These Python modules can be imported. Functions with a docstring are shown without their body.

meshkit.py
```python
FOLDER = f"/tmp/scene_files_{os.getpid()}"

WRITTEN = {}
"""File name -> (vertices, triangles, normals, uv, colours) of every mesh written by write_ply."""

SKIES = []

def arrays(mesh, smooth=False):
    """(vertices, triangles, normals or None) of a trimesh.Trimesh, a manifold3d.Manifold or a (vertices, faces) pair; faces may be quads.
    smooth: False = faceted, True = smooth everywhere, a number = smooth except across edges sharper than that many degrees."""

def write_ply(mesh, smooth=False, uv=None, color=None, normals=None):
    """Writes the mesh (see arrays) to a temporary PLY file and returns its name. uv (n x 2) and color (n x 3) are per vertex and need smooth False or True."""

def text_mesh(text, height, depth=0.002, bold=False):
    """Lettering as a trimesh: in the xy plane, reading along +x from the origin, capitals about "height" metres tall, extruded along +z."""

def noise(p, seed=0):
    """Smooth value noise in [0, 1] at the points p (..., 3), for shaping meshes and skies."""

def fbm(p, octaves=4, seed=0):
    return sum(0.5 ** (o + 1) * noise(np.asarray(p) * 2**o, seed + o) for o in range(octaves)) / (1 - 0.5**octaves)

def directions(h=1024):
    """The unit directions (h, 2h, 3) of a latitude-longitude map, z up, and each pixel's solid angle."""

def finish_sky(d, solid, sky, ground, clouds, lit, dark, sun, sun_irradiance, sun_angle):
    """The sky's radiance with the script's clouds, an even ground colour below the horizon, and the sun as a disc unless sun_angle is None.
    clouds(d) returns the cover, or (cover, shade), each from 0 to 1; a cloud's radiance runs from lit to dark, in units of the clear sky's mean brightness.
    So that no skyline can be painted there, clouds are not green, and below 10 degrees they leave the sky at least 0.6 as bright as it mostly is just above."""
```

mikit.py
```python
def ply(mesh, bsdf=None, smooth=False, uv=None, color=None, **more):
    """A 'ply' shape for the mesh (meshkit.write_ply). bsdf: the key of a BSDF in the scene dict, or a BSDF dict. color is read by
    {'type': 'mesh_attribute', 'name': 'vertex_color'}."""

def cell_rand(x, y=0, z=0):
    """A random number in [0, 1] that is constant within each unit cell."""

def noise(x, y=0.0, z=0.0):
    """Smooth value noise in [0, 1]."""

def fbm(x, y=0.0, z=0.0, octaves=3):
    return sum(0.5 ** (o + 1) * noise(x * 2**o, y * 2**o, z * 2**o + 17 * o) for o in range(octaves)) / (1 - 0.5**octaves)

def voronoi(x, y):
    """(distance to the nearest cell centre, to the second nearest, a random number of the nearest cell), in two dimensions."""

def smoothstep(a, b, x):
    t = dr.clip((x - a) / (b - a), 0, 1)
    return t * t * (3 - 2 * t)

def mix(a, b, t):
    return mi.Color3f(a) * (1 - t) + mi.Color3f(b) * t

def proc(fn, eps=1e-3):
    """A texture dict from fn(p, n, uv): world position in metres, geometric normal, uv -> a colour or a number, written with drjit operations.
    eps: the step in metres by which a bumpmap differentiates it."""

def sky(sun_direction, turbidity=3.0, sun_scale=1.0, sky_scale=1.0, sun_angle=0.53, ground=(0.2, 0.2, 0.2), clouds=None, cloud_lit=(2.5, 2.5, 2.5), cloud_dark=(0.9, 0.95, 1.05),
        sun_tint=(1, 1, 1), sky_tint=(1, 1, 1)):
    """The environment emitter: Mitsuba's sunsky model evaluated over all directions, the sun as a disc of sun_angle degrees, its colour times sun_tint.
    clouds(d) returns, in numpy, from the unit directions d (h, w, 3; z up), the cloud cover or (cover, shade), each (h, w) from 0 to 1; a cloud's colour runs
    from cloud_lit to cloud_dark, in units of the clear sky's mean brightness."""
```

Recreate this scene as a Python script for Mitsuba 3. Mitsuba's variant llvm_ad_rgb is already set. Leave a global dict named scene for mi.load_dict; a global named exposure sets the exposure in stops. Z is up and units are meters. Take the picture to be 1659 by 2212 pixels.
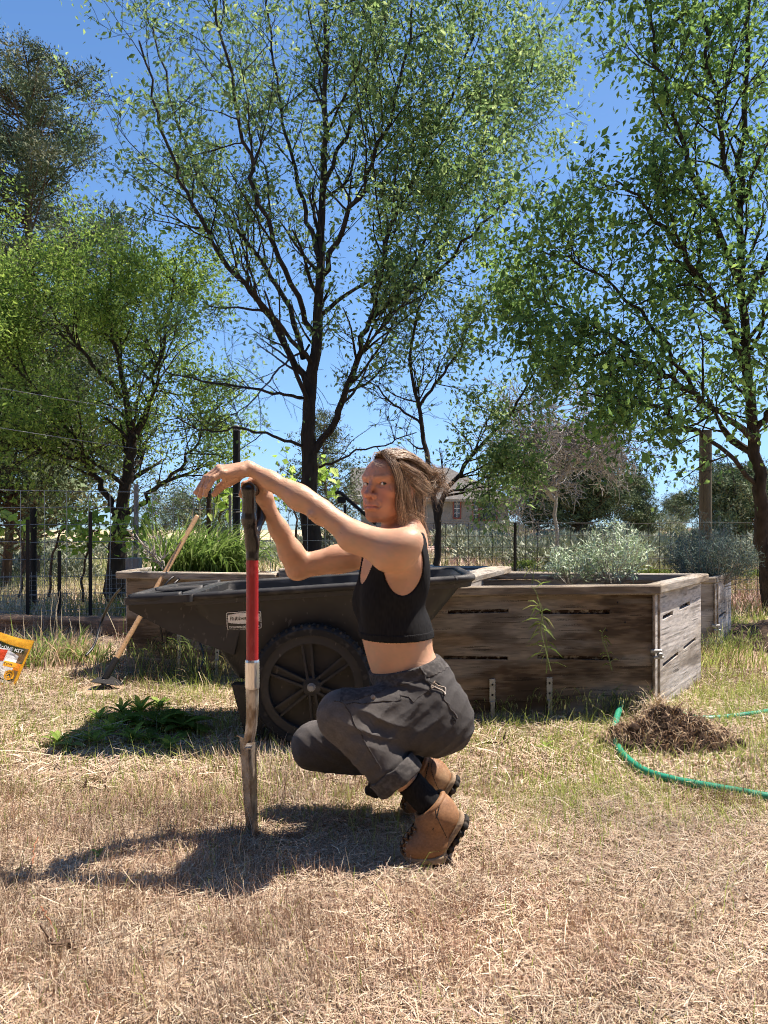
import math, random
import numpy as np, trimesh, mitsuba as mi, drjit as dr
import mikit, meshkit
from mikit import noise, fbm, voronoi, cell_rand, smoothstep, mix
T = mi.ScalarTransform4f
scene, labels = {}, {}

# ------------------------------------------------------------------ camera, daylight, exposure
EYE, FOC, HX, HY = 0.90, 1614.0, 829.5, 1145.0        # eye height (m); focal length and horizon in units of a 1659 x 2212 frame
scene['camera'] = {'type': 'perspective', 'fov_axis': 'x', 'fov': math.degrees(2 * math.atan(829.5 / FOC)),
                   'to_world': T().look_at(origin=[0, 0, EYE], target=[0, 10, EYE], up=[0, 0, 1]),
                   'principal_point_offset_y': -(HY - 1106.0) / 2212.0, 'near_clip': 0.05, 'far_clip': 3000.0}
SUN = np.array([0.47, 0.20, 1.0])
scene['daylight'] = mikit.sky(SUN.tolist(), turbidity=2.6, ground=(0.22, 0.19, 0.13), sky_tint=(0.98, 1.18, 1.40), sun_scale=1.85, sun_tint=(0.95, 1.0, 1.13))
exposure = 2.05

# ------------------------------------------------------------------ helpers
def U(px, py, d):
    """The place d metres from the camera plane that is seen at px, py of the survey frame."""
    return np.array([(px - HX) / FOC * d, d, EYE - (py - HY) / FOC * d])

def G(px, py):
    """The place on the level ground seen at px, py."""
    return U(px, py, EYE * FOC / (py - HY))

def free(key):
    if key not in scene and not any(k.startswith(key + '__') for k in scene) and key not in labels:
        return key
    n = 1
    while f'{key}_{n:03d}' in scene or f'{key}_{n:03d}' in labels or any(k.startswith(f'{key}_{n:03d}__') for k in scene):
        n += 1
    return f'{key}_{n:03d}'

_counts = {}
def numbered(key):
    n = _counts.get(key, 0)
    _counts[key] = n + 1
    return key if n == 0 else f'{key}_{n:03d}'

def obj(name, mesh, bsdf, parent=None, smooth=False, color=None, **more):
    key = numbered(f'{parent}__{name}' if parent else name)
    scene[key] = mikit.ply(mesh, bsdf, smooth=smooth, color=color, **more)
    return key

def thing(name, label, category, group=None):
    key = numbered(name)
    tag(key, label, category, group)
    return key

def tag(key, label=None, category=None, group=None, kind=None):
    d = {}
    if label: d['label'] = label
    if category: d['category'] = category
    if group: d['group'] = group
    if kind: d['kind'] = kind
    labels[key] = d
    return key

def norm(v):
    v = np.asarray(v, float)
    return v / (np.linalg.norm(v, axis=-1, keepdims=True) + 1e-12)

def box(size, center=(0, 0, 0), rot=None, bevel=0.0):
    """A box, with chamfered edges if bevel > 0."""
    s = np.asarray(size, float) / 2
    if bevel > 0:
        b = min(bevel, s.min() * 0.9)
        pts = []
        for sx in (-1, 1):
            for sy in (-1, 1):
                for sz in (-1, 1):
                    c = np.array([sx, sy, sz]) * s
                    for k in range(3):
                        o = np.array([sx, sy, sz]) * b
                        o[k] = 0
                        pts.append(c - o)
        m = trimesh.convex.convex_hull(np.array(pts))
    else:
        m = trimesh.creation.box(extents=s * 2)
    if rot is not None:
        M = np.eye(4); M[:3, :3] = rot
        m.apply_transform(M)
    m.apply_translation(center)
    return m

def frame(z, up=(0, 0, 1)):
    """Rotation whose columns are x, y, z with the given z axis."""
    z = norm(z)
    a = np.asarray(up, float)
    if abs(np.dot(z, a)) > 0.98:
        a = np.array([1.0, 0, 0])
    x = norm(np.cross(a, z))
    return np.stack([x, np.cross(z, x), z], 1)

def tube(points, radii, sides=6, caps=True, flat=None):
    """A tube along a polyline, one radius per point; flat squashes it along one axis of its section."""
    p = np.asarray(points, float)
    n = len(p)
    r = np.broadcast_to(np.asarray(radii, float), (n,))
    t = norm(np.gradient(p, axis=0))
    a = np.zeros_like(p)
    ref = np.array([0, 0, 1.0]) if abs(t[0, 2]) < 0.9 else np.array([1.0, 0, 0])
    u = norm(np.cross(ref, t[0]))
    for i in range(n):
        u = norm(u - t[i] * np.dot(u, t[i]))
        a[i] = u
    b = np.cross(t, a)
    ang = np.arange(sides) * 2 * np.pi / sides
    ca, sa = np.cos(ang), np.sin(ang)
    if flat is not None:
        sa = sa * flat
    v = p[:, None] + r[:, None, None] * (ca[None, :, None] * a[:, None] + sa[None, :, None] * b[:, None])
    i, j = np.meshgrid(np.arange(n - 1), np.arange(sides), indexing='ij')
    q = np.stack([i * sides + j, i * sides + (j + 1) % sides, (i + 1) * sides + (j + 1) % sides, (i + 1) * sides + j], -1).reshape(-1, 4)
    f = np.vstack([q[:, [0, 1, 2]], q[:, [0, 2, 3]]])
    v = v.reshape(-1, 3)
    if caps:
        k = len(v)
        v = np.vstack([v, p[0], p[-1]])
        jj = np.arange(sides)
        f = np.vstack([f, np.stack([np.full(sides, k), (jj + 1) % sides, jj], 1),
                       np.stack([np.full(sides, k + 1), (n - 1) * sides + jj, (n - 1) * sides + (jj + 1) % sides], 1)])
    return v, f

def merge(parts):
    vs, fs, o = [], [], 0
    for m in parts:
        v, f = (m.vertices, m.faces) if hasattr(m, 'vertices') else m
        vs.append(np.asarray(v)); fs.append(np.asarray(f) + o); o += len(v)
    return trimesh.Trimesh(np.vstack(vs), np.vstack(fs), process=False)

def curve(points, n=24):
    """A smooth curve through the points (Catmull-Rom)."""
    p = np.asarray(points, float)
    if len(p) < 3:
        return p[0] + (p[-1] - p[0]) * np.linspace(0, 1, n)[:, None]
    q = np.vstack([2 * p[0] - p[1], p, 2 * p[-1] - p[-2]])
    t = np.linspace(0, len(p) - 1 - 1e-9, n)
    i = t.astype(int); s = (t - i)[:, None]
    a, b, c, d = q[i], q[i + 1], q[i + 2], q[i + 3]
    return 0.5 * (2 * b + (c - a) * s + (2 * a - 5 * b + 4 * c - d) * s**2 + (3 * b - a - 3 * c + d) * s**3)

def lathe(profile, origin, axis, sections=32):
    m = trimesh.creation.revolve(np.asarray(profile, float), sections=sections)
    M = np.eye(4); M[:3, :3] = frame(axis); M[:3, 3] = origin
    m.apply_transform(M)
    return m

def prism(poly, depth):
    """Extrude a shapely polygon along z."""
    return trimesh.creation.extrude_polygon(poly, depth, engine='earcut')

def place(m, R=None, o=(0, 0, 0)):
    M = np.eye(4)
    if R is not None: M[:3, :3] = R
    M[:3, 3] = o
    m = m.copy(); m.apply_transform(M)
    return m

# ---- implicit surfaces: distance functions and surface nets
def smin(a, b, k):
    h = np.clip(0.5 + 0.5 * (b - a) / k, 0, 1)
    return b + (a - b) * h - k * h * (1 - h)

def smax(a, b, k):
    return -smin(-a, -b, k)

def cone(p, a, b, ra, rb):
    a, b = np.asarray(a, float), np.asarray(b, float)
    d = b - a
    t = np.clip((p - a) @ d / (d @ d + 1e-12), 0, 1)
    return np.linalg.norm(p - a - t[:, None] * d, axis=1) - (ra + (rb - ra) * t)

def ell(p, c, r, R=None):
    q = p - np.asarray(c, float)
    if R is not None: q = q @ R
    r = np.asarray(r, float)
    k0 = np.linalg.norm(q / r, axis=1)
    k1 = np.linalg.norm(q / r**2, axis=1) + 1e-9
    return k0 * (k0 - 1) / k1

def rbox(p, c, half, R=None, r=0.01):
    q = p - np.asarray(c, float)
    if R is not None: q = q @ R
    q = np.abs(q) - (np.asarray(half, float) - r)
    return np.linalg.norm(np.maximum(q, 0), axis=1) + np.minimum(q.max(1), 0) - r

def solid(f, lo, hi, h, block=8, slack=1.7):
    """Mesh of f(p) = 0: evaluated only in blocks near the surface, then surface nets."""
    lo, hi = np.asarray(lo, float), np.asarray(hi, float)
    nb = np.ceil((hi - lo) / (h * block)).astype(int)
    n = nb * block + 1
    bc = np.stack(np.meshgrid(*[(np.arange(k) + 0.5) * block * h for k in nb], indexing='ij'), -1).reshape(-1, 3) + lo
    db = f(bc)
    near = np.abs(db) < block * h * 0.87 * slack
    D = np.repeat(np.repeat(np.repeat(np.where(db < 0, -1.0, 1.0).reshape(nb), block, 0), block, 1), block, 2).astype(np.float32)
    D = np.pad(D, ((0, 1),) * 3, mode='edge')
    ib = np.stack(np.unravel_index(np.nonzero(near)[0], nb), -1) * block
    loc = np.stack(np.meshgrid(*[np.arange(block + 1)] * 3, indexing='ij'), -1).reshape(-1, 3)
    mark = np.zeros(n, bool)
    for s in range(0, len(ib), 4000):
        ii = (ib[s:s + 4000, None] + loc[None]).reshape(-1, 3)
        mark[ii[:, 0], ii[:, 1], ii[:, 2]] = True
    idx = np.stack(np.nonzero(mark), -1)
    for s in range(0, len(idx), 400000):
        ii = idx[s:s + 400000]
        D[ii[:, 0], ii[:, 1], ii[:, 2]] = f(lo + ii * h)
    sg = D < 0
    c = np.zeros(np.array(D.shape) - 1, np.int8)
    for a in (0, 1):
        for b in (0, 1):
            for e in (0, 1):
                c += sg[a:n[0] - 1 + a, b:n[1] - 1 + b, e:n[2] - 1 + e]
    cells = np.stack(np.nonzero((c > 0) & (c < 8)), -1)
    num = -np.ones(c.shape, np.int64)
    num[cells[:, 0], cells[:, 1], cells[:, 2]] = np.arange(len(cells))
    acc, cnt = np.zeros((len(cells), 3)), np.zeros(len(cells))
    corners = [(a, b, e) for a in (0, 1) for b in (0, 1) for e in (0, 1)]
    val = {k: D[cells[:, 0] + k[0], cells[:, 1] + k[1], cells[:, 2] + k[2]] for k in corners}
    for k in corners:
        for ax in range(3):
            if k[ax] == 0:
                k2 = tuple(1 if i == ax else k[i] for i in range(3))
                a, b = val[k], val[k2]
                on = (a < 0) != (b < 0)
                t = np.where(on, a / np.where(on, a - b, 1), 0)
                q = np.tile(np.array(k, float), (len(cells), 1)); q[:, ax] = t
                acc += q * on[:, None]; cnt += on
    v = lo + (cells + acc / cnt[:, None]) * h
    faces = []
    for ax in range(3):
        b, e = (ax + 1) % 3, (ax + 2) % 3
        sl0 = [slice(None)] * 3; sl1 = [slice(None)] * 3
        sl0[ax], sl1[ax] = slice(0, -1), slice(1, None)
        ch = sg[tuple(sl0)] != sg[tuple(sl1)]
        e0 = np.stack(np.nonzero(ch), -1)
        ok = (e0[:, b] > 0) & (e0[:, e] > 0) & (e0[:, b] < c.shape[b]) & (e0[:, e] < c.shape[e])
        e0 = e0[ok]
        def cell(db_, de_):
            q = e0.copy(); q[:, b] -= db_; q[:, e] -= de_
            return num[q[:, 0], q[:, 1], q[:, 2]]
        q = np.stack([cell(1, 1), cell(0, 1), cell(0, 0), cell(1, 0)], 1)
        flip = ~sg[e0[:, 0], e0[:, 1], e0[:, 2]]
        q[flip] = q[flip][:, ::-1]
        faces.append(q)
    q = np.vstack(faces)
    q = q[(q >= 0).all(1)]
    return trimesh.Trimesh(v, np.vstack([q[:, [0, 1, 2]], q[:, [0, 2, 3]]]), process=False)

def relax(m, n=4):
    trimesh.smoothing.filter_taubin(m, lamb=0.5, nu=0.53, iterations=n)
    return m

# ------------------------------------------------------------------ materials
def rgb(r, g, b):
    return {'type': 'rgb', 'value': [r, g, b]}

VC = {'type': 'mesh_attribute', 'name': 'vertex_color'}

def mat(key, base, rough=0.6, spec=0.4, two=True, bump=None, bump_scale=1.0, **more):
    b = {'type': 'principled', 'base_color': rgb(*base) if isinstance(base, tuple) else base, 'roughness': rough, 'specular': spec, **more}
    if bump is not None:
        b = {'type': 'bumpmap', 'arbitrary': bump, 'scale': bump_scale, 'bsdf': b}
    scene[key] = {'type': 'twosided', 'bsdf': b} if two else b

def leafmat(key, trans=0.7, rough=0.45, spec=0.5):
    scene[key] = {'type': 'principledthin', 'base_color': VC, 'roughness': rough, 'diff_trans': trans + 0.3, 'eta': 1.4, 'spec_trans': 0.0}

# wood whose grain runs along u of the uv given in metres (every board carries its own offset)
def wood(light, dark, knots=0.5, fine=70.0, grey=None):
    def fn(p, n, uv):
        u, v = uv.x, uv.y
        w = noise(u * 1.3, v * 5.0, 3.0) * 0.05
        g = fbm(u * 8.0, (v + w) * fine, 1.0, octaves=4)
        g2 = fbm(u * 22.0, (v + w) * fine * 3.1, 5.0, octaves=2)
        big = fbm(u * 1.1, v * 4.0, 9.0, octaves=3)
        big = 0.5 * big + 0.5 * fbm(u * 5.5, v * 15.0, 31.0, octaves=4)
        t = dr.clip(g * 0.85 + g2 * 0.45 + (big - 0.5) * 1.9 - 0.2, 0, 1)
        c = mix(dark, light, t)
        if grey is not None:
            c = mix(c, mi.Color3f(grey) * (0.6 + 0.6 * g2), smoothstep(0.42, 0.62, fbm(u * 1.7 + 4, v * 9.0, 2.0, octaves=3)))
        crack = smoothstep(0.68, 0.78, fbm(u * 4.5, v * fine * 2.6, 12.0, octaves=3))
        c = c * (1 - 0.55 * crack)
        c = mix(c, mi.Color3f(dark) * 0.5, 0.55 * smoothstep(0.58, 0.76, fbm(u * 5.0, v * 17.0, 44.0, octaves=4)))
        f1, f2, r = voronoi(u * 2.6, v * 3.6)
        ring = smoothstep(0.075, 0.03, f1) * dr.select(r > 1 - knots, 1.0, 0.0)
        return mix(c, mi.Color3f(0.07, 0.045, 0.028), ring * (0.55 + 0.45 * noise(f1 * 160.0, r * 50)))
    return mikit.proc(fn)

def wood_bump(fine=80.0):
    return mikit.proc(lambda p, n, uv: fbm(uv.x * 3.0, uv.y * fine, 1.0, octaves=3), eps=2e-3)

mat('weathered_plywood', wood((0.30, 0.225, 0.15), (0.065, 0.044, 0.028), 0.7, 45.0, grey=(0.24, 0.21, 0.175)), 0.85, 0.2, bump=wood_bump(), bump_scale=0.0025)
mat('grey_plywood', wood((0.50, 0.46, 0.41), (0.22, 0.19, 0.16), 0.25, 45.0, grey=(0.46, 0.43, 0.40)), 0.85, 0.2, bump=wood_bump(60), bump_scale=0.003)
mat('grey_board', wood((0.37, 0.315, 0.24), (0.135, 0.105, 0.075), 0.2, 50.0, grey=(0.30, 0.27, 0.23)), 0.8, 0.25, bump=wood_bump(90), bump_scale=0.002)
mat('old_timber', wood((0.30, 0.20, 0.14), (0.10, 0.065, 0.045), 0.1), 0.9, 0.2, bump=wood_bump(50), bump_scale=0.006)
mat('hoe_ash_wood', mikit.proc(lambda p, n, uv: mix((0.50, 0.29, 0.14), (0.66, 0.43, 0.23), fbm(p.x * 12 + p.z * 7, p.y * 240, p.z * 30))), 0.45, 0.4)
mat('dark_soil', mikit.proc(lambda p, n, uv: mix((0.018, 0.011, 0.008), (0.070, 0.044, 0.029), fbm(p.x * 60, p.y * 60, p.z * 60, octaves=4))), 0.95, 0.2)
mat('black_plastic', mikit.proc(lambda p, n, uv: mix(mix((0.018, 0.018, 0.018), (0.036, 0.035, 0.034), fbm(p.x * 9, p.y * 9, p.z * 14, octaves=4)), (0.12, 0.108, 0.095), 0.55 * smoothstep(0.70, 0.80, fbm(p.x * 22 + p.z * 40, p.y * 22, p.z * 14 - p.x * 60, octaves=4)))), 0.5, 0.45,
    bump=mikit.proc(lambda p, n, uv: fbm(p.x * 300, p.y * 300, p.z * 300, octaves=2)), bump_scale=0.0006)
mat('dusty_black_plastic', mikit.proc(lambda p, n, uv: mix((0.020, 0.020, 0.020), (0.075, 0.070, 0.064), smoothstep(0.45, 0.8, fbm(p.x * 14, p.y * 14, p.z * 20, octaves=4)))), 0.6, 0.4)
mat('tyre_rubber', mikit.proc(lambda p, n, uv: mix((0.014, 0.014, 0.014), (0.05, 0.045, 0.038), smoothstep(0.5, 0.8, fbm(p.x * 40, p.y * 40, p.z * 40, octaves=3)))), 0.75, 0.35)
mat('gloss_black_grip', mikit.proc(lambda p, n, uv: mix((0.010, 0.010, 0.011), (0.040, 0.035, 0.031), smoothstep(0.62, 0.85, fbm(p.x * 25, p.y * 25, p.z * 17, octaves=4)))), 0.28, 0.55)
mat('red_fibreglass', mikit.proc(lambda p, n, uv: mix((0.30, 0.013, 0.017), (0.38, 0.045, 0.05), smoothstep(0.55, 0.85, fbm(p.x * 60, p.y * 60, p.z * 45, octaves=4)))), 0.42, 0.5)
mat('scuffed_steel', mikit.proc(lambda p, n, uv: mix((0.20, 0.155, 0.115), (0.46, 0.43, 0.39), smoothstep(0.35, 0.7, fbm(p.x * 45, p.y * 45, p.z * 22, octaves=4)))), 0.42, 0.5, metallic=0.75)
mat('rusty_steel', mikit.proc(lambda p, n, uv: mix((0.16, 0.125, 0.095), (0.33, 0.295, 0.26), smoothstep(0.3, 0.75, fbm(p.x * 30, p.y * 30, p.z * 30, octaves=4)))), 0.5, 0.5, metallic=0.55)
mat('bright_steel', (0.66, 0.65, 0.63), 0.3, 0.5, metallic=0.9)
mat('zinc', mikit.proc(lambda p, n, uv: mix((0.24, 0.25, 0.25), (0.40, 0.41, 0.41), fbm(p.x * 30, p.y * 30, p.z * 30))), 0.5, 0.5, metallic=0.6)
mat('black_steel', (0.020, 0.019, 0.019), 0.7, 0.25)
mat('rust_brown_steel', mikit.proc(lambda p, n, uv: mix((0.035, 0.022, 0.018), (0.085, 0.05, 0.036), fbm(p.x * 40, p.y * 40, p.z * 12))), 0.75, 0.3)
mat('fence_wire', (0.19, 0.185, 0.175), 0.5, 0.5, metallic=0.35)
mat('grey_post_wood', mikit.proc(lambda p, n, uv: mix((0.17, 0.16, 0.15), (0.34, 0.32, 0.295), fbm(p.x * 60, p.y * 60, p.z * 5, octaves=3))), 0.9, 0.2)
mat('brown_pole_wood', mikit.proc(lambda p, n, uv: mix((0.060, 0.055, 0.040), (0.13, 0.115, 0.08), fbm(p.x * 50, p.y * 50, p.z * 3, octaves=3))), 0.9, 0.2)
mat('bark_dark', mikit.proc(lambda p, n, uv: mix((0.018, 0.015, 0.013), (0.075, 0.062, 0.052), fbm(p.x * 26, p.y * 26, p.z * 7, octaves=4))), 0.95, 0.15,
    bump=mikit.proc(lambda p, n, uv: fbm(p.x * 30, p.y * 30, p.z * 8, octaves=3), eps=4e-3), bump_scale=0.03)
mat('bark_pale', mikit.proc(lambda p, n, uv: mix((0.20, 0.18, 0.16), (0.46, 0.43, 0.39), fbm(p.x * 26, p.y * 26, p.z * 9, octaves=3))), 0.9, 0.2)
mat('bark_brown', mikit.proc(lambda p, n, uv: mix((0.05, 0.032, 0.022), (0.17, 0.115, 0.08), fbm(p.x * 26, p.y * 26, p.z * 5, octaves=3))), 0.95, 0.15)
mat('hose_green', mikit.proc(lambda p, n, uv: mix((0.010, 0.17, 0.095), (0.03, 0.28, 0.17), fbm(p.x * 30, p.y * 30, p.z * 30))), 0.38, 0.5)
mat('drip_tube_black', (0.016, 0.016, 0.017), 0.4, 0.5)
mat('straw', VC, 0.65, 0.25)
leafmat('leaf_blade', 0.80, 0.30)
leafmat('grass_blade', 0.65, 0.5)
mat('needle_leaf', VC, 0.75, 0.25)
mat('coloured_matte', VC, 0.7, 0.3)

# ------------------------------------------------------------------ the ground: one sheet out to the horizon
def gz(x, y):
    """Height of the ground."""
    x, y = np.asarray(x, float), np.asarray(y, float)
    p = np.stack([x, y, 0 * x], -1)
    micro = (meshkit.fbm(p * 5.0, 3, seed=4) - 0.5) * 0.030
    far = np.clip((y - 9.0) / 30.0, 0, 1)
    slope = far * (0.15 + 0.75 * np.clip((x + 2) / 20.0, -0.4, 1.0))
    roll = (meshkit.fbm(p * 0.09, 3, seed=8) - 0.5) * 1.0 * far
    return micro * np.exp(-np.abs(y) / 30) + slope + roll

def spaced(lo, hi, near_lo, near_hi, step, grow=1.22):
    a = list(np.arange(near_lo, near_hi + 1e-6, step))
    s, q = step, near_hi
    while q < hi:
        s *= grow; q += s; a.append(q)
    s, q = step, near_lo
    while q > lo:
        s *= grow; q -= s; a.insert(0, q)
    return np.array(a)

gx, gy = spaced(-2500, 2500, -4.5, 4.5, 0.06), spaced(-400, 2500, 0.6, 7.0, 0.06, 1.12)
GX, GY = np.meshgrid(gx, gy, indexing='ij')
gv = np.stack([GX, GY, gz(GX, GY)], -1).reshape(-1, 3)
nxg, nyg = GX.shape
ii, jj = np.meshgrid(np.arange(nxg - 1), np.arange(nyg - 1), indexing='ij')
q = np.stack([ii * nyg + jj, (ii + 1) * nyg + jj, (ii + 1) * nyg + jj + 1, ii * nyg + jj + 1], -1).reshape(-1, 4)
def ground_fn(p, n, uv):
    x, y = p.x, p.y
    fine = fbm(x * 90, y * 90, 0.0, octaves=3)
    mid = fbm(x * 7, y * 7, 3.0, octaves=3)
    c = mix((0.13, 0.088, 0.056), (0.40, 0.30, 0.20), fine)
    c = mix(c, (0.11, 0.075, 0.05), smoothstep(0.55, 0.75, mid) * 0.6)
    meadow = smoothstep(7.0, 10.0, y + 2.0 * noise(x * 0.5, y * 0.5))
    g = fbm(x * 0.35, y * 0.22, 8.0, octaves=4)
    m = mix((0.42, 0.34, 0.21), (0.21, 0.22, 0.095), smoothstep(0.4, 0.6, g))
    m = mix(m, (0.40, 0.28, 0.235), smoothstep(0.52, 0.66, fbm(x * 0.25, y * 0.12, 21.0, octaves=3)))
    return mix(c, m * (0.55 + 0.7 * fine), meadow)
mat('dry_earth', mikit.proc(ground_fn), 0.95, 0.15)
scene['ground'] = mikit.ply((gv, q), 'dry_earth', smooth=True)
labels['ground'] = {'kind': 'structure'}

mat('grey_soil', mikit.proc(lambda p, n, uv: mix((0.05, 0.034, 0.024), (0.40, 0.35, 0.29), smoothstep(0.45, 0.75, fbm(p.x * 55, p.y * 55, p.z * 55, octaves=4)))), 0.95, 0.2)
# ------------------------------------------------------------------ the house far behind, right of the woman's head
mat('siding_paint', mikit.proc(lambda p, n, uv: mix((0.17, 0.155, 0.125), (0.235, 0.215, 0.175), fbm(p.x * 1.2, p.y, p.z * 2.5))), 0.8, 0.2)
mat('window_trim_red', (0.16, 0.045, 0.035), 0.6, 0.3)
mat('window_sash_white', (0.55, 0.55, 0.53), 0.6, 0.3)
mat('dark_pane', (0.05, 0.055, 0.06), 0.08, 0.6)
mat('roof_shingle', mikit.proc(lambda p, n, uv: mix((0.085, 0.08, 0.072), (0.17, 0.16, 0.145), fbm(p.x * 4, p.y * 3, p.z * 6))), 0.9, 0.2)
mat('shade_curtain', (0.55, 0.42, 0.17), 0.8, 0.2)
DH = 60.0
hz = float(gz(8.0, DH))
house = thing('house', 'tan clapboard house with red window frames beyond the fence, right of the woman', 'house')
x1h = (1098 - HX) / FOC * DH; x0h = (780 - HX) / FOC * DH
zt = EYE - (1078 - HY) / FOC * DH
zb = hz - 0.6
obj('wall', box((x1h - x0h, 7.0, zt - zb), ((x0h + x1h) / 2, DH + 3.5, (zt + zb) / 2)), 'siding_paint', house)
nbd = int((zt - zb) / 0.20)
def win_rect(pl, pr, pt, pb):
    return (pl - HX) / FOC * DH, (pr - HX) / FOC * DH, EYE - (pb - HY) / FOC * DH, EYE - (pt - HY) / FOC * DH
wins = [win_rect(978, 996, 1079, 1118), win_rect(1020, 1036, 1078, 1122), win_rect(1038, 1074, 1078, 1122), win_rect(868, 884, 1079, 1118)]
for k in range(nbd):
    z0 = zb + k * 0.20
    spans = [(x0h, x1h)]
    for wl, wr, wb_, wt in wins:
        if wb_ - 0.1 < z0 + 0.1 < wt + 0.1:
            spans = [s for a, b in spans for s in ((a, min(b, wl)), (max(a, wr), b)) if s[1] - s[0] > 0.02]
    ms = []
    for a, b in spans:
        v = np.array([[x, y, z] for x in (a, b) for (y, z) in ((DH + 0.01, z0), (DH - 0.055, z0 + 0.004), (DH - 0.012, z0 + 0.205), (DH + 0.01, z0 + 0.205))])
        ms.append(trimesh.convex.convex_hull(v))
    if ms: obj('clapboard', merge(ms), 'siding_paint', house)
for i, (wl, wr, wb_, wt) in enumerate(wins):
    w_ = obj('window', merge([box((0.10, 0.10, wt - wb_ + 0.2), (wl + 0.05, DH - 0.06, (wt + wb_) / 2), bevel=0.01), box((0.10, 0.10, wt - wb_ + 0.2), (wr - 0.05, DH - 0.06, (wt + wb_) / 2), bevel=0.01),
                            box((wr - wl - 0.2, 0.10, 0.12), ((wl + wr) / 2, DH - 0.06, wt + 0.04), bevel=0.01), box((wr - wl - 0.2, 0.12, 0.10), ((wl + wr) / 2, DH - 0.07, wb_ - 0.05), bevel=0.01)]), 'window_trim_red', house)
    obj('pane', box((wr - wl - 0.2, 0.01, wt - wb_), ((wl + wr) / 2, DH - 0.02, (wt + wb_) / 2)), 'dark_pane', w_)
    mun = [box((wr - wl - 0.2, 0.03, 0.05), ((wl + wr) / 2, DH - 0.04, (wt + wb_) / 2))]
    if i in (0, 1):
        mun += [box((0.03, 0.03, wt - wb_), ((wl + wr) / 2, DH - 0.043, (wt + wb_) / 2))] + [box((wr - wl - 0.2, 0.028, 0.03), ((wl + wr) / 2, DH - 0.038, wb_ + (wt - wb_) * t)) for t in (0.25, 0.75)]
    obj('muntin', merge(mun), 'window_sash_white', w_)
zr = EYE - (1010 - HY) / FOC * (DH + 4)
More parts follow.
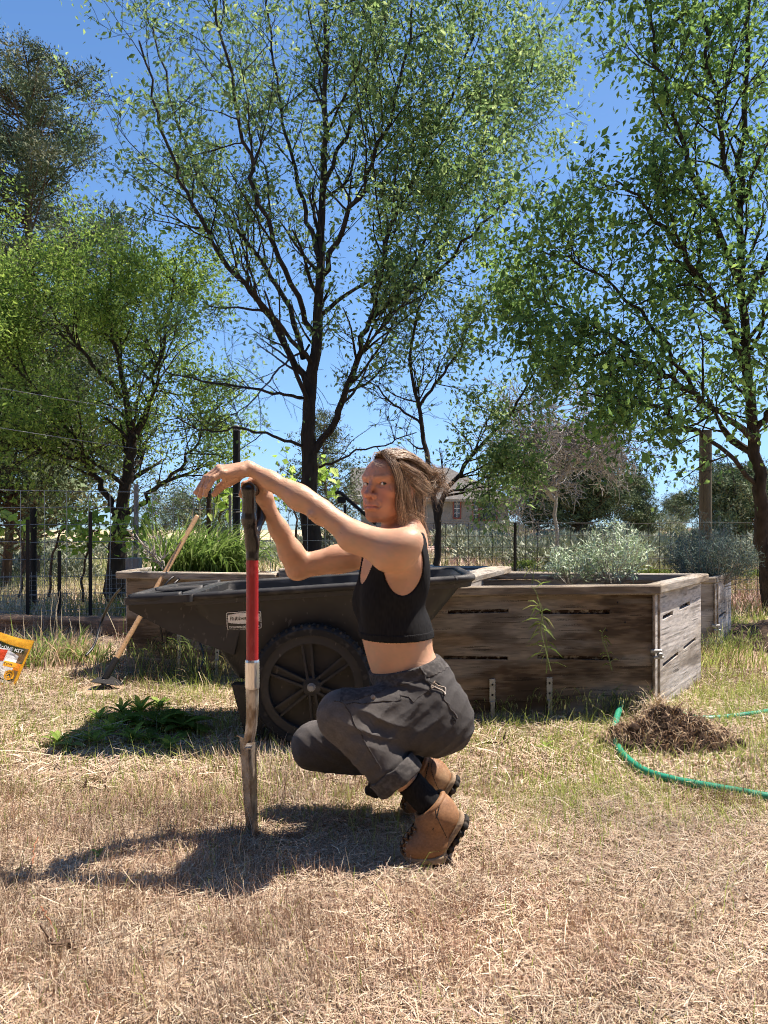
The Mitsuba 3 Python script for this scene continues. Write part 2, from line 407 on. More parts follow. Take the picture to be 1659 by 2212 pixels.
rv = np.array([[x0h - 1, DH - 0.7, zt - 0.05], [x1h + 0.35, DH - 0.7, zt - 0.05], [x0h - 1, DH + 4, zr], [(968 - HX) / FOC * (DH + 4), DH + 4, zr], [x0h - 1, DH + 8, zt], [x1h + 0.35, DH + 8, zt],
               [x0h - 1, DH - 0.7, zt - 0.20], [x1h + 0.35, DH - 0.7, zt - 0.20], [x0h - 1, DH + 8, zt - 0.2], [x1h + 0.35, DH + 8, zt - 0.2]])
rk = obj('roof', trimesh.convex.convex_hull(rv), 'roof_shingle', house)
obj('eave_board', box((x1h - x0h + 1.4, 0.04, 0.20), ((x0h - 1 + x1h + 0.35) / 2, DH - 0.725, zt - 0.13)), 'siding_paint', rk)
# ------------------------------------------------------------------ fences
def wire(a, b, r=0.0022, n=2, sag=0.0, rng=None):
    p = np.asarray(a, float) + (np.asarray(b, float) - np.asarray(a, float)) * np.linspace(0, 1, n)[:, None]
    if n > 2:
        p[:, 2] -= sag * 4 * np.linspace(0, 1, n) * (1 - np.linspace(0, 1, n))
        if rng is not None: p[1:-1] += rng.normal(0, r * 1.2, (n - 2, 3))
    return tube(p, r, 4, caps=False)
rngf = np.random.default_rng(21)
def mesh_panel(name, parent, a, b, zlo, zhi, dx, dzs, r, bsdf='fence_wire'):
    """Welded wire between two ground points: upright wires every dx, level wires at heights dzs, joined into one part."""
    a, b = np.asarray(a, float), np.asarray(b, float)
    L = np.linalg.norm(b - a); n = int(L / dx); ms = []
    for z in dzs:
        ms.append(wire([*a, z], [*b, z], r, 12, 0, rngf))
    t = np.arange(n + 1) * dx / L
    for s in t:
        q = a + (b - a) * s
        off = rngf.normal(0, r, 2)
        ms.append(wire([q[0] + off[0], q[1] - 2 * r, zlo], [q[0] + off[1], q[1] - 2 * r, zhi], r, 4, 0, rngf))
    k = obj(name, merge(ms), bsdf, parent)
    tag(k, kind='stuff')
    return k
fl = thing('wire_fence', 'wire panel fence on the left with large cells above fine mesh, vines behind', 'fence')
la, lb = np.array([-4.6, 6.75]), np.array([-0.2, 8.3])
mesh_panel('cattle_panel', fl, la, lb, 0.02, 1.28, 0.20, [0.12, 0.28, 0.45, 0.62, 0.79, 0.955, 1.12, 1.28], 0.0034, 'zinc')
mesh_panel('fine_mesh', fl, la + [0.0, -0.02], lb + [0.0, -0.02], 0.0, 0.50, 0.048, list(np.arange(0.03, 0.51, 0.048)), 0.0016, 'zinc')
for z in (1.78, 2.16):
    a3, b3 = np.array([*(la + [0, 0.05]), z + 0.24]), np.array([*(la + (lb - la) * 0.62 + [0, 0.05]), z - 0.13])
    obj('top_wire', wire(a3, b3, 0.0032, 12, 0.02), 'zinc', fl)
def t_post(parent, x, y, h, bsdf='black_steel', name='t_post'):
    R = np.eye(3)
    obj(name, merge([box((0.034, 0.004, h), (x, y, h / 2)), box((0.004, 0.032, h), (x, y + 0.018, h / 2))]), bsdf, parent)
def at(px, d): return (px - HX) / FOC * d
for px, d, h in ((195, 7.25, 0.74), (60, 7.1, 1.0), (128, 7.2, 0.7)):
    t_post(fl, at(px, d), d, h if h != 0.74 else 1.08)
# far fence: 4 inch welded wire on thin steel posts, across the meadow's edge
ff = thing('wire_fence', 'square mesh wire fence along the meadow behind the beds', 'fence')
fa, fb = np.array([-0.9, 8.55]), np.array([6.2, 9.1])
mesh_panel('welded_wire', ff, fa, fb, 0.02, 0.98, 0.135, [0.05, 0.18, 0.31, 0.44, 0.57, 0.70, 0.83, 0.98], 0.0036, 'black_steel')
for px in (1112,):
    d = 8.75
    t_post(ff, at(px, d), d - 0.03, 0.99)
obj('brace_post', tube([[at(1111, 8.75), 8.72, 0], [at(1111, 8.75), 8.72, 0.85]], 0.016, 8), 'black_steel', ff)
# the posts of the gate gap behind the spade
def post(name, label, cat, px, d, pt, r, bsdf, sides=12, cap=None):
    x = at(px, d); z = EYE - (pt - HY) / FOC * d
    k = thing(name, label, cat)
    obj('shaft', tube([[x, d, -0.05], [x, d, z * 0.5], [x, d, z]], [r * 1.05, r, r * 0.98], sides), bsdf, k, smooth=50)
    if cap: obj('cap', lathe([(0, 0.034), (r * 0.7, 0.031), (r * 1.08, 0.018), (r * 1.08, -0.03)], (x, d, z), (0, 0, 1), 16), cap, k, smooth=40)
    return k, x, z
pk, px_, pz_ = post('pipe_post', 'tall black pipe post with grey cap, behind the spade grip', 'post', 511, 8.35, 925, 0.040, 'black_steel', cap='zinc')
for z in np.arange(0.25, 1.75, 0.17):
    obj('tie_wire', tube(np.array([[px_ + 0.044 * math.cos(a), 8.35 + 0.044 * math.sin(a), z] for a in np.linspace(0, 6.28, 14)]), 0.004, 4, caps=False), 'fence_wire', pk)
post('pipe_post', 'shorter rusty brown post below the drooping hand', 'post', 451, 8.9, 1061, 0.030, 'rust_brown_steel', cap='black_steel')
post('grey_post', 'slim grey stake between the brown post and the black pipe post', 'post', 497, 8.6, 1068, 0.018, 'grey_post_wood', 8)
post('grey_post', 'weathered grey wooden post at the corner of the left bed, beside the elm trunk', 'post', 294, 8.0, 1046, 0.028, 'grey_post_wood', 8)
k = numbered('post_stub'); sx = at(289, 7.6)
scene[k] = mikit.ply(box((0.14, 0.12, 0.62), (sx, 7.6, 0.31), bevel=0.012), 'grey_post_wood')
tag(k, 'short thick grey post stub standing before the slim grey post at the left bed', 'post')
post('pipe_post', 'black steel post with its foot in the vines on the far left', 'post', 72, 8.2, 1098, 0.035, 'black_steel')
ub = thing('utility_box', 'small grey-green electrical box on a dark stake behind the spade', 'box')
bx_ = at(483, 8.6)
obj('casing', box((0.10, 0.06, 0.15), (bx_, 8.6, 0.86), bevel=0.008), 'grey_post_wood', ub)
obj('stake', box((0.06, 0.04, 0.78), (bx_, 8.6, 0.39), bevel=0.004), 'black_steel', ub)
post('utility_pole', 'thick brown wooden pole rising into the leaves at the right', 'pole', 1524, 10.2, 930, 0.082, 'brown_pole_wood', 16)
# a black pump handle standing above the trough, left of the woman's face
ph = thing('hand_pump', 'black pump handle on a thin standpipe, left of the face', 'pump')
hx_, hd_ = at(735, 7.9), 7.9
obj('standpipe', tube([[at(748, hd_), hd_, 0], [at(745, hd_), hd_, EYE - (1090 - HY) / FOC * hd_]], 0.014, 10), 'black_steel', ph, smooth=50)
obj('spout_head', merge([box((0.09, 0.05, 0.07), (at(738, hd_), hd_, EYE - (1080 - HY) / FOC * hd_), bevel=0.012)]), 'black_steel', ph)
obj('lever', tube(curve([U(724, 1066, hd_), U(735, 1064, hd_), U(755, 1082, hd_), U(785, 1108, hd_), U(812, 1132, hd_)], 16), 0.019, 9), 'black_steel', ph, smooth=True)

# ------------------------------------------------------------------ behind the photographer: the dark house that keeps the sky off whatever faces the camera, and trees at both sides
mat('stained_siding', mikit.proc(lambda p, n, uv: mix((0.045, 0.032, 0.024), (0.085, 0.062, 0.046), fbm(p.x * 2, p.y, p.z * 14))), 0.8, 0.2)
hb = thing('house', 'dark stained wooden house behind the photographer, outside the picture', 'house')
obj('wall', box((22.0, 8.0, 5.6), (0.5, -8.2, 2.8)), 'stained_siding', hb)
rv = np.array([[-11.2, -3.5, 5.5], [12.2, -3.5, 5.5], [-11.2, -12.9, 5.5], [12.2, -12.9, 5.5], [-11.2, -8.2, 8.6], [12.2, -8.2, 8.6]])
obj('roof', trimesh.convex.convex_hull(rv), 'roof_shingle', hb)
# ------------------------------------------------------------------ trees: limbs laid out in the round, side branches and leaves grown on them
LEAFGAIN = np.array([2.65, 2.6, 3.1])      # a thin leaf passes about as much light as it throws back
class Tree:
    def __init__(self, seed):
        self.rng = np.random.default_rng(seed)
        self.tubes, self.twigs = [], []          # (points, radii)
        self.spots = []                          # leaf places: position, direction, density
    def limb(self, pts, r0, r1, n=22, sides=9, jit=0.02):
        c = curve(pts, n)
        c[1:] += self.rng.normal(0, jit, (n - 1, 3)) * np.array([1, 1, 0.5])
        if r0 < 0.066: r0 = r0 * 0.72
        r = r1 + (r0 - r1) * (1 - np.linspace(0, 1, n)) ** (1.15 if r0 < 0.08 else 1.7)
        self.tubes.append((c, r, sides))
        return c, r
    def branch(self, p, d, L, r, depth, up=0.25, wig=0.18, spread=(28, 60), kids=5, leafy=None, n=None):
        rng = self.rng
        n = n or max(4, int(L / 0.09))
        n = min(n, 14)
        pts = [np.array(p)]; d = norm(d); st = L / n
        for i in range(n):
            d = norm(d + rng.normal(0, wig, 3) * 0.6 + np.array([0, 0, up]) * 0.14)
            pts.append(pts[-1] + d * st)
        pts = np.array(pts)
        rad = np.linspace(r, max(r * 0.35, 0.0022), n + 1)
        self.tubes.append((pts, rad, 5 if r > 0.012 else 3))
        if depth > 0:
            for _ in range(kids):
                t = rng.uniform(0.22, 1.0); i = min(int(t * n), n - 1)
                q = pts[i] + (pts[i + 1] - pts[i]) * (t * n - i)
                td = norm(pts[i + 1] - pts[i])
                a = math.radians(rng.uniform(*spread)); s = norm(np.cross(td, rng.normal(0, 1, 3)))
                self.branch(q, td * math.cos(a) + s * math.sin(a), L * rng.uniform(0.35, 0.62), max(rad[i] * 0.55, 0.0025), depth - 1, up, wig, spread, max(kids - 1, 3), leafy)
        if depth <= 1:
            ds = norm(np.gradient(pts, axis=0))
            for i in range(1, n + 1):
                self.spots.append((pts[i], ds[i]))
    def along(self, limb, k, L, t0=0.15, t1=1.0, r=0.5, depth=2, aim=None, **kw):
        c, rad = limb; n = len(c) - 1; rng = self.rng
        for _ in range(k):
            t = rng.uniform(t0, t1); i = min(int(t * n), n - 1)
            q = c[i] + (c[i + 1] - c[i]) * (t * n - i); td = norm(c[i + 1] - c[i])
            a = math.radians(rng.uniform(25, 65)); s = norm(np.cross(td, rng.normal(0, 1, 3)))
            d = td * math.cos(a) + s * math.sin(a)
            if aim is not None: d = norm(d + np.asarray(aim) * rng.uniform(0.2, 1.0))
            self.branch(q, d, L * rng.uniform(0.6, 1.25) * (1.15 - 0.5 * t), max(min(rad[i] * r, 0.03), 0.006), depth, **kw)
    def wood(self, k=1.0):
        return merge([tube(p, r * k, s, caps=False) for p, r, s in self.tubes])
    def leaves(self, per, size, tints, keep=None, droop=0.5, width=0.45, out=0.05, lit=None, fold=0.25):
        """Folded pointed leaves, four triangles each, round every leaf spot."""
        rng = self.rng
        P = np.array([s[0] for s in self.spots]); D = np.array([s[1] for s in self.spots])
        w = np.ones(len(P)) if keep is None else keep(P)
        cnt = rng.poisson(per * w)
        P, D = np.repeat(P, cnt, 0), np.repeat(D, cnt, 0)
        N = len(P)
        P = P + rng.normal(0, out, (N, 3))
        a = norm(D * 0.6 + rng.normal(0, 0.75, (N, 3)) + np.array([0, 0, -droop]))
        nrm = rng.normal(0, 1, (N, 3)) + np.array([0, 0, 0.9])
        b = norm(np.cross(nrm, a)); c = np.cross(a, b)
        S = (size * np.exp(rng.normal(0, 0.28, N)))[:, None]
        W = S * width * rng.uniform(0.8, 1.2, (N, 1)) * 0.5
        v = np.stack([P, P + a * S * 0.42 + b * W + c * W * fold, P + a * S * 0.40 - c * S * 0.02, P + a * S * 0.42 - b * W + c * W * fold, P + a * S * 0.98 - c * S * 0.06], 1)
        o = (np.arange(N) * 5)[:, None]
        f = np.concatenate([o + [0, 1, 2], o + [2, 1, 4], o + [0, 2, 3], o + [2, 4, 3]], 0)
        tints = np.asarray(tints, float)
        t = rng.random(N); k = rng.integers(0, len(tints), N)
        col = tints[k] * LEAFGAIN * (0.75 + 0.5 * t[:, None])
        return trimesh.Trimesh(v.reshape(-1, 3), f, process=False), np.repeat(col, 5, 0)

ELM = [(0.080, 0.125, 0.034), (0.064, 0.105, 0.030), (0.105, 0.150, 0.046), (0.055, 0.090, 0.030), (0.14, 0.180, 0.065)]
def plant_tree(name, label, tree, leafargs, bark='bark_dark', leaf='leaf_blade', group=None, big=0):
    k = thing(name, label, 'tree', group)
    obj('trunk', tree.wood(), bark, k, smooth=True)
    m, c = tree.leaves(**leafargs)
    if big:      # the leaves that show largest are pieces of their own
        V = np.array(m.vertices).reshape(-1, 5, 3)
        cen = V.mean(1)
        px = HX + cen[:, 0] / cen[:, 1] * FOC; py = HY - (cen[:, 2] - EYE) / cen[:, 1] * FOC
        inside = (px > 5) & (px < 1650) & (py > 5) & (py < 1150) & (cen[:, 1] > 1)
        area = np.linalg.norm(np.cross(V[:, 1] - V[:, 0], V[:, 4] - V[:, 0]), axis=1) / cen[:, 1] ** 2
        pick = np.argsort(-area * inside)[:big]
        mask = np.zeros(len(V), bool); mask[pick] = True
        C = c.reshape(-1, 5, 3)
        ff_ = np.array([[0, 1, 2], [2, 1, 4], [0, 2, 3], [2, 4, 3]])
        for i in pick:
            obj('crown__leaf' if False else 'leaf', (V[i], ff_), leaf, k, color=C[i])
        V, C = V[~mask], C[~mask]
        o = (np.arange(len(V)) * 5)[:, None]
        m = trimesh.Trimesh(V.reshape(-1, 3), np.concatenate([o + q for q in ff_], 0), process=False); c = C.reshape(-1, 3)
    cr = obj('crown', m, leaf, k, color=c)
    tag(cr, kind='stuff')
    return k

# ---- the tall elm in the middle
t = Tree(5); D0 = 8.3
tr_ = t.limb([U(674, 1325, D0), U(671, 1150, D0), U(668, 1000, D0), U(670, 880, D0), U(688, 700, D0), U(692, 520, D0 + .1), U(702, 330, D0 + .1), U(704, 130, D0), U(708, -80, D0), U(712, -260, D0)], 0.125, 0.016, 40, 12, 0.012)
L1 = t.limb([U(668, 850, D0), U(632, 775, D0), U(575, 680, D0 - .1), U(530, 620, D0 - .2), U(470, 540, D0 - .3), U(420, 440, D0 - .4), U(372, 340, D0 - .4), U(335, 230, D0 - .4), U(310, 90, D0 - .4)], 0.058, 0.010, 30)
L2 = t.limb([U(655, 775, D0), U(610, 640, D0 + .2), U(560, 565, D0 + .3), U(500, 480, D0 + .4), U(440, 395, D0 + .5), U(395, 300, D0 + .6), U(360, 180, D0 + .6), U(330, 60, D0 + .6)], 0.045, 0.010, 28)
L3 = t.limb([U(680, 720, D0), U(625, 600, D0 - .3), U(572, 470, D0 - .5), U(540, 350, D0 - .6), U(505, 200, D0 - .7), U(470, 30, D0 - .7), U(455, -90, D0 - .7)], 0.045, 0.010, 28)
L4 = t.limb([U(690, 560, D0), U(655, 440, D0 + .2), U(622, 300, D0 + .4), U(590, 130, D0 + .5), U(575, -60, D0 + .5)], 0.040, 0.010, 24)
R1 = t.limb([U(672, 985, D0), U(705, 935, D0 - .05), U(738, 880, D0 - .1), U(772, 780, D0 - .2), U(795, 700, D0 - .3), U(830, 668, D0 - .3), U(895, 625, D0 - .4), U(955, 575, D0 - .5), U(1030, 500, D0 - .6), U(1100, 430, D0 - .7)], 0.062, 0.010, 34)
R2 = t.limb([U(800, 690, D0 - .3), U(818, 600, D0 - .2), U(850, 480, D0 - .1), U(905, 360, D0), U(960, 240, D0), U(1010, 100, D0), U(1040, -60, D0)], 0.042, 0.010, 28)
R3 = t.limb([U(692, 600, D0), U(735, 500, D0 - .2), U(790, 380, D0 - .3), U(840, 260, D0 - .4), U(880, 110, D0 - .4), U(900, -80, D0 - .4)], 0.045, 0.010, 26)
R4 = t.limb([U(700, 400, D0), U(745, 290, D0 + .2), U(800, 170, D0 + .4), U(830, 30, D0 + .5), U(845, -100, D0 + .5)], 0.034, 0.010, 22)
R5 = t.limb([U(840, 655, D0 - .3), U(900, 560, D0 + .1), U(970, 430, D0 + .3), U(1060, 320, D0 + .4), U(1130, 200, D0 + .4), U(1165, 60, D0 + .4)], 0.032, 0.008, 24)
# bare lower limbs
B1 = t.limb([U(655, 860, D0), U(600, 850, D0 - .3), U(520, 835, D0 - .6), U(430, 820, D0 - .8), U(350, 795, D0 - .9)], 0.026, 0.006, 18)
B2 = t.limb([U(660, 965, D0), U(600, 945, D0 - .4), U(530, 925, D0 - .8), U(450, 930, D0 - 1.0), U(380, 905, D0 - 1.1)], 0.026, 0.006, 18)
B3 = t.limb([U(668, 745, D0), U(610, 790, D0 - .4), U(560, 850, D0 - .7), U(510, 900, D0 - .9)], 0.018, 0.005, 14)
B4 = t.limb([U(690, 1010, D0), U(735, 992, D0 - .3), U(780, 972, D0 - .5), U(850, 955, D0 - .6), U(900, 930, D0 - .7)], 0.020, 0.005, 16)
for b, k in ((B1, 9), (B2, 9), (B3, 7), (B4, 6)):
    t.along(b, k, 0.75, depth=2, up=-0.15, wig=0.25, kids=4)
bare = len(t.spots)
for b, k, L in ((tr_, 24, 1.2), (L1, 21, 0.95), (L2, 21, 0.95), (L3, 20, 1.0), (L4, 17, 1.0), (R1, 23, 1.05), (R2, 28, 1.1), (R3, 24, 1.1), (R4, 20, 1.05), (R5, 28, 1.1)):
    t.along(b, k, L, t0=0.28 if b is tr_ else 0.22, depth=2, up=0.28, kids=4)
def keep_main(P):
    px = HX + P[:, 0] / P[:, 1] * FOC; py = HY - (P[:, 2] - EYE) / P[:, 1] * FOC
    w = 0.58 + 0.75 * np.clip((P[:, 0] - (-0.9)) / 1.3, 0, 1)             # fuller on its right side
    w = w * np.where(np.arange(len(P)) < bare, 0.10, 1.0)
    lowz = np.clip((P[:, 2] - 2.2) / 1.2, 0.10, 1)
    return w * lowz * (0.35 + 1.3 * meshkit.fbm(P * 1.7, 2, seed=4))
plant_tree('elm_tree', 'tall many-limbed elm in the middle, dark trunk behind the beds, sparse leaves', t, dict(per=3.5, size=0.056, tints=ELM, keep=keep_main, droop=0.45, out=0.085), big=40)

# ---- the smaller elm behind the woman's head
t = Tree(8); D1 = 7.7
s1 = t.limb([U(944, 1345, D1), U(943, 1225, D1), U(946, 1140, D1), U(955, 1080, D1), U(985, 1030, D1), U(1030, 975, D1 - .1), U(1080, 915, D1 - .2), U(1130, 850, D1 - .3), U(1170, 770, D1 - .3)], 0.058, 0.008, 26, 10, 0.012)
s2 = t.limb([U(946, 1130, D1), U(930, 1040, D1 + .1), U(922, 985, D1 + .1), U(905, 880, D1 + .2), U(885, 790, D1 + .2), U(900, 690, D1 + .2), U(930, 600, D1 + .2)], 0.052, 0.007, 24, 9, 0.014)
s3 = t.limb([U(905, 880, D1 + .2), U(950, 820, D1 + .1), U(1000, 740, D1), U(1040, 660, D1)], 0.026, 0.006, 16)
s4 = t.limb([U(912, 920, D1 + .2), U(860, 880, D1 + .2), U(820, 840, D1 + .2), U(780, 810, D1 + .2)], 0.020, 0.005, 14)
s5 = t.limb([U(958, 1075, D1), U(1030, 1040, D1 - .3), U(1090, 1020, D1 - .5)], 0.020, 0.005, 12)
for b, k, L in ((s1, 13, 0.75), (s2, 13, 0.7), (s3, 10, 0.6), (s4, 8, 0.55), (s5, 6, 0.45)):
    t.along(b, k, L, t0=0.35 if b is s1 or b is s2 else 0.2, depth=2, up=0.1, wig=0.24, kids=4)
plant_tree('elm_tree', 'slender forked elm behind the woman with bare twigs and few leaves', t, dict(per=4.0, out=0.07, size=0.050, tints=ELM, keep=lambda P: (0.15 + 1.9 * np.clip((P[:, 0] - 0.6) / 1.0, 0, 1)) * (0.2 + 1.6 * meshkit.fbm(P * 2, 2, seed=4)), droop=0.4))

# ---- the bushy elm on the left
t = Tree(13); D2 = 9.0
e1 = t.limb([U(250, 1325, D2), U(250, 1200, D2), U(258, 1130, D2), U(268, 1050, D2), U(285, 960, D2), U(270, 860, D2), U(250, 760, D2), U(235, 660, D2), U(240, 560, D2)], 0.135, 0.012, 28, 12, 0.015)
e2 = t.limb([U(262, 1130, D2), U(235, 1085, D2), U(210, 1030, D2 - .1), U(170, 960, D2 - .3), U(110, 880, D2 - .5), U(40, 800, D2 - .6), U(-40, 720, D2 - .6)], 0.065, 0.010, 24)
e3 = t.limb([U(275, 1110, D2), U(320, 1070, D2), U(380, 1020, D2 - .1), U(430, 950, D2 - .1), U(480, 870, D2 - .2)], 0.05, 0.008, 20)
e4 = t.limb([U(280, 970, D2), U(320, 870, D2 + .1), U(350, 760, D2 + .2), U(370, 650, D2 + .2), U(385, 560, D2 + .2)], 0.045, 0.008, 20)
e5 = t.limb([U(262, 860, D2), U(190, 770, D2 - .2), U(120, 680, D2 - .4), U(80, 590, D2 - .4)], 0.04, 0.008, 20)
e6 = t.limb([U(195, 1000, D2 - .1), U(110, 975, D2 - .5), U(10, 960, D2 - .8), U(-80, 930, D2 - 1)], 0.035, 0.008, 18)
for b, k, L in ((e1, 26, 1.0), (e2, 26, 0.95), (e3, 20, 0.85), (e4, 26, 0.95), (e5, 24, 0.95), (e6, 20, 0.8)):
    t.along(b, k, L, t0=0.35 if b is e1 else 0.25, depth=2, up=0.12, wig=0.24, kids=4)
ELM2 = [(0.10, 0.15, 0.026), (0.13, 0.185, 0.032), (0.075, 0.12, 0.024), (0.16, 0.21, 0.045), (0.06, 0.10, 0.024)]
plant_tree('elm_tree', 'bushy elm on the left with forked trunk behind the wire fence, dense small leaves', t, dict(per=6.0, out=0.09, size=0.046, tints=ELM2, keep=lambda P: np.clip((P[:, 2] - 1.3) / 1.0, 0.25, 1) * (0.5 + 1.1 * meshkit.fbm(P * 1.6, 2, seed=7)), droop=0.4))

# ---- the big-leaved elm on the right
t = Tree(17); D3 = 6.9
g1 = t.limb([U(1668, 1355, 8.0), U(1655, 1200, 7.9), U(1640, 1080, 7.7), U(1628, 930, 7.5), U(1610, 760, 7.3), U(1598, 560, 7.2), U(1600, 360, 7.2), U(1612, 120, 7.2), U(1620, -120, 7.2)], 0.095, 0.02, 34, 12, 0.014)
g2 = t.limb([U(1628, 950, 7.5), U(1575, 905, 7.2), U(1500, 850, 6.9), U(1420, 800, 6.7), U(1330, 775, 6.5), U(1250, 755, 6.4)], 0.05, 0.008, 24)
g3 = t.limb([U(1612, 780, 7.3), U(1555, 665, 7.0), U(1490, 560, 6.8), U(1420, 480, 6.7), U(1375, 425, 6.6), U(1335, 390, 6.6)], 0.05, 0.008, 24)
g4 = t.limb([U(1600, 620, 7.2), U(1540, 470, 6.9), U(1480, 320, 6.8), U(1430, 180, 6.7), U(1400, 30, 6.7), U(1385, -80, 6.7)], 0.045, 0.008, 24)
g5 = t.limb([U(1600, 480, 7.2), U(1560, 300, 7.0), U(1530, 120, 6.9), U(1515, -80, 6.9)], 0.04, 0.010, 20)
g6 = t.limb([U(1640, 1060, 7.7), U(1580, 985, 7.3), U(1500, 930, 6.9), U(1420, 880, 6.6), U(1340, 860, 6.4), U(1255, 850, 6.3)], 0.035, 0.007, 24)
g7 = t.limb([U(1605, 660, 7.2), U(1690, 500, 7.0), U(1790, 330, 6.9), U(1880, 120, 6.9)], 0.05, 0.010, 20)
g8 = t.limb([U(1628, 930, 7.5), U(1720, 820, 7.2), U(1830, 720, 7.1)], 0.05, 0.010, 18)
g9 = t.limb([U(1500, 850, 6.9), U(1420, 720, 6.9), U(1350, 645, 6.9), U(1300, 600, 6.9), U(1240, 565, 6.9), U(1180, 545, 6.9)], 0.026, 0.007, 20)
g10 = t.limb([U(1420, 800, 6.7), U(1340, 740, 6.8), U(1260, 690, 6.9), U(1190, 655, 7.0), U(1130, 640, 7.0)], 0.024, 0.006, 18)
for b, k, L in ((g1, 24, 0.9), (g2, 24, 0.75), (g3, 24, 0.62), (g4, 26, 0.62), (g5, 22, 0.85), (g6, 19, 0.55), (g7, 14, 0.9), (g8, 12, 0.8), (g9, 18, 0.9), (g10, 15, 0.9)):
    t.along(b, k, L, t0=0.3 if b is g1 else 0.2, depth=2, up=0.05, wig=0.2, kids=4)
ELM3 = [(0.060, 0.108, 0.026), (0.075, 0.128, 0.030), (0.050, 0.090, 0.024), (0.11, 0.165, 0.036), (0.042, 0.076, 0.022)]
plant_tree('elm_tree', 'dark-trunked elm at the right edge with large dense green leaves', t, dict(per=1.9, out=0.11, size=0.062, tints=ELM3, keep=lambda P: np.clip((P[:, 2] - 1.25) / 0.8, 0.05, 1) * (0.35 + 1.3 * meshkit.fbm(P * 2.2, 2, seed=3)), droop=0.5, width=0.5), big=220)

# ------------------------------------------------------------------ junipers: ragged sprays of scale foliage on many short boughs
def juniper(label, x, y, h, w, seed, n=260, tint=((0.105, 0.145, 0.070), (0.135, 0.175, 0.088), (0.165, 0.175, 0.10), (0.080, 0.115, 0.056)), base=0.0, lean=0.0, lod=1.0, shape=0.75, group=None, crownstart=0.12, spray=1.0, thin=1.0, fine=1.0):
    rng = np.random.default_rng(seed)
    k = thing('juniper_tree', label, 'tree', group)
    z0 = float(gz(x, y))
    top = np.array([x + lean, y, z0 + h])
    trunk = curve([[x, y, z0 - 0.1], [x + 0.02 * h, y, z0 + h * 0.3], [x + lean * 0.6, y, z0 + h * 0.65], top], 16)
    parts = [tube(trunk, np.linspace(0.035 * h * 0.55, 0.01, 16), 8, caps=False)]
    V, F, C, off = [], [], [], 0
    tint = np.asarray(tint)
    for i in range(n):
        t = crownstart + (1 - crownstart) * rng.random() ** 0.85
        j = min(int(t * 15), 14)
        p = trunk[j] + (trunk[j + 1] - trunk[j]) * (t * 15 - j)
        a = rng.uniform(0, 2 * np.pi)
        prof = w * 0.5 * min(1, (1 - t) ** shape * 1.15 + 0.07) * (0.6 + 0.4 * min(1, (t - crownstart) / 0.12 + 0.35))
        L = prof * rng.uniform(0.45, 1.15)
        d = norm([math.cos(a), math.sin(a), rng.uniform(0.15, 0.75)])
        e = p + d * L + np.array([0, 0, 0.08 * L])
        bp = curve([p, p + d * L * 0.5 - [0, 0, 0.04 * L], e], 7)
        parts.append(tube(bp, np.linspace(0.012 + 0.006 * L, 0.004, 7), 4, caps=False))
        nc = int(max(2, (3 + 5 * L) * thin))
        for c in range(nc):
            s = rng.uniform(0.35, 1.05)
            q = p + (e - p) * s + rng.normal(0, 0.07 * (0.5 + L), 3)
            rad = rng.uniform(0.09, 0.20) * (0.6 + 0.25 * min(L, 2)) * spray
            m = int(34 * lod)
            o = rng.normal(0, 0.48, (m, 3)) * rad * np.array([1, 1, 0.9]) + q
            dd = norm((o - q) / rad * 0.8 + rng.normal(0, 0.5, (m, 3)) + np.array([0, 0, 0.35]))
            ln = rad * fine * rng.uniform(0.35, 0.75, (m, 1)); sd = norm(np.cross(dd, rng.normal(0, 1, (m, 3)))) * ln * rng.uniform(0.14, 0.30, (m, 1))
            v = np.stack([o - sd, o + sd, o + dd * ln], 1)
            col = tint[rng.integers(0, len(tint))] * rng.uniform(0.7, 1.25) * (0.8 + 0.4 * rng.random((m, 1)))
            V.append(v.reshape(-1, 3)); F.append(np.arange(m * 3).reshape(-1, 3) + off); off += m * 3
            C.append(np.repeat(col, 3, 0))
    obj('trunk', merge(parts), 'bark_brown', k, smooth=True)
    cr = obj('crown', trimesh.Trimesh(np.vstack(V), np.vstack(F), process=False), 'needle_leaf', k, color=np.vstack(C))
    tag(cr, kind='stuff')
    return k
juniper('tall olive-brown juniper at the left edge, its top against the sky', at(62, 13.0), 13.0, 9.1, 5.0, 31, n=250, shape=0.47, crownstart=0.1, spray=1.25, thin=0.62, lod=3.0, fine=0.55)
juniper('second juniper low at the left edge behind the fence, in shade', at(10, 11.0), 11.0, 4.2, 3.4, 32, n=150, shape=0.5)
juniper('broad juniper with several trunks right of the house', at(1245, 27.0), 27.0, 4.1, 4.6, 33, n=330, lod=1.0, shape=0.42, crownstart=0.2)
juniper('juniper close beside the broad one, left of it near the house corner', at(1160, 29.0), 29.0, 3.4, 2.6, 37, n=200, lod=1.0, shape=0.5, crownstart=0.2)
juniper('smaller dark juniper to the right of the broad one', at(1375, 30.0), 30.0, 2.5, 2.1, 34, n=170, lod=1.0, shape=0.5)
juniper('far juniper on the skyline left of the brown pole', at(1462, 45.0), 45.0, 2.1, 2.6, 35, n=120, lod=0.8, shape=0.5)
juniper('wide juniper behind the brown pole at the right', at(1600, 26.0), 26.0, 2.6, 4.2, 36, n=200, lod=1.0, shape=0.45)
juniper('juniper behind the main elm trunk, top showing left of the woman', at(700, 24.0), 24.0, 4.6, 3.2, 38, n=130, lod=0.6, shape=0.5)
juniper('small juniper seen under the spade arm on the left meadow', at(335, 34.0), 34.0, 2.6, 2.4, 39, n=80, lod=0.5)
juniper('dark wide juniper behind the tall bed grass', at(430, 28.0), 28.0, 2.0, 3.4, 40, n=90, lod=0.5, shape=0.4)
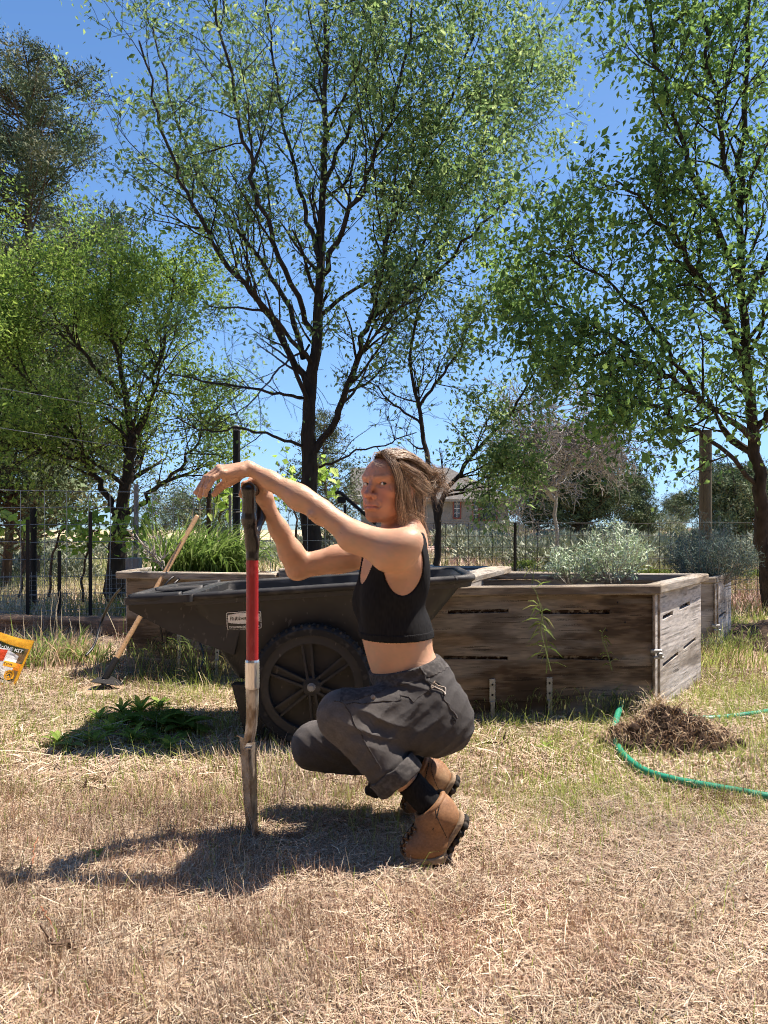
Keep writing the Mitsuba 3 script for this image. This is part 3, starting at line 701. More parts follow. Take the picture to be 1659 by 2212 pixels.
# the grey dead tree in front of the broad juniper
t = Tree(41); Dd = 15.0
d1 = t.limb([U(1205, 1215, Dd), U(1200, 1120, Dd), U(1195, 1040, Dd), U(1190, 960, Dd)], 0.022, 0.012, 12)
for q in ([(1198, 1080), (1150, 1020), (1120, 980)], [(1196, 1050), (1240, 1000), (1285, 960)], [(1192, 990), (1160, 950), (1150, 910)], [(1197, 1060), (1150, 1050), (1105, 1035)], [(1194, 1010), (1230, 960), (1250, 925)]):
    b = t.limb([U(x, y, Dd - 0.3 * i) for i, (x, y) in enumerate(q)], 0.03, 0.008, 10)
    t.along(b, 22, 1.25, depth=2, up=-0.1, wig=0.42, kids=6)
kd = thing('dead_tree', 'bare grey dead tree with tangled twigs in front of the broad juniper', 'tree')
obj('trunk', t.wood(2.6), 'bark_pale', kd, smooth=True)

juniper('juniper standing outside the picture to the left of the photographer', -6.8, 2.6, 7.0, 4.6, 61, n=110, lod=0.5, shape=0.4)
juniper('juniper standing outside the picture on the far left beside the fence', -9.0, 6.0, 7.5, 4.6, 62, n=110, lod=0.5, shape=0.4)
juniper('juniper standing outside the picture to the right of the photographer', 9.5, 0.5, 7.0, 4.6, 63, n=110, lod=0.5, shape=0.4)
# ------------------------------------------------------------------ boards with their own grain coordinates
rngb = np.random.default_rng(3)
def board(a, b, width, thick, up=(0, 0, 1), bevel=0.004, cuts=None, warp=0.0):
    """A board from a to b (its long axis), width along up, thickness across; returns mesh and uv."""
    a, b = np.asarray(a, float), np.asarray(b, float)
    x = norm(b - a); z = norm(np.asarray(up, float) - x * np.dot(up, x)); y = np.cross(z, x)
    L = np.linalg.norm(b - a)
    if cuts:
        from shapely.geometry import box as sbox
        poly = sbox(-L / 2, -width / 2, L / 2, width / 2)
        for c in cuts: poly = poly.difference(c)
        m = prism(poly, thick)
        m.apply_translation([0, 0, -thick / 2])
        v = np.stack([m.vertices[:, 0], -m.vertices[:, 2], m.vertices[:, 1]], 1)
        m = trimesh.Trimesh(v, m.faces, process=False)
    else:
        m = box((L, thick, width), bevel=bevel)
        if warp:
            m = m.subdivide().subdivide().subdivide()
    m.unmerge_vertices()
    v = np.array(m.vertices)
    uv = np.stack([v[:, 0], v[:, 2] + v[:, 1]], 1) + rngb.uniform(0, 20, 2)
    if warp:
        v = v + (meshkit.fbm(v * np.array([3.0, 14, 14]) + uv[0, 0], 3) - 0.5)[:, None] * np.array([0.2, 1, 1]) * warp
    w = v @ np.stack([x, y, z], 0) + (a + b) / 2
    return trimesh.Trimesh(w, m.faces, process=False), uv

def add_board(name, parent, bsdf, *args, **kw):
    m, uv = board(*args, **kw)
    return obj(name, m, bsdf, parent, uv=uv)

def slot(x0, x1, z, h=0.011, tilt=0.0):
    from shapely.geometry import LineString
    return LineString([(x0, z), (x1, z + tilt)]).buffer(h, cap_style=2)

def soil_mesh(poly, z, amp=0.03, step=0.03, seed=0):
    from shapely.geometry import Polygon, Point
    from shapely import contains_xy
    P = Polygon(poly)
    x0, y0, x1, y1 = P.bounds
    xs, ys = np.arange(x0, x1 + step, step), np.arange(y0, y1 + step, step)
    X, Y = np.meshgrid(xs, ys, indexing='ij')
    Z = z + (meshkit.fbm(np.stack([X, Y, 0 * X], -1) * 9, 4, seed=seed) - 0.5) * 2 * amp
    n = len(ys)
    i, j = np.meshgrid(np.arange(len(xs) - 1), np.arange(n - 1), indexing='ij')
    q = np.stack([i * n + j, (i + 1) * n + j, (i + 1) * n + j + 1, i * n + j + 1], -1).reshape(-1, 4)
    inside = contains_xy(P, X.ravel(), Y.ravel())
    q = q[inside[q].all(1)]
    return np.stack([X, Y, Z], -1).reshape(-1, 3), q

def bracket(parent, base, face, h=0.20, w=0.028):
    """A bent galvanized strap spiked into the ground against a panel."""
    base = np.asarray(base, float); f = norm(face); s = np.cross([0, 0, 1], f)
    R = np.stack([s, f, [0, 0, 1]], 1)
    ms = [place(box((w, 0.004, h * 0.55), (0, 0.006, h * 0.72), bevel=0.001), R, base),
          place(box((w * 0.75, 0.004, h * 0.5), (0, 0.014, h * 0.22), bevel=0.001), R, base),
          place(box((w * 0.75, 0.012, 0.004), (0, 0.01, h * 0.455)), R, base)]
    k = obj('bracket', merge(ms), 'zinc', parent)
    for zz in (0.86, 0.62):
        obj('screw', place(lathe([(0, 0.003), (0.004, 0.0025), (0.0055, 0)], (0, 0.008, h * zz), (0, 1, 0), 10), R, base), 'black_steel', k)

def raised_bed(root, corners, h, front_mat, side_mat, rim_w=0.075, rim_t=0.045, panels=None, rims=None, soil_drop=0.10, over=0.03):
    """Panels between the corners (in order, seen from above), boards along the top, soil inside."""
    c = np.asarray(corners, float)
    cen = c.mean(0)
    n = len(c)
    for k in range(n):
        a, b = c[k], c[(k + 1) % n]
        o = norm(np.array([(b - a)[1], -(b - a)[0]]))
        if np.dot(o, (a + b) / 2 - cen) < 0: o = -o
        L = np.linalg.norm(b - a)
        cuts = (panels or {}).get(k)
        t = norm(b - a)
        m3 = lambda q, z: np.array([q[0], q[1], z])
        add_board('side_panel', root, front_mat if k == 0 else side_mat, m3(a + t * 0.012 - o * 0.010, (h - rim_t) / 2 - 0.012), m3(b - t * 0.012 - o * 0.010, (h - rim_t) / 2 - 0.012), h - rim_t + 0.02, 0.018, cuts=cuts or [slot(-9, -8, 0)])
        if rims is None or k in rims:
            e0, e1 = (rims or {}).get(k, (0.03, 0.03))
            p0, p1 = a - t * e0 + o * (over - rim_w / 2), b + t * e1 + o * (over - rim_w / 2)
            add_board('rim_board', root, 'grey_board', m3(p0, h - rim_t / 2 + 0.0015 * k), m3(p1, h - rim_t / 2 + 0.0015 * k), rim_t, rim_w, bevel=0.006, warp=0.008)
    ins = cen + (c - cen) * 0.97
    sk = obj('soil', soil_mesh(ins, h - soil_drop, seed=n + int(10 * h)), 'dark_soil', root, smooth=True)
    labels[sk] = {'label': 'dark soil filling the bed'}
    obj('soil_side', trimesh.creation.extrude_polygon(__import__('shapely').geometry.Polygon(cen + (c - cen) * 1.0).buffer(-0.024), h - soil_drop - 0.012, engine='earcut').subdivide(), 'grey_soil', root)

# ------------------------------------------------------------------ the raised bed in the middle
def XY(px, py, d): return U(px, py, d)[:2]
FL, FR, BR, BL = np.array([-0.10, 3.45]), np.array([1.315, 3.63]), np.array([1.90, 4.47]), np.array([0.62, 4.72])
bed1 = thing('raised_bed', 'wide weathered plywood garden bed behind the squatting woman, pale shrub growing in it', 'raised bed')
H1 = 0.635
def fcut(px, pz, L=1.4265): return None
fronts = [slot(-0.31, -0.017, 0.232, 0.009, 0.003), slot(0.135, 0.485, 0.226, 0.010, -0.004), slot(-0.33, -0.02, 0.020, 0.008, -0.010), slot(0.125, 0.50, 0.014, 0.009, -0.018), slot(-0.66, -0.42, 0.23), slot(-0.66, -0.42, 0.02)]
sides = [slot(-0.36, -0.16, 0.175, 0.012, 0.008), slot(-0.02, 0.22, 0.195, 0.012, 0.008), slot(-0.36, -0.05, -0.065, 0.010, 0.02), slot(0.07, 0.36, -0.035, 0.010, 0.02)]
raised_bed(bed1, [FL, FR, BR, BL], H1, 'weathered_plywood', 'grey_plywood', panels={0: fronts, 1: sides}, rims={0: (0.0, 0.02), 1: (0.0, 0.06), 2: (0.0, 0.0)})
# the cross board that lies over the bed from front to back
add_board('cross_board', bed1, 'grey_board', [0.34, 3.56, H1 + 0.022], [0.72, 4.60, H1 + 0.024], 0.036, 0.13, bevel=0.006, warp=0.012)
# corner joint: two rods and a latch
cj = np.array([FR[0] + 0.004, FR[1] - 0.012])
for dx in (-0.012, 0.012):
    obj('corner_rod', merge([tube([[cj[0] + dx, cj[1], 0.0], [cj[0] + dx, cj[1], H1 - 0.05]], 0.007, 8)]), 'rusty_steel', bed1)
lt = obj('latch', merge([box((0.055, 0.012, 0.018), (cj[0] - 0.005, cj[1] - 0.014, 0.315), bevel=0.003), box((0.05, 0.016, 0.012), (cj[0] + 0.005, cj[1] - 0.014, 0.285), bevel=0.003), box((0.022, 0.03, 0.02), (cj[0] + 0.012, cj[1] - 0.012, 0.30), bevel=0.004)]), 'zinc', bed1)
fdir = norm(FR - FL); fn = np.array([fdir[1], -fdir[0]])
for px in (1063, 1190):
    x = (px - HX) / FOC * 3.52
    q = FL + fdir * ((x - FL[0]) / fdir[0])
    bracket(bed1, [q[0], q[1] - 0.003, 0.0], [fn[0], fn[1], 0], 0.20)
for px, py in ((1310, 1362), (1352, 1345), (1335, 1302), (1383, 1268)):
    w = U(px, py, 3.60)
    obj('screw_head', lathe([(0, 0.002), (0.004, 0.0015), (0.005, 0)], [w[0], FL[1] + (w[0] - FL[0]) * fdir[1] / fdir[0] - 0.002, w[2]], (fn[0], fn[1], 0), 10), 'black_steel', bed1)

# ------------------------------------------------------------------ the bed on the left, behind the barrow
bed2 = thing('raised_bed', 'plywood garden bed on the left filled with tall green grass, hoe leaning on it', 'raised bed')
A, B, C, D = np.array([-1.60, 4.62]), np.array([-0.66, 4.40]), np.array([-0.42, 5.40]), np.array([-1.55, 5.55])
raised_bed(bed2, [A, B, C, D], 0.645, 'weathered_plywood', 'grey_plywood', panels={0: [slot(-0.36, -0.06, 0.08, 0.014, -0.01), slot(-0.30, -0.1, 0.19, 0.008)]}, rims={0: (0.05, 0.03), 1: (0.0, 0.0), 3: (0, 0)}, soil_drop=0.06)
t2 = norm(B - A); n2 = np.array([t2[1], -t2[0]])
for s in (0.37, 0.62):
    q = A + t2 * s
    bracket(bed2, [q[0], q[1] - 0.003, 0.0], [n2[0], n2[1], 0], 0.27)
add_board('corner_block', bed2, 'grey_board', [-0.62, 4.40, 0.645], [-0.30, 4.46, 0.648], 0.05, 0.10, bevel=0.006, warp=0.014)
# ------------------------------------------------------------------ third bed on the right behind, with the grey-blue bush
bed3 = thing('raised_bed', 'grey plywood garden bed at the far right, partly hidden behind the wide bed', 'raised bed')
P0, P1, P2, P3 = np.array([1.35, 5.50]), np.array([2.46, 5.55]), np.array([2.86, 6.15]), np.array([1.9, 6.6])
raised_bed(bed3, [P0, P1, P2, P3], 0.55, 'grey_plywood', 'grey_plywood', panels={1: [slot(-0.2, 0.1, 0.0, 0.01, 0.01)]}, rims={0: (0, 0), 1: (0, 0.0)}, rim_w=0.05, over=0.012)
for dx in (-0.010, 0.012):
    obj('corner_rod', merge([tube([[P1[0] + dx, P1[1] - 0.012, 0.0], [P1[0] + dx, P1[1] - 0.012, 0.5]], 0.008, 8)]), 'rusty_steel', bed3)
obj('latch', merge([box((0.06, 0.014, 0.02), (P1[0] - 0.004, P1[1] - 0.02, 0.19), bevel=0.003), box((0.05, 0.018, 0.014), (P1[0] + 0.006, P1[1] - 0.02, 0.16), bevel=0.003)]), 'zinc', bed3)
# ------------------------------------------------------------------ a weathered bed at the back of the gap between the two
bed4 = thing('raised_bed', 'low grey board bed frame behind the left bed, between it and the metal trough', 'raised bed')
raised_bed(bed4, [[-0.62, 5.6], [0.30, 5.65], [0.40, 6.4], [-0.6, 6.4]], 0.60, 'grey_plywood', 'grey_plywood', rim_w=0.06)
# ------------------------------------------------------------------ galvanized trough
tr = thing('stock_trough', 'dull blue-grey galvanized metal trough behind the wheelbarrow and beds', 'trough')
tx0, tx1, ty0, ty1, tz = 0.20, 0.75, 5.35, 5.95, 0.60
BEDS = [[FL, FR, BR, BL], [A, B, C, D], [P0, P1, P2, P3]]
def trough_wall(a, b, name):
    a, b = np.array(a), np.array(b)
    t = norm(b - a); nn = np.array([t[1], -t[0]])
    L = np.linalg.norm(b - a); m = []
    k = int(L / 0.05)
    zz = np.linspace(0, tz, 13)
    vs, fs = [], []
    prof = 0.006 * np.sin(zz / tz * np.pi * 6)
    pts = np.array([[*(a + nn * prof[i]), zz[i]] for i in range(13)] + [[*(b + nn * prof[i]), zz[i]] for i in range(13)] + [[*(a + nn * (prof[i] - 0.004)), zz[i]] for i in range(13)] + [[*(b + nn * (prof[i] - 0.004)), zz[i]] for i in range(13)])
    f = [[i, 13 + i, 14 + i, i + 1] for i in range(12)] + [[26 + i, 27 + i, 40 + i, 39 + i] for i in range(12)]
    obj(name, (pts, np.array(f)), 'zinc', tr)
for a, b in (((tx0, ty0), (tx1, ty0)), ((tx1, ty0), (tx1 + 0.15, ty1)), ((tx1 + 0.15, ty1), (tx0, ty1)), ((tx0, ty1), (tx0, ty0))):
    trough_wall(a, b, 'wall_sheet')
obj('rolled_rim', tube([[tx0, ty0, tz], [tx1, ty0, tz], [tx1 + 0.15, ty1, tz], [tx0, ty1, tz], [tx0, ty0, tz]], 0.014, 8), 'zinc', tr)
obj('soil', soil_mesh([[tx0, ty0], [tx1, ty0], [tx1 + 0.15, ty1], [tx0, ty1]], 0.5, seed=5), 'dark_soil', tr, smooth=True)
# ------------------------------------------------------------------ timber edging along the ground at the left fence
tm, tuv = board([-4.2, 6.75, 0.07], [-1.55, 6.30, 0.07], 0.15, 0.17, bevel=0.02, warp=0.05)
k = numbered('garden_timber'); scene[k] = mikit.ply(tm, 'old_timber', uv=tuv)
tag(k, 'weathered reddish landscape timber lying along the foot of the left fence', 'timber')
# ------------------------------------------------------------------ the wheelbarrow: moulded black tub on two large wheels
from shapely.geometry import Polygon, Point, LineString, box as sbox
from shapely import affinity
bar = thing('wheelbarrow', 'big black plastic garden cart with spoked wheels and a white badge, behind the woman', 'wheelbarrow')
NY, FY = 3.10, 3.80                     # near and far side of the rim
# outline stations, from the handle end (left) to the nose (right): rim z rises towards the nose
def rimz(x): return 0.625 + (x + 0.84) * 0.066
def ring(x0, x1, y0, y1, zf, r, n=10):
    """Rounded rectangle, counter-clockwise from above, z from zf(x)."""
    pts = []
    for cx, cy, a0 in ((x1 - r, y0 + r, -90), (x1 - r, y1 - r, 0), (x0 + r, y1 - r, 90), (x0 + r, y0 + r, 180)):
        for k in range(n):
            a = math.radians(a0 + 90 * k / (n - 1))
            pts.append((cx + r * math.cos(a), cy + r * math.sin(a)))
    # densify straight runs
    out = []
    for i in range(len(pts)):
        a, b = np.array(pts[i]), np.array(pts[(i + 1) % len(pts)])
        m = 8 if np.linalg.norm(b - a) > 0.12 else 1
        for k in range(m): out.append(a + (b - a) * k / m)
    out = np.array(out)
    return np.column_stack([out, zf(out[:, 0])])
def loft(rings, close_bottom=None):
    n = len(rings[0]); v = np.vstack(rings); f = []
    for r in range(len(rings) - 1):
        for i in range(n):
            j = (i + 1) % n
            f.append([r * n + i, r * n + j, (r + 1) * n + j, (r + 1) * n + i])
    f = [[a, b, c] for a, b, c, d in f] + [[a, c, d] for a, b, c, d in f]
    if close_bottom is not None:
        k = len(v); v = np.vstack([v, rings[close_bottom].mean(0)])
        o = (close_bottom % len(rings)) * n
        f += [[o + i, o + (i + 1) % n, k] for i in range(n)]
    return trimesh.Trimesh(v, np.array(f), process=False)
x0t, x1t = -0.835, 0.355
def tubring(s, inset=0.0):
    """Section of the tub: s = 0 at the rim, 1 at the floor."""
    e = s ** 1.15
    x0 = x0t + 0.195 * e + inset; x1 = x1t - 0.36 * s + inset * -1
    y0 = NY + 0.10 * s + inset; y1 = FY - 0.10 * s - inset
    bot = 0.255
    return ring(x0, x1, y0, y1, lambda x: rimz(x) * (1 - s) + bot * s, 0.07 + 0.02 * s)
ss = [0.0, 0.05, 0.2, 0.4, 0.6, 0.8, 0.93, 0.985, 1.0]
outer = [tubring(s) for s in ss[:-1]] + [tubring(1.0, 0.03)]
outer[-1][:, 2] -= 0.012
inner = [tubring(s, 0.012) + np.array([0, 0, 0.012]) * (s > 0.5) for s in ss[::-1]]
obj('tub', loft([r for r in outer[::-1]], 0), 'black_plastic', bar, smooth=50)
ti = loft(inner[::-1], -1); ti.invert()
obj('tub_lining', ti, 'dusty_black_plastic', bar, smooth=50)
# rolled lip round the tub
lip = [ring(x0t - 0.012, x1t + 0.014, NY - 0.014, FY + 0.014, rimz, 0.08)]
loop = np.vstack([lip[0], lip[0][:2]])
obj('rim_lip', tube(loop + np.array([0, 0, -0.004]), 0.019, 10, flat=0.9), 'dusty_black_plastic', bar, smooth=True)
skirt = [ring(x0t - 0.02, x1t + 0.02, NY - 0.022, FY + 0.022, lambda x: rimz(x) - 0.012, 0.08), ring(x0t - 0.012, x1t + 0.012, NY - 0.014, FY + 0.014, lambda x: rimz(x) - 0.04, 0.08)]
obj('rim_skirt', loft(skirt), 'black_plastic', bar, smooth=40)
# handle tray at the left end with two hand openings
hx0 = -1.075
def tray_outline():
    p = Polygon([(hx0 + 0.01, NY + 0.02), (x0t + 0.03, NY - 0.03), (x0t + 0.03, FY + 0.03), (hx0 + 0.01, FY - 0.02)]).buffer(0.02)
    return p
hole1 = Polygon([(hx0 + 0.055, NY + 0.09), (x0t - 0.01, NY + 0.07), (x0t - 0.01, 3.42), (hx0 + 0.055, 3.42)]).buffer(-0.02).buffer(0.02)
hole2 = Polygon([(hx0 + 0.055, 3.48), (x0t - 0.01, 3.48), (x0t - 0.01, FY - 0.07), (hx0 + 0.055, FY - 0.09)]).buffer(-0.02).buffer(0.02)
tray = prism(tray_outline().difference(hole1).difference(hole2), 0.03).subdivide()
tray.vertices[:, 2] += rimz(tray.vertices[:, 0]) - 0.022
obj('handle_tray', tray, 'black_plastic', bar)
# rounded top bars of the tray
def hbar(pts, r=0.02):
    p = np.array([[x, y, rimz(x) + 0.002] for x, y in pts])
    return tube(curve(p, 18), r, 9)
for pts in ([(hx0 + 0.02, NY + 0.03), (hx0 + 0.01, NY + 0.3), (hx0 + 0.01, FY - 0.3), (hx0 + 0.02, FY - 0.03)], [(hx0 + 0.015, NY + 0.018), (-0.95, NY - 0.008), (x0t, NY - 0.014)], [(hx0 + 0.015, FY - 0.018), (-0.95, FY + 0.008), (x0t, FY + 0.014)], [(hx0 + 0.02, 3.45), (-0.95, 3.45), (x0t, 3.45)]):
    obj('handle_bar', hbar(pts), 'dusty_black_plastic', bar, smooth=True)
# the wedge under the tray
wv = []
for (x, z) in ((hx0 + 0.0, rimz(hx0) - 0.012), (hx0 + 0.005, rimz(hx0) - 0.045), (hx0 + 0.10, rimz(hx0) - 0.095), (-0.90, 0.475), (-0.63, 0.375), (-0.60, 0.50), (x0t + 0.06, rimz(x0t) - 0.02)):
    for y in (NY + 0.035, FY - 0.035):
        wv.append((x, y, z))
wedge = trimesh.convex.convex_hull(np.array(wv))
wedge.vertices = np.array(wedge.vertices)
hole = merge([box((0.23 - 0.01, 0.22, 0.3), (hx0 + 0.055 + 0.08, 3.26, 0.65)), ])
obj('handle_gusset', wedge, 'black_plastic', bar)
# ledge under the floor, legs and axle
obj('floor_ledge', box((0.62, 0.52, 0.035), (-0.30, 3.45, 0.232), bevel=0.012), 'black_plastic', bar)
for y0, y1 in ((NY + 0.06, NY + 0.13), (FY - 0.13, FY - 0.06)):
    lv = [(x, y, z) for (x, z) in ((-0.645, 0.245), (-0.50, 0.245), (-0.585, 0.015), (-0.515, 0.015)) for y in (y0, y1)]
    leg = trimesh.convex.convex_hull(np.array(lv))
    kk = obj('leg', leg, 'black_plastic', bar)
    obj('leg_groove', trimesh.convex.convex_hull(np.array([(x, y0 - 0.004 if y0 < 3.4 else y1 + 0.004, z) for (x, z) in ((-0.60, 0.225), (-0.548, 0.225), (-0.57, 0.03), (-0.548, 0.03))] + [(x, y0 + 0.01, z) for (x, z) in ((-0.60, 0.225), (-0.548, 0.225), (-0.57, 0.03), (-0.548, 0.03))])), 'black_plastic', kk)
WX, WZ, WR = -0.298, 0.255, 0.255
obj('axle', tube([[WX, NY - 0.06, WZ], [WX, FY + 0.06, WZ]], 0.012, 12), 'zinc', bar)
def wheel(yc, out):
    """out = -1 for the near side."""
    R = np.stack([[1, 0, 0], [0, 0, 1.0], [0, out, 0]], 1)      # local z points outwards
    R = np.stack([[1, 0, 0], [0, 0, 1] if out < 0 else [0, 0, -1], [0, out, 0]], 1).astype(float)
    o = np.array([WX, yc, WZ])
    w = obj('wheel', place(merge([trimesh.creation.annulus(0.178, 0.222, 0.05, sections=64)]), R, o), 'black_plastic', bar, smooth=30)
    prof = [(0.213, -0.032), (0.238, -0.034), (0.250, -0.024), (0.255, 0.0), (0.250, 0.024), (0.238, 0.034), (0.213, 0.032)]
    ty = trimesh.creation.revolve(prof, sections=96)
    obj('tyre', place(ty, R, o), 'tyre_rubber', w, smooth=35)
    lugs = []
    for k in range(48):
        a = 2 * np.pi * k / 48
        for s in (-1, 1):
            m = box((0.010, 0.016, 0.026), (0, 0.2505, s * 0.017), bevel=0.002)
            c, sn = math.cos(a + s * 0.03), math.sin(a + s * 0.03)
            lugs.append(place(place(m, np.array([[c, -sn, 0], [sn, c, 0], [0, 0, 1]])), R, o))
    lk = obj('tyre_tread', merge(lugs), 'tyre_rubber', w); tag(lk, kind='stuff')
    obj('web_disc', place(lathe([(0.0, -0.012), (0.185, -0.012), (0.185, -0.018), (0.0, -0.018)], (0, 0, 0), (0, 0, 1), 48), R, o), 'black_plastic', w)
    for k in range(6):
        a = math.radians(97 + 60 * k)
        c, sn = math.cos(a), math.sin(a)
        M = np.array([[c, -sn, 0], [sn, c, 0], [0, 0, 1]])
        sp = []
        for s in (-1, 1):
            v = [(0.03, s * 0.012 + d, z) for d in (-0.005, 0.005) for z in (-0.012, 0.026)] + [(0.19, s * 0.020 + d, z) for d in (-0.004, 0.004) for z in (-0.012, 0.018)]
            sp.append(trimesh.convex.convex_hull(np.array(v)))
        v = [(0.03, s * 0.012, z) for s in (-1, 1) for z in (-0.012, 0.010)] + [(0.19, s * 0.020, z) for s in (-1, 1) for z in (-0.012, 0.006)]
        sp.append(trimesh.convex.convex_hull(np.array(v)))
        obj('spoke', place(place(merge(sp), M), R, o), 'black_plastic', w)
    obj('hub', place(lathe([(0.0, 0.030), (0.020, 0.030), (0.036, 0.026), (0.044, 0.012), (0.046, -0.012)], (0, 0, 0), (0, 0, 1), 32), R, o), 'dusty_black_plastic', w, smooth=40)
    obj('hub_washer', place(lathe([(0.0, 0.0335), (0.017, 0.0335), (0.018, 0.030)], (0, 0, 0), (0, 0, 1), 24), R, o), 'zinc', w)
    obj('hub_nut', place(lathe([(0.0, 0.043), (0.009, 0.043), (0.0105, 0.0415), (0.0105, 0.0335)], (0, 0, 0), (0, 0, 1), 6), R, o), 'bright_steel', w)
    return w
wheel(NY - 0.005, -1)
wheel(FY + 0.005, 1)
# badge on the near side: it follows the leaning side wall
mat('badge_white', mikit.proc(lambda p, n, uv: mix((0.58, 0.56, 0.52), (0.78, 0.77, 0.74), smoothstep(0.2, 0.5, fbm(p.x * 70, p.y * 70, p.z * 90, octaves=4)))), 0.45, 0.5)
mat('badge_black', (0.018, 0.018, 0.018), 0.4, 0.5)
tilt = math.atan2(0.10, 0.40)
bR = np.stack([[1, 0, 0.065], [-0.065 * 0, math.sin(-tilt) * -1 * -1, math.cos(tilt)], [0, -math.cos(tilt), -math.sin(tilt)]], 1)
bx, bz = -0.586, 0.522
bx_ = norm(np.array([1.0, 0, 0.05])); by_ = norm(np.array([0, -math.sin(tilt), math.cos(tilt)])); bz_ = np.cross(bx_, by_)
bR = np.stack([bx_, by_, bz_], 1)
by = NY + 0.10 * (rimz(bx) - bz) / (rimz(bx) - 0.255) - 0.0035
bo = np.array([bx, by, bz])
W, Hh = 0.145, 0.078
rr = lambda w, h, r: sbox(-w / 2 + r, -h / 2 + r, w / 2 - r, h / 2 - r).buffer(r, quad_segs=6)
roof = Polygon([(-W / 2, 0.012), (-W / 2, 0.034)] + [(-W / 2 + W * t, 0.034 + 0.006 * math.sin(math.pi * t)) for t in np.linspace(0, 1, 12)] + [(W / 2, 0.012)])
outline = rr(W, Hh, 0.008).union(affinity.scale(roof, 0.98, 1.0))
bd = obj('badge', place(prism(outline, 0.0015), bR, bo), 'badge_white', bar)
obj('badge_field', place(prism(outline.buffer(-0.0028), 0.0012), bR, bo + bz_ * 0.0012), 'badge_black', bd)
loz = Polygon([(-0.066, -0.006)] + [(-0.066 + 0.132 * t, 0.028 + 0.007 * math.sin(math.pi * t)) for t in np.linspace(0, 1, 12)] + [(0.066, -0.006)] + [(0.066 - 0.132 * t, -0.006 - 0.008 * math.sin(math.pi * t)) for t in np.linspace(0, 1, 12)])
obj('badge_lozenge', place(prism(loz, 0.0012), bR, bo + bz_ * 0.0021), 'badge_white', bd)
tx = meshkit.text_mesh('Rubbermaid', 0.0155, 0.001, bold=True)
w = tx.bounds[1][0]; tx.apply_scale([0.118 / w, 1, 1]); tx.apply_translation([-0.058, 0.004, 0])
obj('badge_name', place(tx, bR, bo + bz_ * 0.0030), 'badge_black', bd)
tx = meshkit.text_mesh('Commercial Products', 0.0095, 0.001, bold=True)
w = tx.bounds[1][0]; tx.apply_scale([0.128 / w, 1, 1]); tx.apply_translation([-0.064, -0.031, 0])
obj('badge_line', place(tx, bR, bo + bz_ * 0.0022), 'badge_white', bd)
# ------------------------------------------------------------------ the spade the woman leans on; its blade is seen nearly edge on
DS = 2.185
spade = thing('spade', 'upright spade with red shaft and black D grip, blade stuck in the ground', 'spade')
SB, STOP = U(549, 1806, DS), U(545, 1208, DS)
def onshaft(py, dx=0.0, dy=0.0):
    """A point of the shaft axis at the height seen at py."""
    z = EYE - (py - HY) / FOC * DS
    ax, ay = (545 - HX) / FOC * DS, DS
    return np.array([ax + dx, ay + dy, z])
obj('shaft', tube([onshaft(1195), onshaft(1430)], 0.0178, 24), 'red_fibreglass', spade, smooth=50)
# grip: collar, two arms and a crossbar along the depth
gp = U(545, 1045, DS)
zc = gp[2] - 0.020
cx = gp[0]
fg = lambda p: smin(smin(smin(cone(p, onshaft(1206), onshaft(1160), 0.0188, 0.0184),
        smin(cone(p, onshaft(1175), [cx - 0.003, DS - 0.036, zc - 0.085], 0.0182, 0.0200), cone(p, onshaft(1165), [cx + 0.014, DS + 0.050, zc - 0.080], 0.016, 0.0145), 0.012), 0.012),
        smin(cone(p, [cx - 0.003, DS - 0.036, zc - 0.085], [cx - 0.001, DS - 0.052, zc], 0.0200, 0.0185), cone(p, [cx + 0.014, DS + 0.050, zc - 0.080], [cx + 0.010, DS + 0.055, zc], 0.0145, 0.0150), 0.01), 0.012),
        cone(p, [cx - 0.001, DS - 0.054, zc], [cx + 0.010, DS + 0.058, zc], 0.0185, 0.0145), 0.01)
g0 = solid(fg, gp + [-0.06, -0.10, -0.26], gp + [0.07, 0.11, 0.03], 0.003)
obj('d_grip', g0, 'gloss_black_grip', spade, smooth=True)
for s in (-1, 1):
    obj('grip_rivet', lathe([(0, 0.003), (0.003, 0.0026), (0.0045, 0)], onshaft(1172, 0.0185 * s, -0.004), (s, -0.1, 0), 10), 'zinc', spade)
# ferrule with facets and the long steel socket
obj('ferrule', tube([onshaft(1425), onshaft(1430), onshaft(1484), onshaft(1487)], [0.0195, 0.0212, 0.0212, 0.020], 14), 'bright_steel', spade)
sk = curve([onshaft(1484), onshaft(1530, 0.000), onshaft(1570, -0.003), onshaft(1608, -0.012)], 14)
obj('socket', tube(sk, np.linspace(0.0195, 0.0155, 14), 18), 'scuffed_steel', spade, smooth=50)
obj('socket_seam', tube(sk[4:] + np.array([0.012, -0.012, 0]), np.linspace(0.003, 0.006, 10), 8), 'rusty_steel', spade)
# blade: a dished plate, wide in depth, thin in view, with a folded tread at its top
nb, nw = 26, 17
ztop, zbot = U(0, 1603, DS)[2], -0.06
top = onshaft(1606, -0.012)
bv = []
yaw = math.radians(19)
for i in range(nb):
    t = i / (nb - 1)
    z = ztop + (zbot - ztop) * t
    half = 0.076 * (1 - 0.55 * max(0, t - 0.45) ** 1.6 / 0.55 ** 1.6)
    lean = -0.012 + 0.022 * t
    for j in range(nw):
        s = 2 * j / (nw - 1) - 1
        dish = 0.036 * (1 - abs(s) ** 1.05) * (1 - 0.45 * t) - 0.010
        lx, ly = dish, half * s
        x = top[0] + 0.010 + lean + lx * math.cos(yaw) - ly * math.sin(yaw)
        y = top[1] + lx * math.sin(yaw) + ly * math.cos(yaw)
        bv.append([x, y, z])
bv = np.array(bv)
bf = np.array([[i * nw + j, i * nw + j + 1, (i + 1) * nw + j + 1, (i + 1) * nw + j] for i in range(nb - 1) for j in range(nw - 1)])
nrm = np.array([-math.cos(yaw), -math.sin(yaw), 0]) * 0.0026
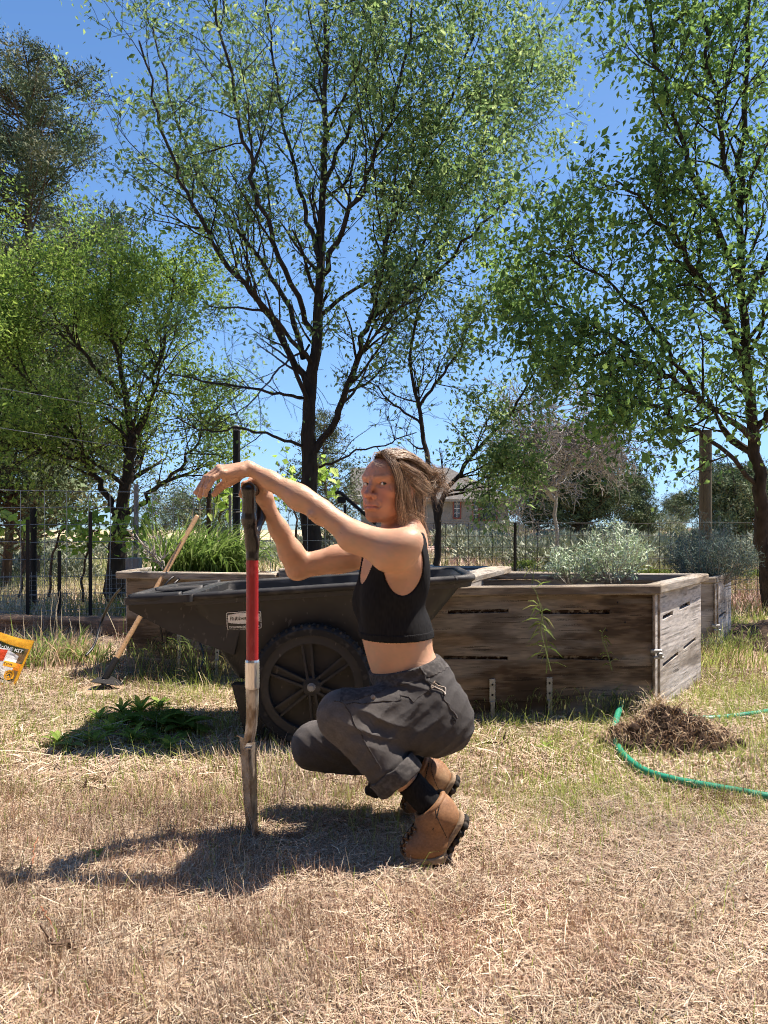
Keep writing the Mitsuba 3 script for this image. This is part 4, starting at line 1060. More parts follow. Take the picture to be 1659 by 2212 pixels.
rim = [j for j in range(nw)] + [i * nw + nw - 1 for i in range(1, nb)] + [(nb - 1) * nw + j for j in range(nw - 2, -1, -1)] + [i * nw for i in range(nb - 2, 0, -1)]
nv = len(bv)
side = np.array([[rim[k], rim[(k + 1) % len(rim)], rim[(k + 1) % len(rim)] + nv, rim[k] + nv] for k in range(len(rim))])
blade = (np.vstack([bv, bv + nrm]), np.vstack([bf, bf[:, ::-1] + nv, side]))
blk = obj('blade', blade, 'rusty_steel', spade, smooth=14)
for s0, s1 in ((-0.98, -0.25), (0.25, 0.98)):
    pts = []
    for s in (s0, s1):
        for dx in (-0.016, 0.004):
            for dz in (0, 0.004):
                ly = 0.076 * s
                lx = 0.020 * (1 - s * s) - 0.006 + dx
                pts.append([top[0] - 0.002 + lx * math.cos(yaw) - ly * math.sin(yaw), top[1] + lx * math.sin(yaw) + ly * math.cos(yaw), ztop + dz])
    obj('tread', trimesh.convex.convex_hull(np.array(pts)), 'scuffed_steel', blk)

# ------------------------------------------------------------------ the hoe leaning on the left bed
hoe = thing('hoe', 'garden hoe with pale wooden handle and black blade leaning on the left bed', 'hoe')
h0, h1 = U(270, 1385, 4.36), U(427, 1113, 4.70)
mid = U(340, 1262, 4.52)
hs = U(250, 1425, 4.34)
hd = norm(h1 - hs)
obj('handle', tube([hs, h1 - hd * 0.012, h1 - hd * 0.004, h1], [0.0155, 0.0148, 0.012, 0.004], 18), 'hoe_ash_wood', hoe, smooth=50)
# the worn lettering along the handle, not readable in the photograph
let = []
for k in range(15):
    q_ = hs + hd * (0.185 + 0.0125 * k)
    let.append(box((0.006 + 0.003 * (k % 3 == 0), 0.0035, 0.007 - 0.002 * (k % 2)), (0, 0, 0)))
    zl_ = np.cross(hd, [0, -1.0, 0]); zl_ = norm(zl_ if zl_[0] < 0 else -zl_)
    nl_ = norm(zl_ * 0.80 + np.array([0, -0.60, 0])); Rq = np.stack([hd, nl_, np.cross(hd, nl_)], 1)
    let[-1] = place(let[-1], Rq, q_ + nl_ * 0.0142)
lk_ = obj('worn_lettering', merge(let), 'black_steel', hoe); tag(lk_, kind='stuff')
obj('ferrule', tube([hs - hd * 0.125, hs - hd * 0.12, hs - hd * 0.0, hs + hd * 0.012], [0.0165, 0.0185, 0.0185, 0.0170], 16), 'black_steel', hoe, smooth=50)
neck = curve([hs - hd * 0.11, hs - hd * 0.15, U(226, 1465, 4.30), U(222, 1474, 4.27)], 16)
obj('gooseneck', tube(neck, np.linspace(0.011, 0.009, 16), 10), 'rusty_steel', hoe, smooth=True)
hoe_at = U(222, 1474, 4.27)
pl = np.array([[-0.065, -0.055], [-0.060, 0.03], [-0.02, 0.075], [0.02, 0.075], [0.105, -0.02], [0.10, -0.06]])
bl = prism(Polygon(pl), 0.003)
Rh = frame(norm(np.array([-0.15, 0.35, 1.0])), up=(0, 1, 0))
bl = place(bl, np.stack([norm([1, 0, -0.12]), norm([0.0, 0.99, 0.10]), norm(np.cross([1, 0, -0.12], [0, 0.99, 0.10]))], 1), hoe_at + [0.015, 0.0, 0.010])
obj('blade', bl, 'black_steel', hoe)

# ------------------------------------------------------------------ seed pouches standing on the ground at the left edge
mat('pouch_yellow', mikit.proc(lambda p, n, uv: mix((0.62, 0.27, 0.012), (0.78, 0.42, 0.03), fbm(p.x * 22, p.z * 22, p.y * 9))), 0.3, 0.5)
mat('pouch_dark', mikit.proc(lambda p, n, uv: mix((0.05, 0.06, 0.022), (0.20, 0.12, 0.055), smoothstep(0.45, 0.65, fbm(p.x * 45, p.z * 45, p.y * 9, octaves=4)))), 0.3, 0.5)
mat('pouch_white', (0.72, 0.72, 0.70), 0.3, 0.5)
mat('pouch_orange', (0.72, 0.24, 0.02), 0.3, 0.5)
mat('print_black', (0.03, 0.03, 0.025), 0.4, 0.4)
mat('print_white', (0.80, 0.80, 0.77), 0.4, 0.4)
mat('print_red', (0.62, 0.07, 0.02), 0.3, 0.5)
def pouch_z(u, v, w, h, deep):
    """Bulge of a pouch front at u, v in [0, 1]."""
    s = np.clip(1 - (2 * u - 1) ** 2, 0, 1) ** 0.7
    return deep * s * np.clip(1 - v, 0, 1) ** 0.8 * (1 - 0.15 * np.cos(v * 9)) + 0.002
def pouch(root, o, R, w, h, deep, base):
    n, m = 28, 36
    us, vs = np.meshgrid(np.linspace(0, 1, n), np.linspace(0, 1, m), indexing='ij')
    nz = (meshkit.fbm(np.stack([us * 6, vs * 7, us * 0], -1), 3, seed=5) - 0.5) * 0.012
    taper = 1 - 0.05 * vs * 0
    X = (us - 0.5) * w * (1 - 0.07 * (1 - vs)); Z = vs * h + 0.004 * np.sin(us * 7) * vs
    zf = pouch_z(us, vs, w, h, deep) + nz * np.clip((us * (1 - us) * 4) ** 0.5, 0, 1)
    f = np.stack([X, zf, Z], -1); b = np.stack([X, -zf * 0.8, Z], -1)
    V = np.vstack([f.reshape(-1, 3), b.reshape(-1, 3)])
    q = np.array([[i * m + j, (i + 1) * m + j, (i + 1) * m + j + 1, i * m + j + 1] for i in range(n - 1) for j in range(m - 1)])
    V = V @ R.T + o
    mesh = trimesh.Trimesh(V, np.vstack([q[:, [0, 2, 1]], q[:, [0, 3, 2]], q[:, [0, 1, 2]] + n * m, q[:, [0, 2, 3]] + n * m]), process=False)
    obj('sack', mesh, base, root, smooth=True)
    def patch(name, poly, bsdf, lift=0.0012, parent=root):
        """A flat printed field on the front: a polygon in u, v."""
        pm = prism(Polygon(poly) if not hasattr(poly, 'bounds') else poly, 0.0002)
        pm = pm.subdivide_to_size(0.06)
        v = np.array(pm.vertices)
        u_, v_ = v[:, 0], v[:, 1]
        nz = (meshkit.fbm(np.stack([u_ * 6, v_ * 7, u_ * 0], -1), 3, seed=5) - 0.5) * 0.012 * np.clip(np.clip(u_ * (1 - u_), 0, 1) * 4, 0, 1) ** 0.5
        P = np.stack([(u_ - 0.5) * w * (1 - 0.07 * (1 - v_)), pouch_z(u_, v_, w, h, deep) + nz + lift, v_ * h + 0.004 * np.sin(u_ * 7) * v_], 1)
        return obj(name, trimesh.Trimesh(P @ R.T + o, pm.faces, process=False), bsdf, parent)
    def words(name, text, u0, u1, v0, hgt, bsdf, lift=0.0028, slant=0.0):
        tm = meshkit.text_mesh(text, 1.0, 0.01, bold=True)
        v = np.array(tm.vertices); v[:, 2] = 0
        k = (u1 - u0) / np.ptp(v[:, 0])
        u_, v_ = u0 + (v[:, 0] - v[:, 0].min()) * k, v0 + v[:, 1] * hgt + slant * (v[:, 0] - v[:, 0].min()) * k
        P = np.stack([(u_ - 0.5) * w * (1 - 0.07 * (1 - v_)), pouch_z(u_, v_, w, h, deep) + lift + (meshkit.fbm(np.stack([u_ * 6, v_ * 7, u_ * 0], -1), 3, seed=5) - 0.5) * 0.012 * np.clip(u_ * (1 - u_) * 4, 0, 1) ** 0.5, v_ * h + 0.004 * np.sin(u_ * 7) * v_], 1)
        return obj(name, trimesh.Trimesh(P @ R.T + o, tm.faces, process=False), bsdf, root)
    return patch, words
pc = thing('seed_pouch', 'yellow stand-up seed pouch at the left edge, printed with dark fields and white letters', 'pouch')
yw = math.radians(12)
Rp = np.stack([[math.cos(yw), math.sin(yw) * -1 * -0.0, -0.0], [0, 0, 0], [0, 0, 1]], 1)
tl = math.radians(-4)
fx = norm([math.cos(yw), 0.0, math.sin(math.radians(4))]); fo = norm(np.array([0.10, -1.0, 0.347])); fz = norm(np.array([0.24, 0.36, 1.0]))
fx = norm(np.cross(fz, -fo) * -1); fx = fx if fx[0] > 0 else -fx
Rp = np.stack([fx, fo, fz], 1)
PW, PH = 0.285, 0.305
po = U(31, 1478, 4.30) - fx * PW * 0.5; po[2] = 0.0
patch, words = pouch(pc, po, Rp, PW, PH, 0.035, 'pouch_yellow')
patch('upper_field', [(0.02, 0.44), (0.965, 0.50), (0.97, 0.82), (0.02, 0.855)], 'pouch_dark', 0.0010)
patch('lower_field', [(0.02, 0.14), (0.955, 0.14), (0.955, 0.40), (0.02, 0.40)], 'pouch_dark', 0.0010)
patch('brown_band', [(0.3, 0.40), (0.955, 0.38), (0.965, 0.52), (0.3, 0.52)], 'pouch_orange', 0.0014)
patch('white_field', [(0.06, 0.20), (0.84, 0.20), (0.84, 0.66), (0.60, 0.735), (0.06, 0.735)], 'pouch_white', 0.0018)
patch('yellow_ribbon', [(0.04, 0.415), (0.84, 0.425), (0.90, 0.475), (0.83, 0.53), (0.04, 0.51)], 'pouch_yellow', 0.0026)
patch('white_strip', [(0.08, 0.115), (0.88, 0.115), (0.88, 0.165), (0.08, 0.165)], 'pouch_white', 0.0018)
patch('seal', Point(0.82, 0.28).buffer(0.095).union(affinity.rotate(sbox(0.74, 0.20, 0.90, 0.36), 20)), 'pouch_yellow', 0.0026)
patch('seal_ring', Point(0.82, 0.28).buffer(0.062).difference(Point(0.82, 0.28).buffer(0.05)), 'print_black', 0.0032)
patch('seal_mark', Point(0.82, 0.285).buffer(0.02).union(Point(0.795, 0.265).buffer(0.014)).union(Point(0.845, 0.265).buffer(0.014)), 'print_black', 0.0032)
words('pouch_title', 'ALL-IN-ONE KIT', 0.05, 0.88, 0.745, 0.058, 'print_white', slant=-0.02)
words('pouch_name', 'POLLINATOR', 0.24, 0.80, 0.458, 0.034, 'print_black', 0.0036)
for k, (t_, a) in enumerate((('Seed + Mulch Mix', 0.55), ('Wildflowers', 0.50), ('Coated Mixture', 0.58), ('and Fertilizer', 0.54))):
    words('small_print', t_, 0.34, a + 0.12, 0.375 - 0.03 * k, 0.013, 'print_black', 0.0028)
words('coverage_line', 'UP TO 700 SQ FT', 0.26, 0.86, 0.128, 0.024, 'print_black', 0.0028)
p2 = thing('seed_pouch', 'second smaller seed pouch with red and white print, cut by the left picture edge', 'pouch')
po2 = U(-20, 1470, 4.17) - fx * 0.215 * 0.5; po2[2] = 0.0
patch, words = pouch(p2, po2, Rp, 0.215, 0.265, 0.025, 'pouch_white')
patch('red_field', [(0.02, 0.74), (0.98, 0.74), (0.98, 0.985), (0.02, 0.985)], 'print_red', 0.0012)
patch('picture_field', [(0.05, 0.05), (0.95, 0.05), (0.95, 0.42), (0.05, 0.42)], 'pouch_dark', 0.0012)
words('pouch_title', 'SEEDS', 0.10, 0.95, 0.60, 0.085, 'print_black', 0.0026)

# ------------------------------------------------------------------ hoses
def onground(pts, r):
    return np.array([[*G(px, py)[:2], r + 0.006] for px, py in pts])
hp = onground([(1362, 1530), (1345, 1545), (1330, 1575), (1329, 1605), (1345, 1640), (1390, 1676), (1450, 1696), (1520, 1710), (1600, 1724), (1680, 1738), (1900, 1765)], 0.0145)
hp[0, 2] += 0.09; hp[1, 2] += 0.05; hp[2, 2] += 0.012
hose = thing('garden_hose', 'green garden hose curving over the dry grass round the soil heap', 'hose')
def striped_hose(pts, r, n, parent):
    c = curve(pts, n)
    obj('hose_tube', tube(c, r, 14), 'hose_green', parent, smooth=True)
striped_hose(hp, 0.0145, 140, hose)
hose2 = thing('garden_hose', 'stretch of green hose lying in the grass behind the soil heap', 'hose')
striped_hose(onground([(1455, 1545), (1490, 1556), (1530, 1560), (1580, 1556), (1640, 1548), (1720, 1535), (1900, 1530)], 0.0125), 0.0125, 70, hose2)
dl = numbered('irrigation_line')
scene[dl] = mikit.ply(tube(curve([U(262, 1270, 4.75), U(245, 1290, 4.9), U(222, 1335, 5.1), U(205, 1390, 5.0), U(185, 1417, 4.9)], 50), 0.0085, 8), 'drip_tube_black', smooth=True)
tag(dl, 'black irrigation tube arching from the left bed down into the grass', 'irrigation tube')
for i, (pts, lab) in enumerate((
    ([U(352, 1395, 4.52), U(345, 1340, 4.48), U(346, 1298, 4.46), U(358, 1262, 4.46), U(385, 1240, 4.55), U(415, 1236, 4.7), U(440, 1244, 4.85)], 'outer black drip tube looping over the rim of the left bed'),
    ([U(361, 1390, 4.52), U(358, 1330, 4.48), U(362, 1290, 4.46), U(375, 1262, 4.46), U(405, 1241, 4.60), U(430, 1242, 4.8)], 'inner black drip tube looping over the rim of the left bed'),
    ([U(386, 1322, 4.46), U(400, 1350, 4.46), U(425, 1378, 4.42), U(436, 1400, 4.4), U(440, 1425, 4.35), U(428, 1450, 4.3)], 'black drip tube hanging down the front of the left bed'))):
    k = numbered('drip_tube'); scene[k] = mikit.ply(tube(curve(pts, 50), 0.006, 7), 'drip_tube_black', smooth=True)
    tag(k, lab, 'irrigation tube')
# ------------------------------------------------------------------ the woman, squatting on her toes, both arms forward on the spade
woman = thing('person', 'woman in black crop top and charcoal jeans squatting with arms resting on a spade', 'person')
t20 = math.radians(17)
FWD = np.array([-math.cos(t20), -math.sin(t20), 0.0]); LAT = np.array([math.sin(t20), -math.cos(t20), 0.0]); UPV = np.array([0, 0, 1.0])
TR = np.stack([FWD, LAT, UPV], 1)
def lean(a):
    """Torso frame leaning forward by a degrees."""
    c, s = math.cos(math.radians(a)), math.sin(math.radians(a))
    f = FWD * c - UPV * s; u = UPV * c + FWD * s
    return np.stack([f, LAT, u], 1)
DT = 2.20
chest = U(843, 1275, DT); upper = U(853, 1205, DT); waist = U(861, 1400, DT); pelvis = U(905, 1490, DT)
neck0 = U(882, 1175, DT)
shN = U(860, 1188, 2.035); shF = U(815, 1192, 2.335)
R6, R10 = lean(6), lean(10)
def torso(p):
    d = ell(p, chest, (0.086, 0.137, 0.125), lean(4))
    d = smin(d, ell(p, upper, (0.074, 0.128, 0.088), R10), 0.05)
    d = smin(d, ell(p, waist, (0.088, 0.116, 0.115), lean(-14)), 0.06)
    d = smin(d, ell(p, U(851, 1362, DT), (0.090, 0.118, 0.075), lean(-4)), 0.05)
    for s in (-1, 1):
        d = smin(d, ell(p, U(813, 1302, DT) + LAT * s * 0.056 + FWD * 0.004, (0.048, 0.054, 0.060), lean(-6)), 0.03)
        d = smin(d, cone(p, neck0 + UPV * 0.02, (shN if s > 0 else shF) * 0.72 + upper * 0.28 + UPV * 0.012, 0.036, 0.046), 0.05)
        d = smin(d, ell(p, U(874, 1228, DT) + LAT * s * 0.066, (0.034, 0.050, 0.075), R10), 0.05)      # shoulder blades
    d = smin(d, ell(p, pelvis, (0.105, 0.140, 0.100), lean(-20)), 0.06)
    return d
# spine hollow and belly are left to the smooth blend of the parts above
elN, wrN = U(692, 1103, 2.085), U(541, 1012, 2.130)
elF, wrF = U(645, 1224, 2.335), U(578, 1096, 2.245)
def seg(a, b, t): return a + (b - a) * t
def arms(p):
    # near arm
    d = ell(p, shN, (0.056, 0.050, 0.060), np.stack([norm(elN - shN), np.cross(norm(elN - shN), [0, 0, 1]), [0, 0, 1]], 1))
    mN = U(770, 1160, 2.06)
    d = smin(d, cone(p, shN, mN, 0.050, 0.0385), 0.03)
    d = smin(d, cone(p, mN, elN, 0.0375, 0.0305), 0.02)
    d = smin(d, cone(p, seg(shN, mN, 0.5) + [0, 0, -0.012], mN + [-0.02, 0, -0.006], 0.034, 0.031), 0.02)
    d = smin(d, ell(p, elN + [0.004, -0.004, -0.016], (0.026, 0.026, 0.024)), 0.012)
    fm = seg(elN, wrN, 0.30)
    d = smin(d, cone(p, elN, fm, 0.0305, 0.0335), 0.018)
    d = smin(d, cone(p, fm, seg(elN, wrN, 0.72), 0.0335, 0.0235), 0.02)
    d = smin(d, cone(p, seg(elN, wrN, 0.70), wrN, 0.0235, 0.0198), 0.02)
    d = smin(d, cone(p, seg(elN, wrN, 0.12) + [0, -0.004, 0.012], seg(elN, wrN, 0.45) + [0, 0, 0.010], 0.020, 0.017), 0.02)
    d = smin(d, ell(p, U(674, 1113, 2.062), (0.013, 0.014, 0.012)), 0.010)
    d = smax(d, -ell(p, U(690, 1071, 2.045), (0.017, 0.030, 0.0055)), 0.008)
    # far arm
    e = ell(p, shF, (0.055, 0.050, 0.060))
    e = smin(e, cone(p, shF, seg(shF, elF, 0.5), 0.048, 0.042), 0.03)
    e = smin(e, cone(p, seg(shF, elF, 0.45), elF, 0.0425, 0.037), 0.02)
    e = smin(e, ell(p, elF + [-0.006, 0, -0.012], (0.030, 0.030, 0.030)), 0.012)
    e = smin(e, ell(p, U(662, 1205, 2.325), (0.013, 0.02, 0.013)), 0.012)
    fm = seg(elF, wrF, 0.25)
    e = smin(e, cone(p, elF, fm, 0.036, 0.0360), 0.02)
    e = smin(e, cone(p, fm, seg(elF, wrF, 0.65), 0.0360, 0.0268), 0.02)
    e = smin(e, cone(p, seg(elF, wrF, 0.63), wrF, 0.0268, 0.0225), 0.02)
    return np.minimum(d, e)

def Hc(cx, cy, d):
    """Hand survey: a point of the close-up frame of the hands."""
    return U(398.2 + cx * 0.16, 962.2 + cy * 0.16, d)
def chain(p, pts, rs, k=0.004):
    d = cone(p, pts[0], pts[1], rs[0], rs[1])
    for i in range(1, len(pts) - 1):
        d = smin(d, cone(p, pts[i], pts[i + 1], rs[i], rs[i + 1]), k)
    return d
near_fingers = {
    'little': [Hc(520, 385, 2.088), Hc(395, 440, 2.078), Hc(345, 520, 2.076), Hc(318, 585, 2.078)],
    'ring':   [Hc(490, 350, 2.108), Hc(345, 440, 2.100), Hc(300, 570, 2.098), Hc(285, 668, 2.102)],
    'middle': [Hc(470, 325, 2.129), Hc(305, 440, 2.125), Hc(245, 580, 2.124), Hc(212, 685, 2.126)],
    'index':  [Hc(470, 315, 2.152), Hc(290, 440, 2.150), Hc(215, 560, 2.150), Hc(160, 638, 2.152)]}
finger_r = {'little': (0.0095, 0.0086, 0.0076, 0.0066), 'ring': (0.0102, 0.0092, 0.0082, 0.0070), 'middle': (0.0105, 0.0095, 0.0084, 0.0072), 'index': (0.0105, 0.0094, 0.0083, 0.0071)}
near_thumb = [Hc(700, 420, 2.150), Hc(580, 500, 2.158), Hc(480, 570, 2.162), Hc(405, 660, 2.164)]
thumb_r = (0.0170, 0.0140, 0.0115, 0.0085)
far_thumb = [Hc(1100, 690, 2.232), Hc(1010, 560, 2.205), Hc(950, 490, 2.190), Hc(900, 462, 2.182)]
gcx, gcz = gp[0], zc
def over_grip(y):
    """A finger lying over the crossbar and down its far-left side at depth y."""
    return [np.array([gcx + 0.034, y + 0.004, gcz + 0.006]), np.array([gcx + 0.012, y, gcz + 0.0285]), np.array([gcx - 0.020, y - 0.002, gcz + 0.018]), np.array([gcx - 0.0285, y - 0.002, gcz - 0.012]), np.array([gcx - 0.018, y, gcz - 0.028])]
far_ys = [2.176, 2.195, 2.214, 2.232]
def hands(p):
    # near palm: four bones from the wrist, the thumb's ball, the little finger's edge
    d = None
    for n_, f in near_fingers.items():
        m = cone(p, wrN + (f[0] - wrN) * 0.12, f[0], 0.0165, 0.0108)
        d = m if d is None else smin(d, m, 0.012)
    d = smin(d, cone(p, Hc(770, 350, 2.115), Hc(560, 440, 2.105), 0.0165, 0.0125), 0.012)
    d = smin(d, cone(p, Hc(760, 370, 2.14), Hc(600, 470, 2.152), 0.0175, 0.0165), 0.012)
    for n_, f in near_fingers.items():
        c = chain(p, f, finger_r[n_])
        c = np.minimum(c, ell(p, f[0] + [0, 0, 0.002], (0.0115, 0.0108, 0.0105)))
        d = smin(d, c, 0.005)
    d = smin(d, chain(p, near_thumb, thumb_r), 0.006)
    # far palm against the crossbar's right side
    e = cone(p, wrF, Hc(1060, 660, 2.225), 0.0235, 0.026)
    e = smin(e, cone(p, Hc(1100, 720, 2.235), Hc(985, 540, 2.225), 0.0215, 0.0170), 0.012)
    e = smin(e, cone(p, Hc(1070, 690, 2.215), Hc(985, 560, 2.200), 0.0225, 0.0160), 0.012)
    for y in far_ys:
        g = over_grip(y)
        e = smin(e, chain(p, [Hc(1060, 660, 2.225)] + g, (0.014, 0.0115, 0.0105, 0.0095, 0.0085, 0.0072)), 0.004)
    e = smin(e, chain(p, far_thumb, (0.0165, 0.0130, 0.0105, 0.0085)), 0.006)
    return np.minimum(d, e)

# ---- head, in its own frame: left, forward, up
HC = U(846, 1049, 2.195)
hy = math.radians(40)
hF = norm(np.array([-math.sin(hy), -math.cos(hy), 0.03])); hL = norm(np.cross([0, 0, 1], hF)); hU = np.cross(hF, hL)
# a slight roll of the head towards her near shoulder
rl = math.radians(1.5)
hL, hU = hL * math.cos(rl) - hU * math.sin(rl), hU * math.cos(rl) + hL * math.sin(rl)
HR = np.stack([hL, hF, hU], 1)
def HW(l, f, u): return HC + HR @ np.array([l, f, u])
def sym(fn): return lambda q: np.minimum(fn(q, 1), fn(q, -1))
def head_local(q):
    a = np.stack([np.abs(q[:, 0]), q[:, 1], q[:, 2]], 1)                             # mirrored
    d = ell(q, (0, -0.014, 0.014), (0.0700, 0.091, 0.074))
    d = smin(d, ell(q, (0, 0.030, -0.026), (0.0560, 0.055, 0.080)), 0.03)
    d = smin(d, ell(q, (0, 0.038, 0.030), (0.054, 0.046, 0.042)), 0.03)               # forehead
    d = smin(d, cone(a, (0.0, 0.070, -0.094), (0.013, 0.066, -0.092), 0.0155, 0.0150), 0.018)   # chin
    d = smin(d, cone(a, (0.018, 0.060, -0.090), (0.048, 0.008, -0.062), 0.0145, 0.0165), 0.022)  # jaw
    d = smin(d, ell(a, (0.041, 0.054, -0.022), (0.021, 0.021, 0.016)), 0.020)         # cheekbone
    d = smin(d, ell(a, (0.024, 0.062, -0.056), (0.022, 0.020, 0.022)), 0.02)
    d = smin(d, cone(a, (0.009, 0.0840, 0.017), (0.045, 0.0680, 0.019), 0.0085, 0.0085), 0.012)   # brow ridge
    d = smax(d, -ell(a, (0.031, 0.0930, -0.001), (0.0185, 0.0165, 0.0110)), 0.008)      # socket
    lid = np.linalg.norm(a - np.array([0.0315, 0.0675, 0.0]), axis=1) - 0.0140
    slit = ell(a - 0.0, (0.0315, 0.0835, -0.0012), (0.0142, 0.0150, 0.0040))
    lid = smax(lid, -slit, 0.0010)
    d = smin(d, lid, 0.004)
    d = np.maximum(d, -ell(a, (0.0315, 0.0800, -0.0012), (0.0135, 0.0100, 0.0038)))
    d = smin(d, cone(a, (0.020, 0.0800, 0.0078), (0.046, 0.0660, 0.0050), 0.0040, 0.0042), 0.004)  # fold above the lid
    n_ = smin(cone(q, (0, 0.083, 0.010), (0, 0.1055, -0.029), 0.0070, 0.0096), ell(q, (0, 0.1080, -0.0340), (0.0108, 0.0110, 0.0095)), 0.006)
    n_ = smin(n_, ell(a, (0.0125, 0.0930, -0.0365), (0.0070, 0.0100, 0.0070)), 0.005)
    d = smin(d, n_, 0.007)
    d = smax(d, -ell(a, (0.0068, 0.0985, -0.0440), (0.0036, 0.0055, 0.0036)), 0.002)   # nostrils
    d = smin(d, ell(q, (0, 0.0800, -0.063), (0.030, 0.0150, 0.017)), 0.014)             # muzzle
    d = smin(d, cone(a, (0.0, 0.0940, -0.0615), (0.022, 0.0835, -0.0662), 0.0042, 0.0024), 0.004)   # upper lip
    d = smin(d, cone(a, (0.0, 0.0925, -0.0712), (0.018, 0.0845, -0.0705), 0.0052, 0.0028), 0.004)   # lower lip
    mouth = np.minimum(cone(a, (0.0, 0.0985, -0.0662), (0.015, 0.0940, -0.0664), 0.0016, 0.0016), cone(a, (0.015, 0.0940, -0.0664), (0.0265, 0.0850, -0.0690), 0.0018, 0.0013))
    d = smax(d, -(mouth - 0.0012), 0.0018)
    d = smax(d, -cone(a, (0.0, 0.0935, -0.0815), (0.010, 0.090, -0.0815), 0.004, 0.003), 0.006)   # hollow under the lip
    d = smax(d, -(cone(a, (0.0175, 0.0985, -0.0370), (0.031, 0.0850, -0.0640), 0.0022, 0.0016) - 0.001), 0.006)  # fold beside the nose
    d = smin(d, ell(a, (0.0705, -0.004, -0.010), (0.0085, 0.019, 0.031)), 0.006)      # ears
    return d
def neckd(p):
    d = cone(p, HW(0, -0.022, -0.062), neck0 + [-0.004, 0, -0.015], 0.0495, 0.056)
    return d
hipN, hipF = U(936, 1540, 2.125), U(922, 1552, 2.285)
knN, knF = U(742, 1546, 2.065), U(682, 1612, 2.385)
anN, anF = U(908, 1716, 2.035), U(915, 1668, 2.36)
def legs_skin(p):
    d = cone(p, hipN, knN, 0.070, 0.045)
    d = smin(d, cone(p, knN, anN, 0.045, 0.034), 0.02)
    e = smin(cone(p, hipF, knF, 0.070, 0.045), cone(p, knF, anF, 0.045, 0.033), 0.02)
    return np.minimum(d, e)
def body_f(p):
    d = torso(p)
    d = smin(d, neckd(p), 0.03)
    a = arms(p)
    d = smin(d, a, 0.022)
    d = smin(d, hands(p), 0.010)
    d = smin(d, legs_skin(p), 0.02)
    q = (p - HC) @ HR
    h = np.where(np.linalg.norm(q, axis=1) < 0.25, 0, 1)
    dh = np.full(len(p), 0.3)
    m = h == 0
    if m.any(): dh[m] = head_local(q[m])
    dh[~m] = np.linalg.norm(q[~m], axis=1) - 0.13
    return smin(d, dh, 0.014)
import manifold3d
def as_manifold(m):
    return manifold3d.Manifold(manifold3d.Mesh(np.asarray(m.vertices, np.float32), np.asarray(m.faces, np.uint32)))
nkp = HW(0, -0.01, -0.108)
def below(p): return np.maximum(body_f(p), np.minimum((p - nkp) @ hU - 0.003, 0.160 - np.linalg.norm(p - HC, axis=1)))
def above(p): return np.maximum(body_f(p), np.maximum(-((p - nkp) @ hU) - 0.003, np.linalg.norm(p - HC, axis=1) - 0.168))
hndC = U(506, 1038, 2.155)
def below2(p): return np.maximum(below(p), 0.137 - np.linalg.norm(p - hndC, axis=1))
def hand_f(p): return np.maximum(body_f(p), np.linalg.norm(p - hndC, axis=1) - 0.140)
hands_hi = solid(hand_f, hndC - 0.142, hndC + 0.142, 0.0017, slack=1.5)
body_lo = solid(below2, [-0.62, 1.90, 0.06], [0.36, 2.52, 1.12], 0.003, slack=1.5)
head_hi = solid(above, HC - 0.165, HC + 0.165, 0.0014, slack=1.5)
try:
    u_ = (as_manifold(body_lo) + as_manifold(head_hi) + as_manifold(hands_hi)).to_mesh()
    body = trimesh.Trimesh(u_.vert_properties[:, :3], u_.tri_verts, process=False)
    assert len(body.faces) > 0.8 * len(head_hi.faces)
except Exception as e_:
    print('union:', e_)
    body = merge([body_lo, head_hi, hands_hi])
v = np.array(body.vertices)
q = (v - HC) @ HR
aq = np.abs(q[:, 0])
base = np.array([0.49, 0.28, 0.175])
mott = meshkit.fbm(v * 60, 3, seed=2)[:, None]
fine = meshkit.fbm(v * 240, 2, seed=6)[:, None]
col = base * (0.90 + 0.14 * mott + 0.08 * fine) * np.array([1, 1, 1])
col = col * (1 + (mott - 0.5) * np.array([0.10, -0.10, -0.14]))
onface = (np.linalg.norm(q, axis=1) < 0.16) & (q[:, 2] > -0.14)
def blend(mask, c, a=1.0):
    k = (np.clip(mask, 0, 1) * a)[:, None]
    return col * (1 - k) + np.asarray(c) * k
ruddy = np.exp(-(((aq - 0.040) / 0.022) ** 2 + ((q[:, 2] + 0.030) / 0.026) ** 2)) * (q[:, 1] > 0.02) + np.exp(-((q[:, 0] / 0.014) ** 2 + ((q[:, 2] + 0.033) / 0.016) ** 2)) * (q[:, 1] > 0.08)
col = blend(ruddy * onface, [0.50, 0.225, 0.16], 0.65)
col = np.where(onface[:, None], col * np.array([0.94, 0.84, 0.82]), col)
A3 = np.stack([aq, q[:, 1], q[:, 2]], 1)
ln_ = np.clip(aq / 0.0255, 0, 1)
zl = -0.0662 - 0.0030 * np.clip((aq - 0.014) / 0.012, 0, 1) ** 1.5
up_h = 0.0062 * (1 - ln_ ** 1.8) - 0.0012 * np.exp(-(aq / 0.003) ** 2); lo_h = 0.0082 * (1 - ln_ ** 1.6)
lips = (q[:, 2] < zl + up_h) & (q[:, 2] > zl - lo_h) & (q[:, 1] > 0.070)
col = np.where((lips & onface)[:, None], np.array([0.43, 0.185, 0.145]), col)
slit_ = lips & (np.abs(q[:, 2] - zl) < 0.0012)
col = np.where((slit_ & onface)[:, None], np.array([0.20, 0.07, 0.055]), col)
bd_ = cone(A3, (0.012, 0.0905, 0.0195), (0.034, 0.0815, 0.0245), 0.0030, 0.0036)
bd_ = np.minimum(bd_, cone(A3, (0.034, 0.0815, 0.0245), (0.050, 0.066, 0.0200), 0.0034, 0.0020))
brow = np.clip(0.9 - bd_ / 0.0030, 0, 1) * np.clip(meshkit.noise(v * np.array([700, 700, 400]), 3) * 2.0 + 0.1, 0, 1)
col = blend(brow * onface, [0.21, 0.115, 0.07], 0.55)
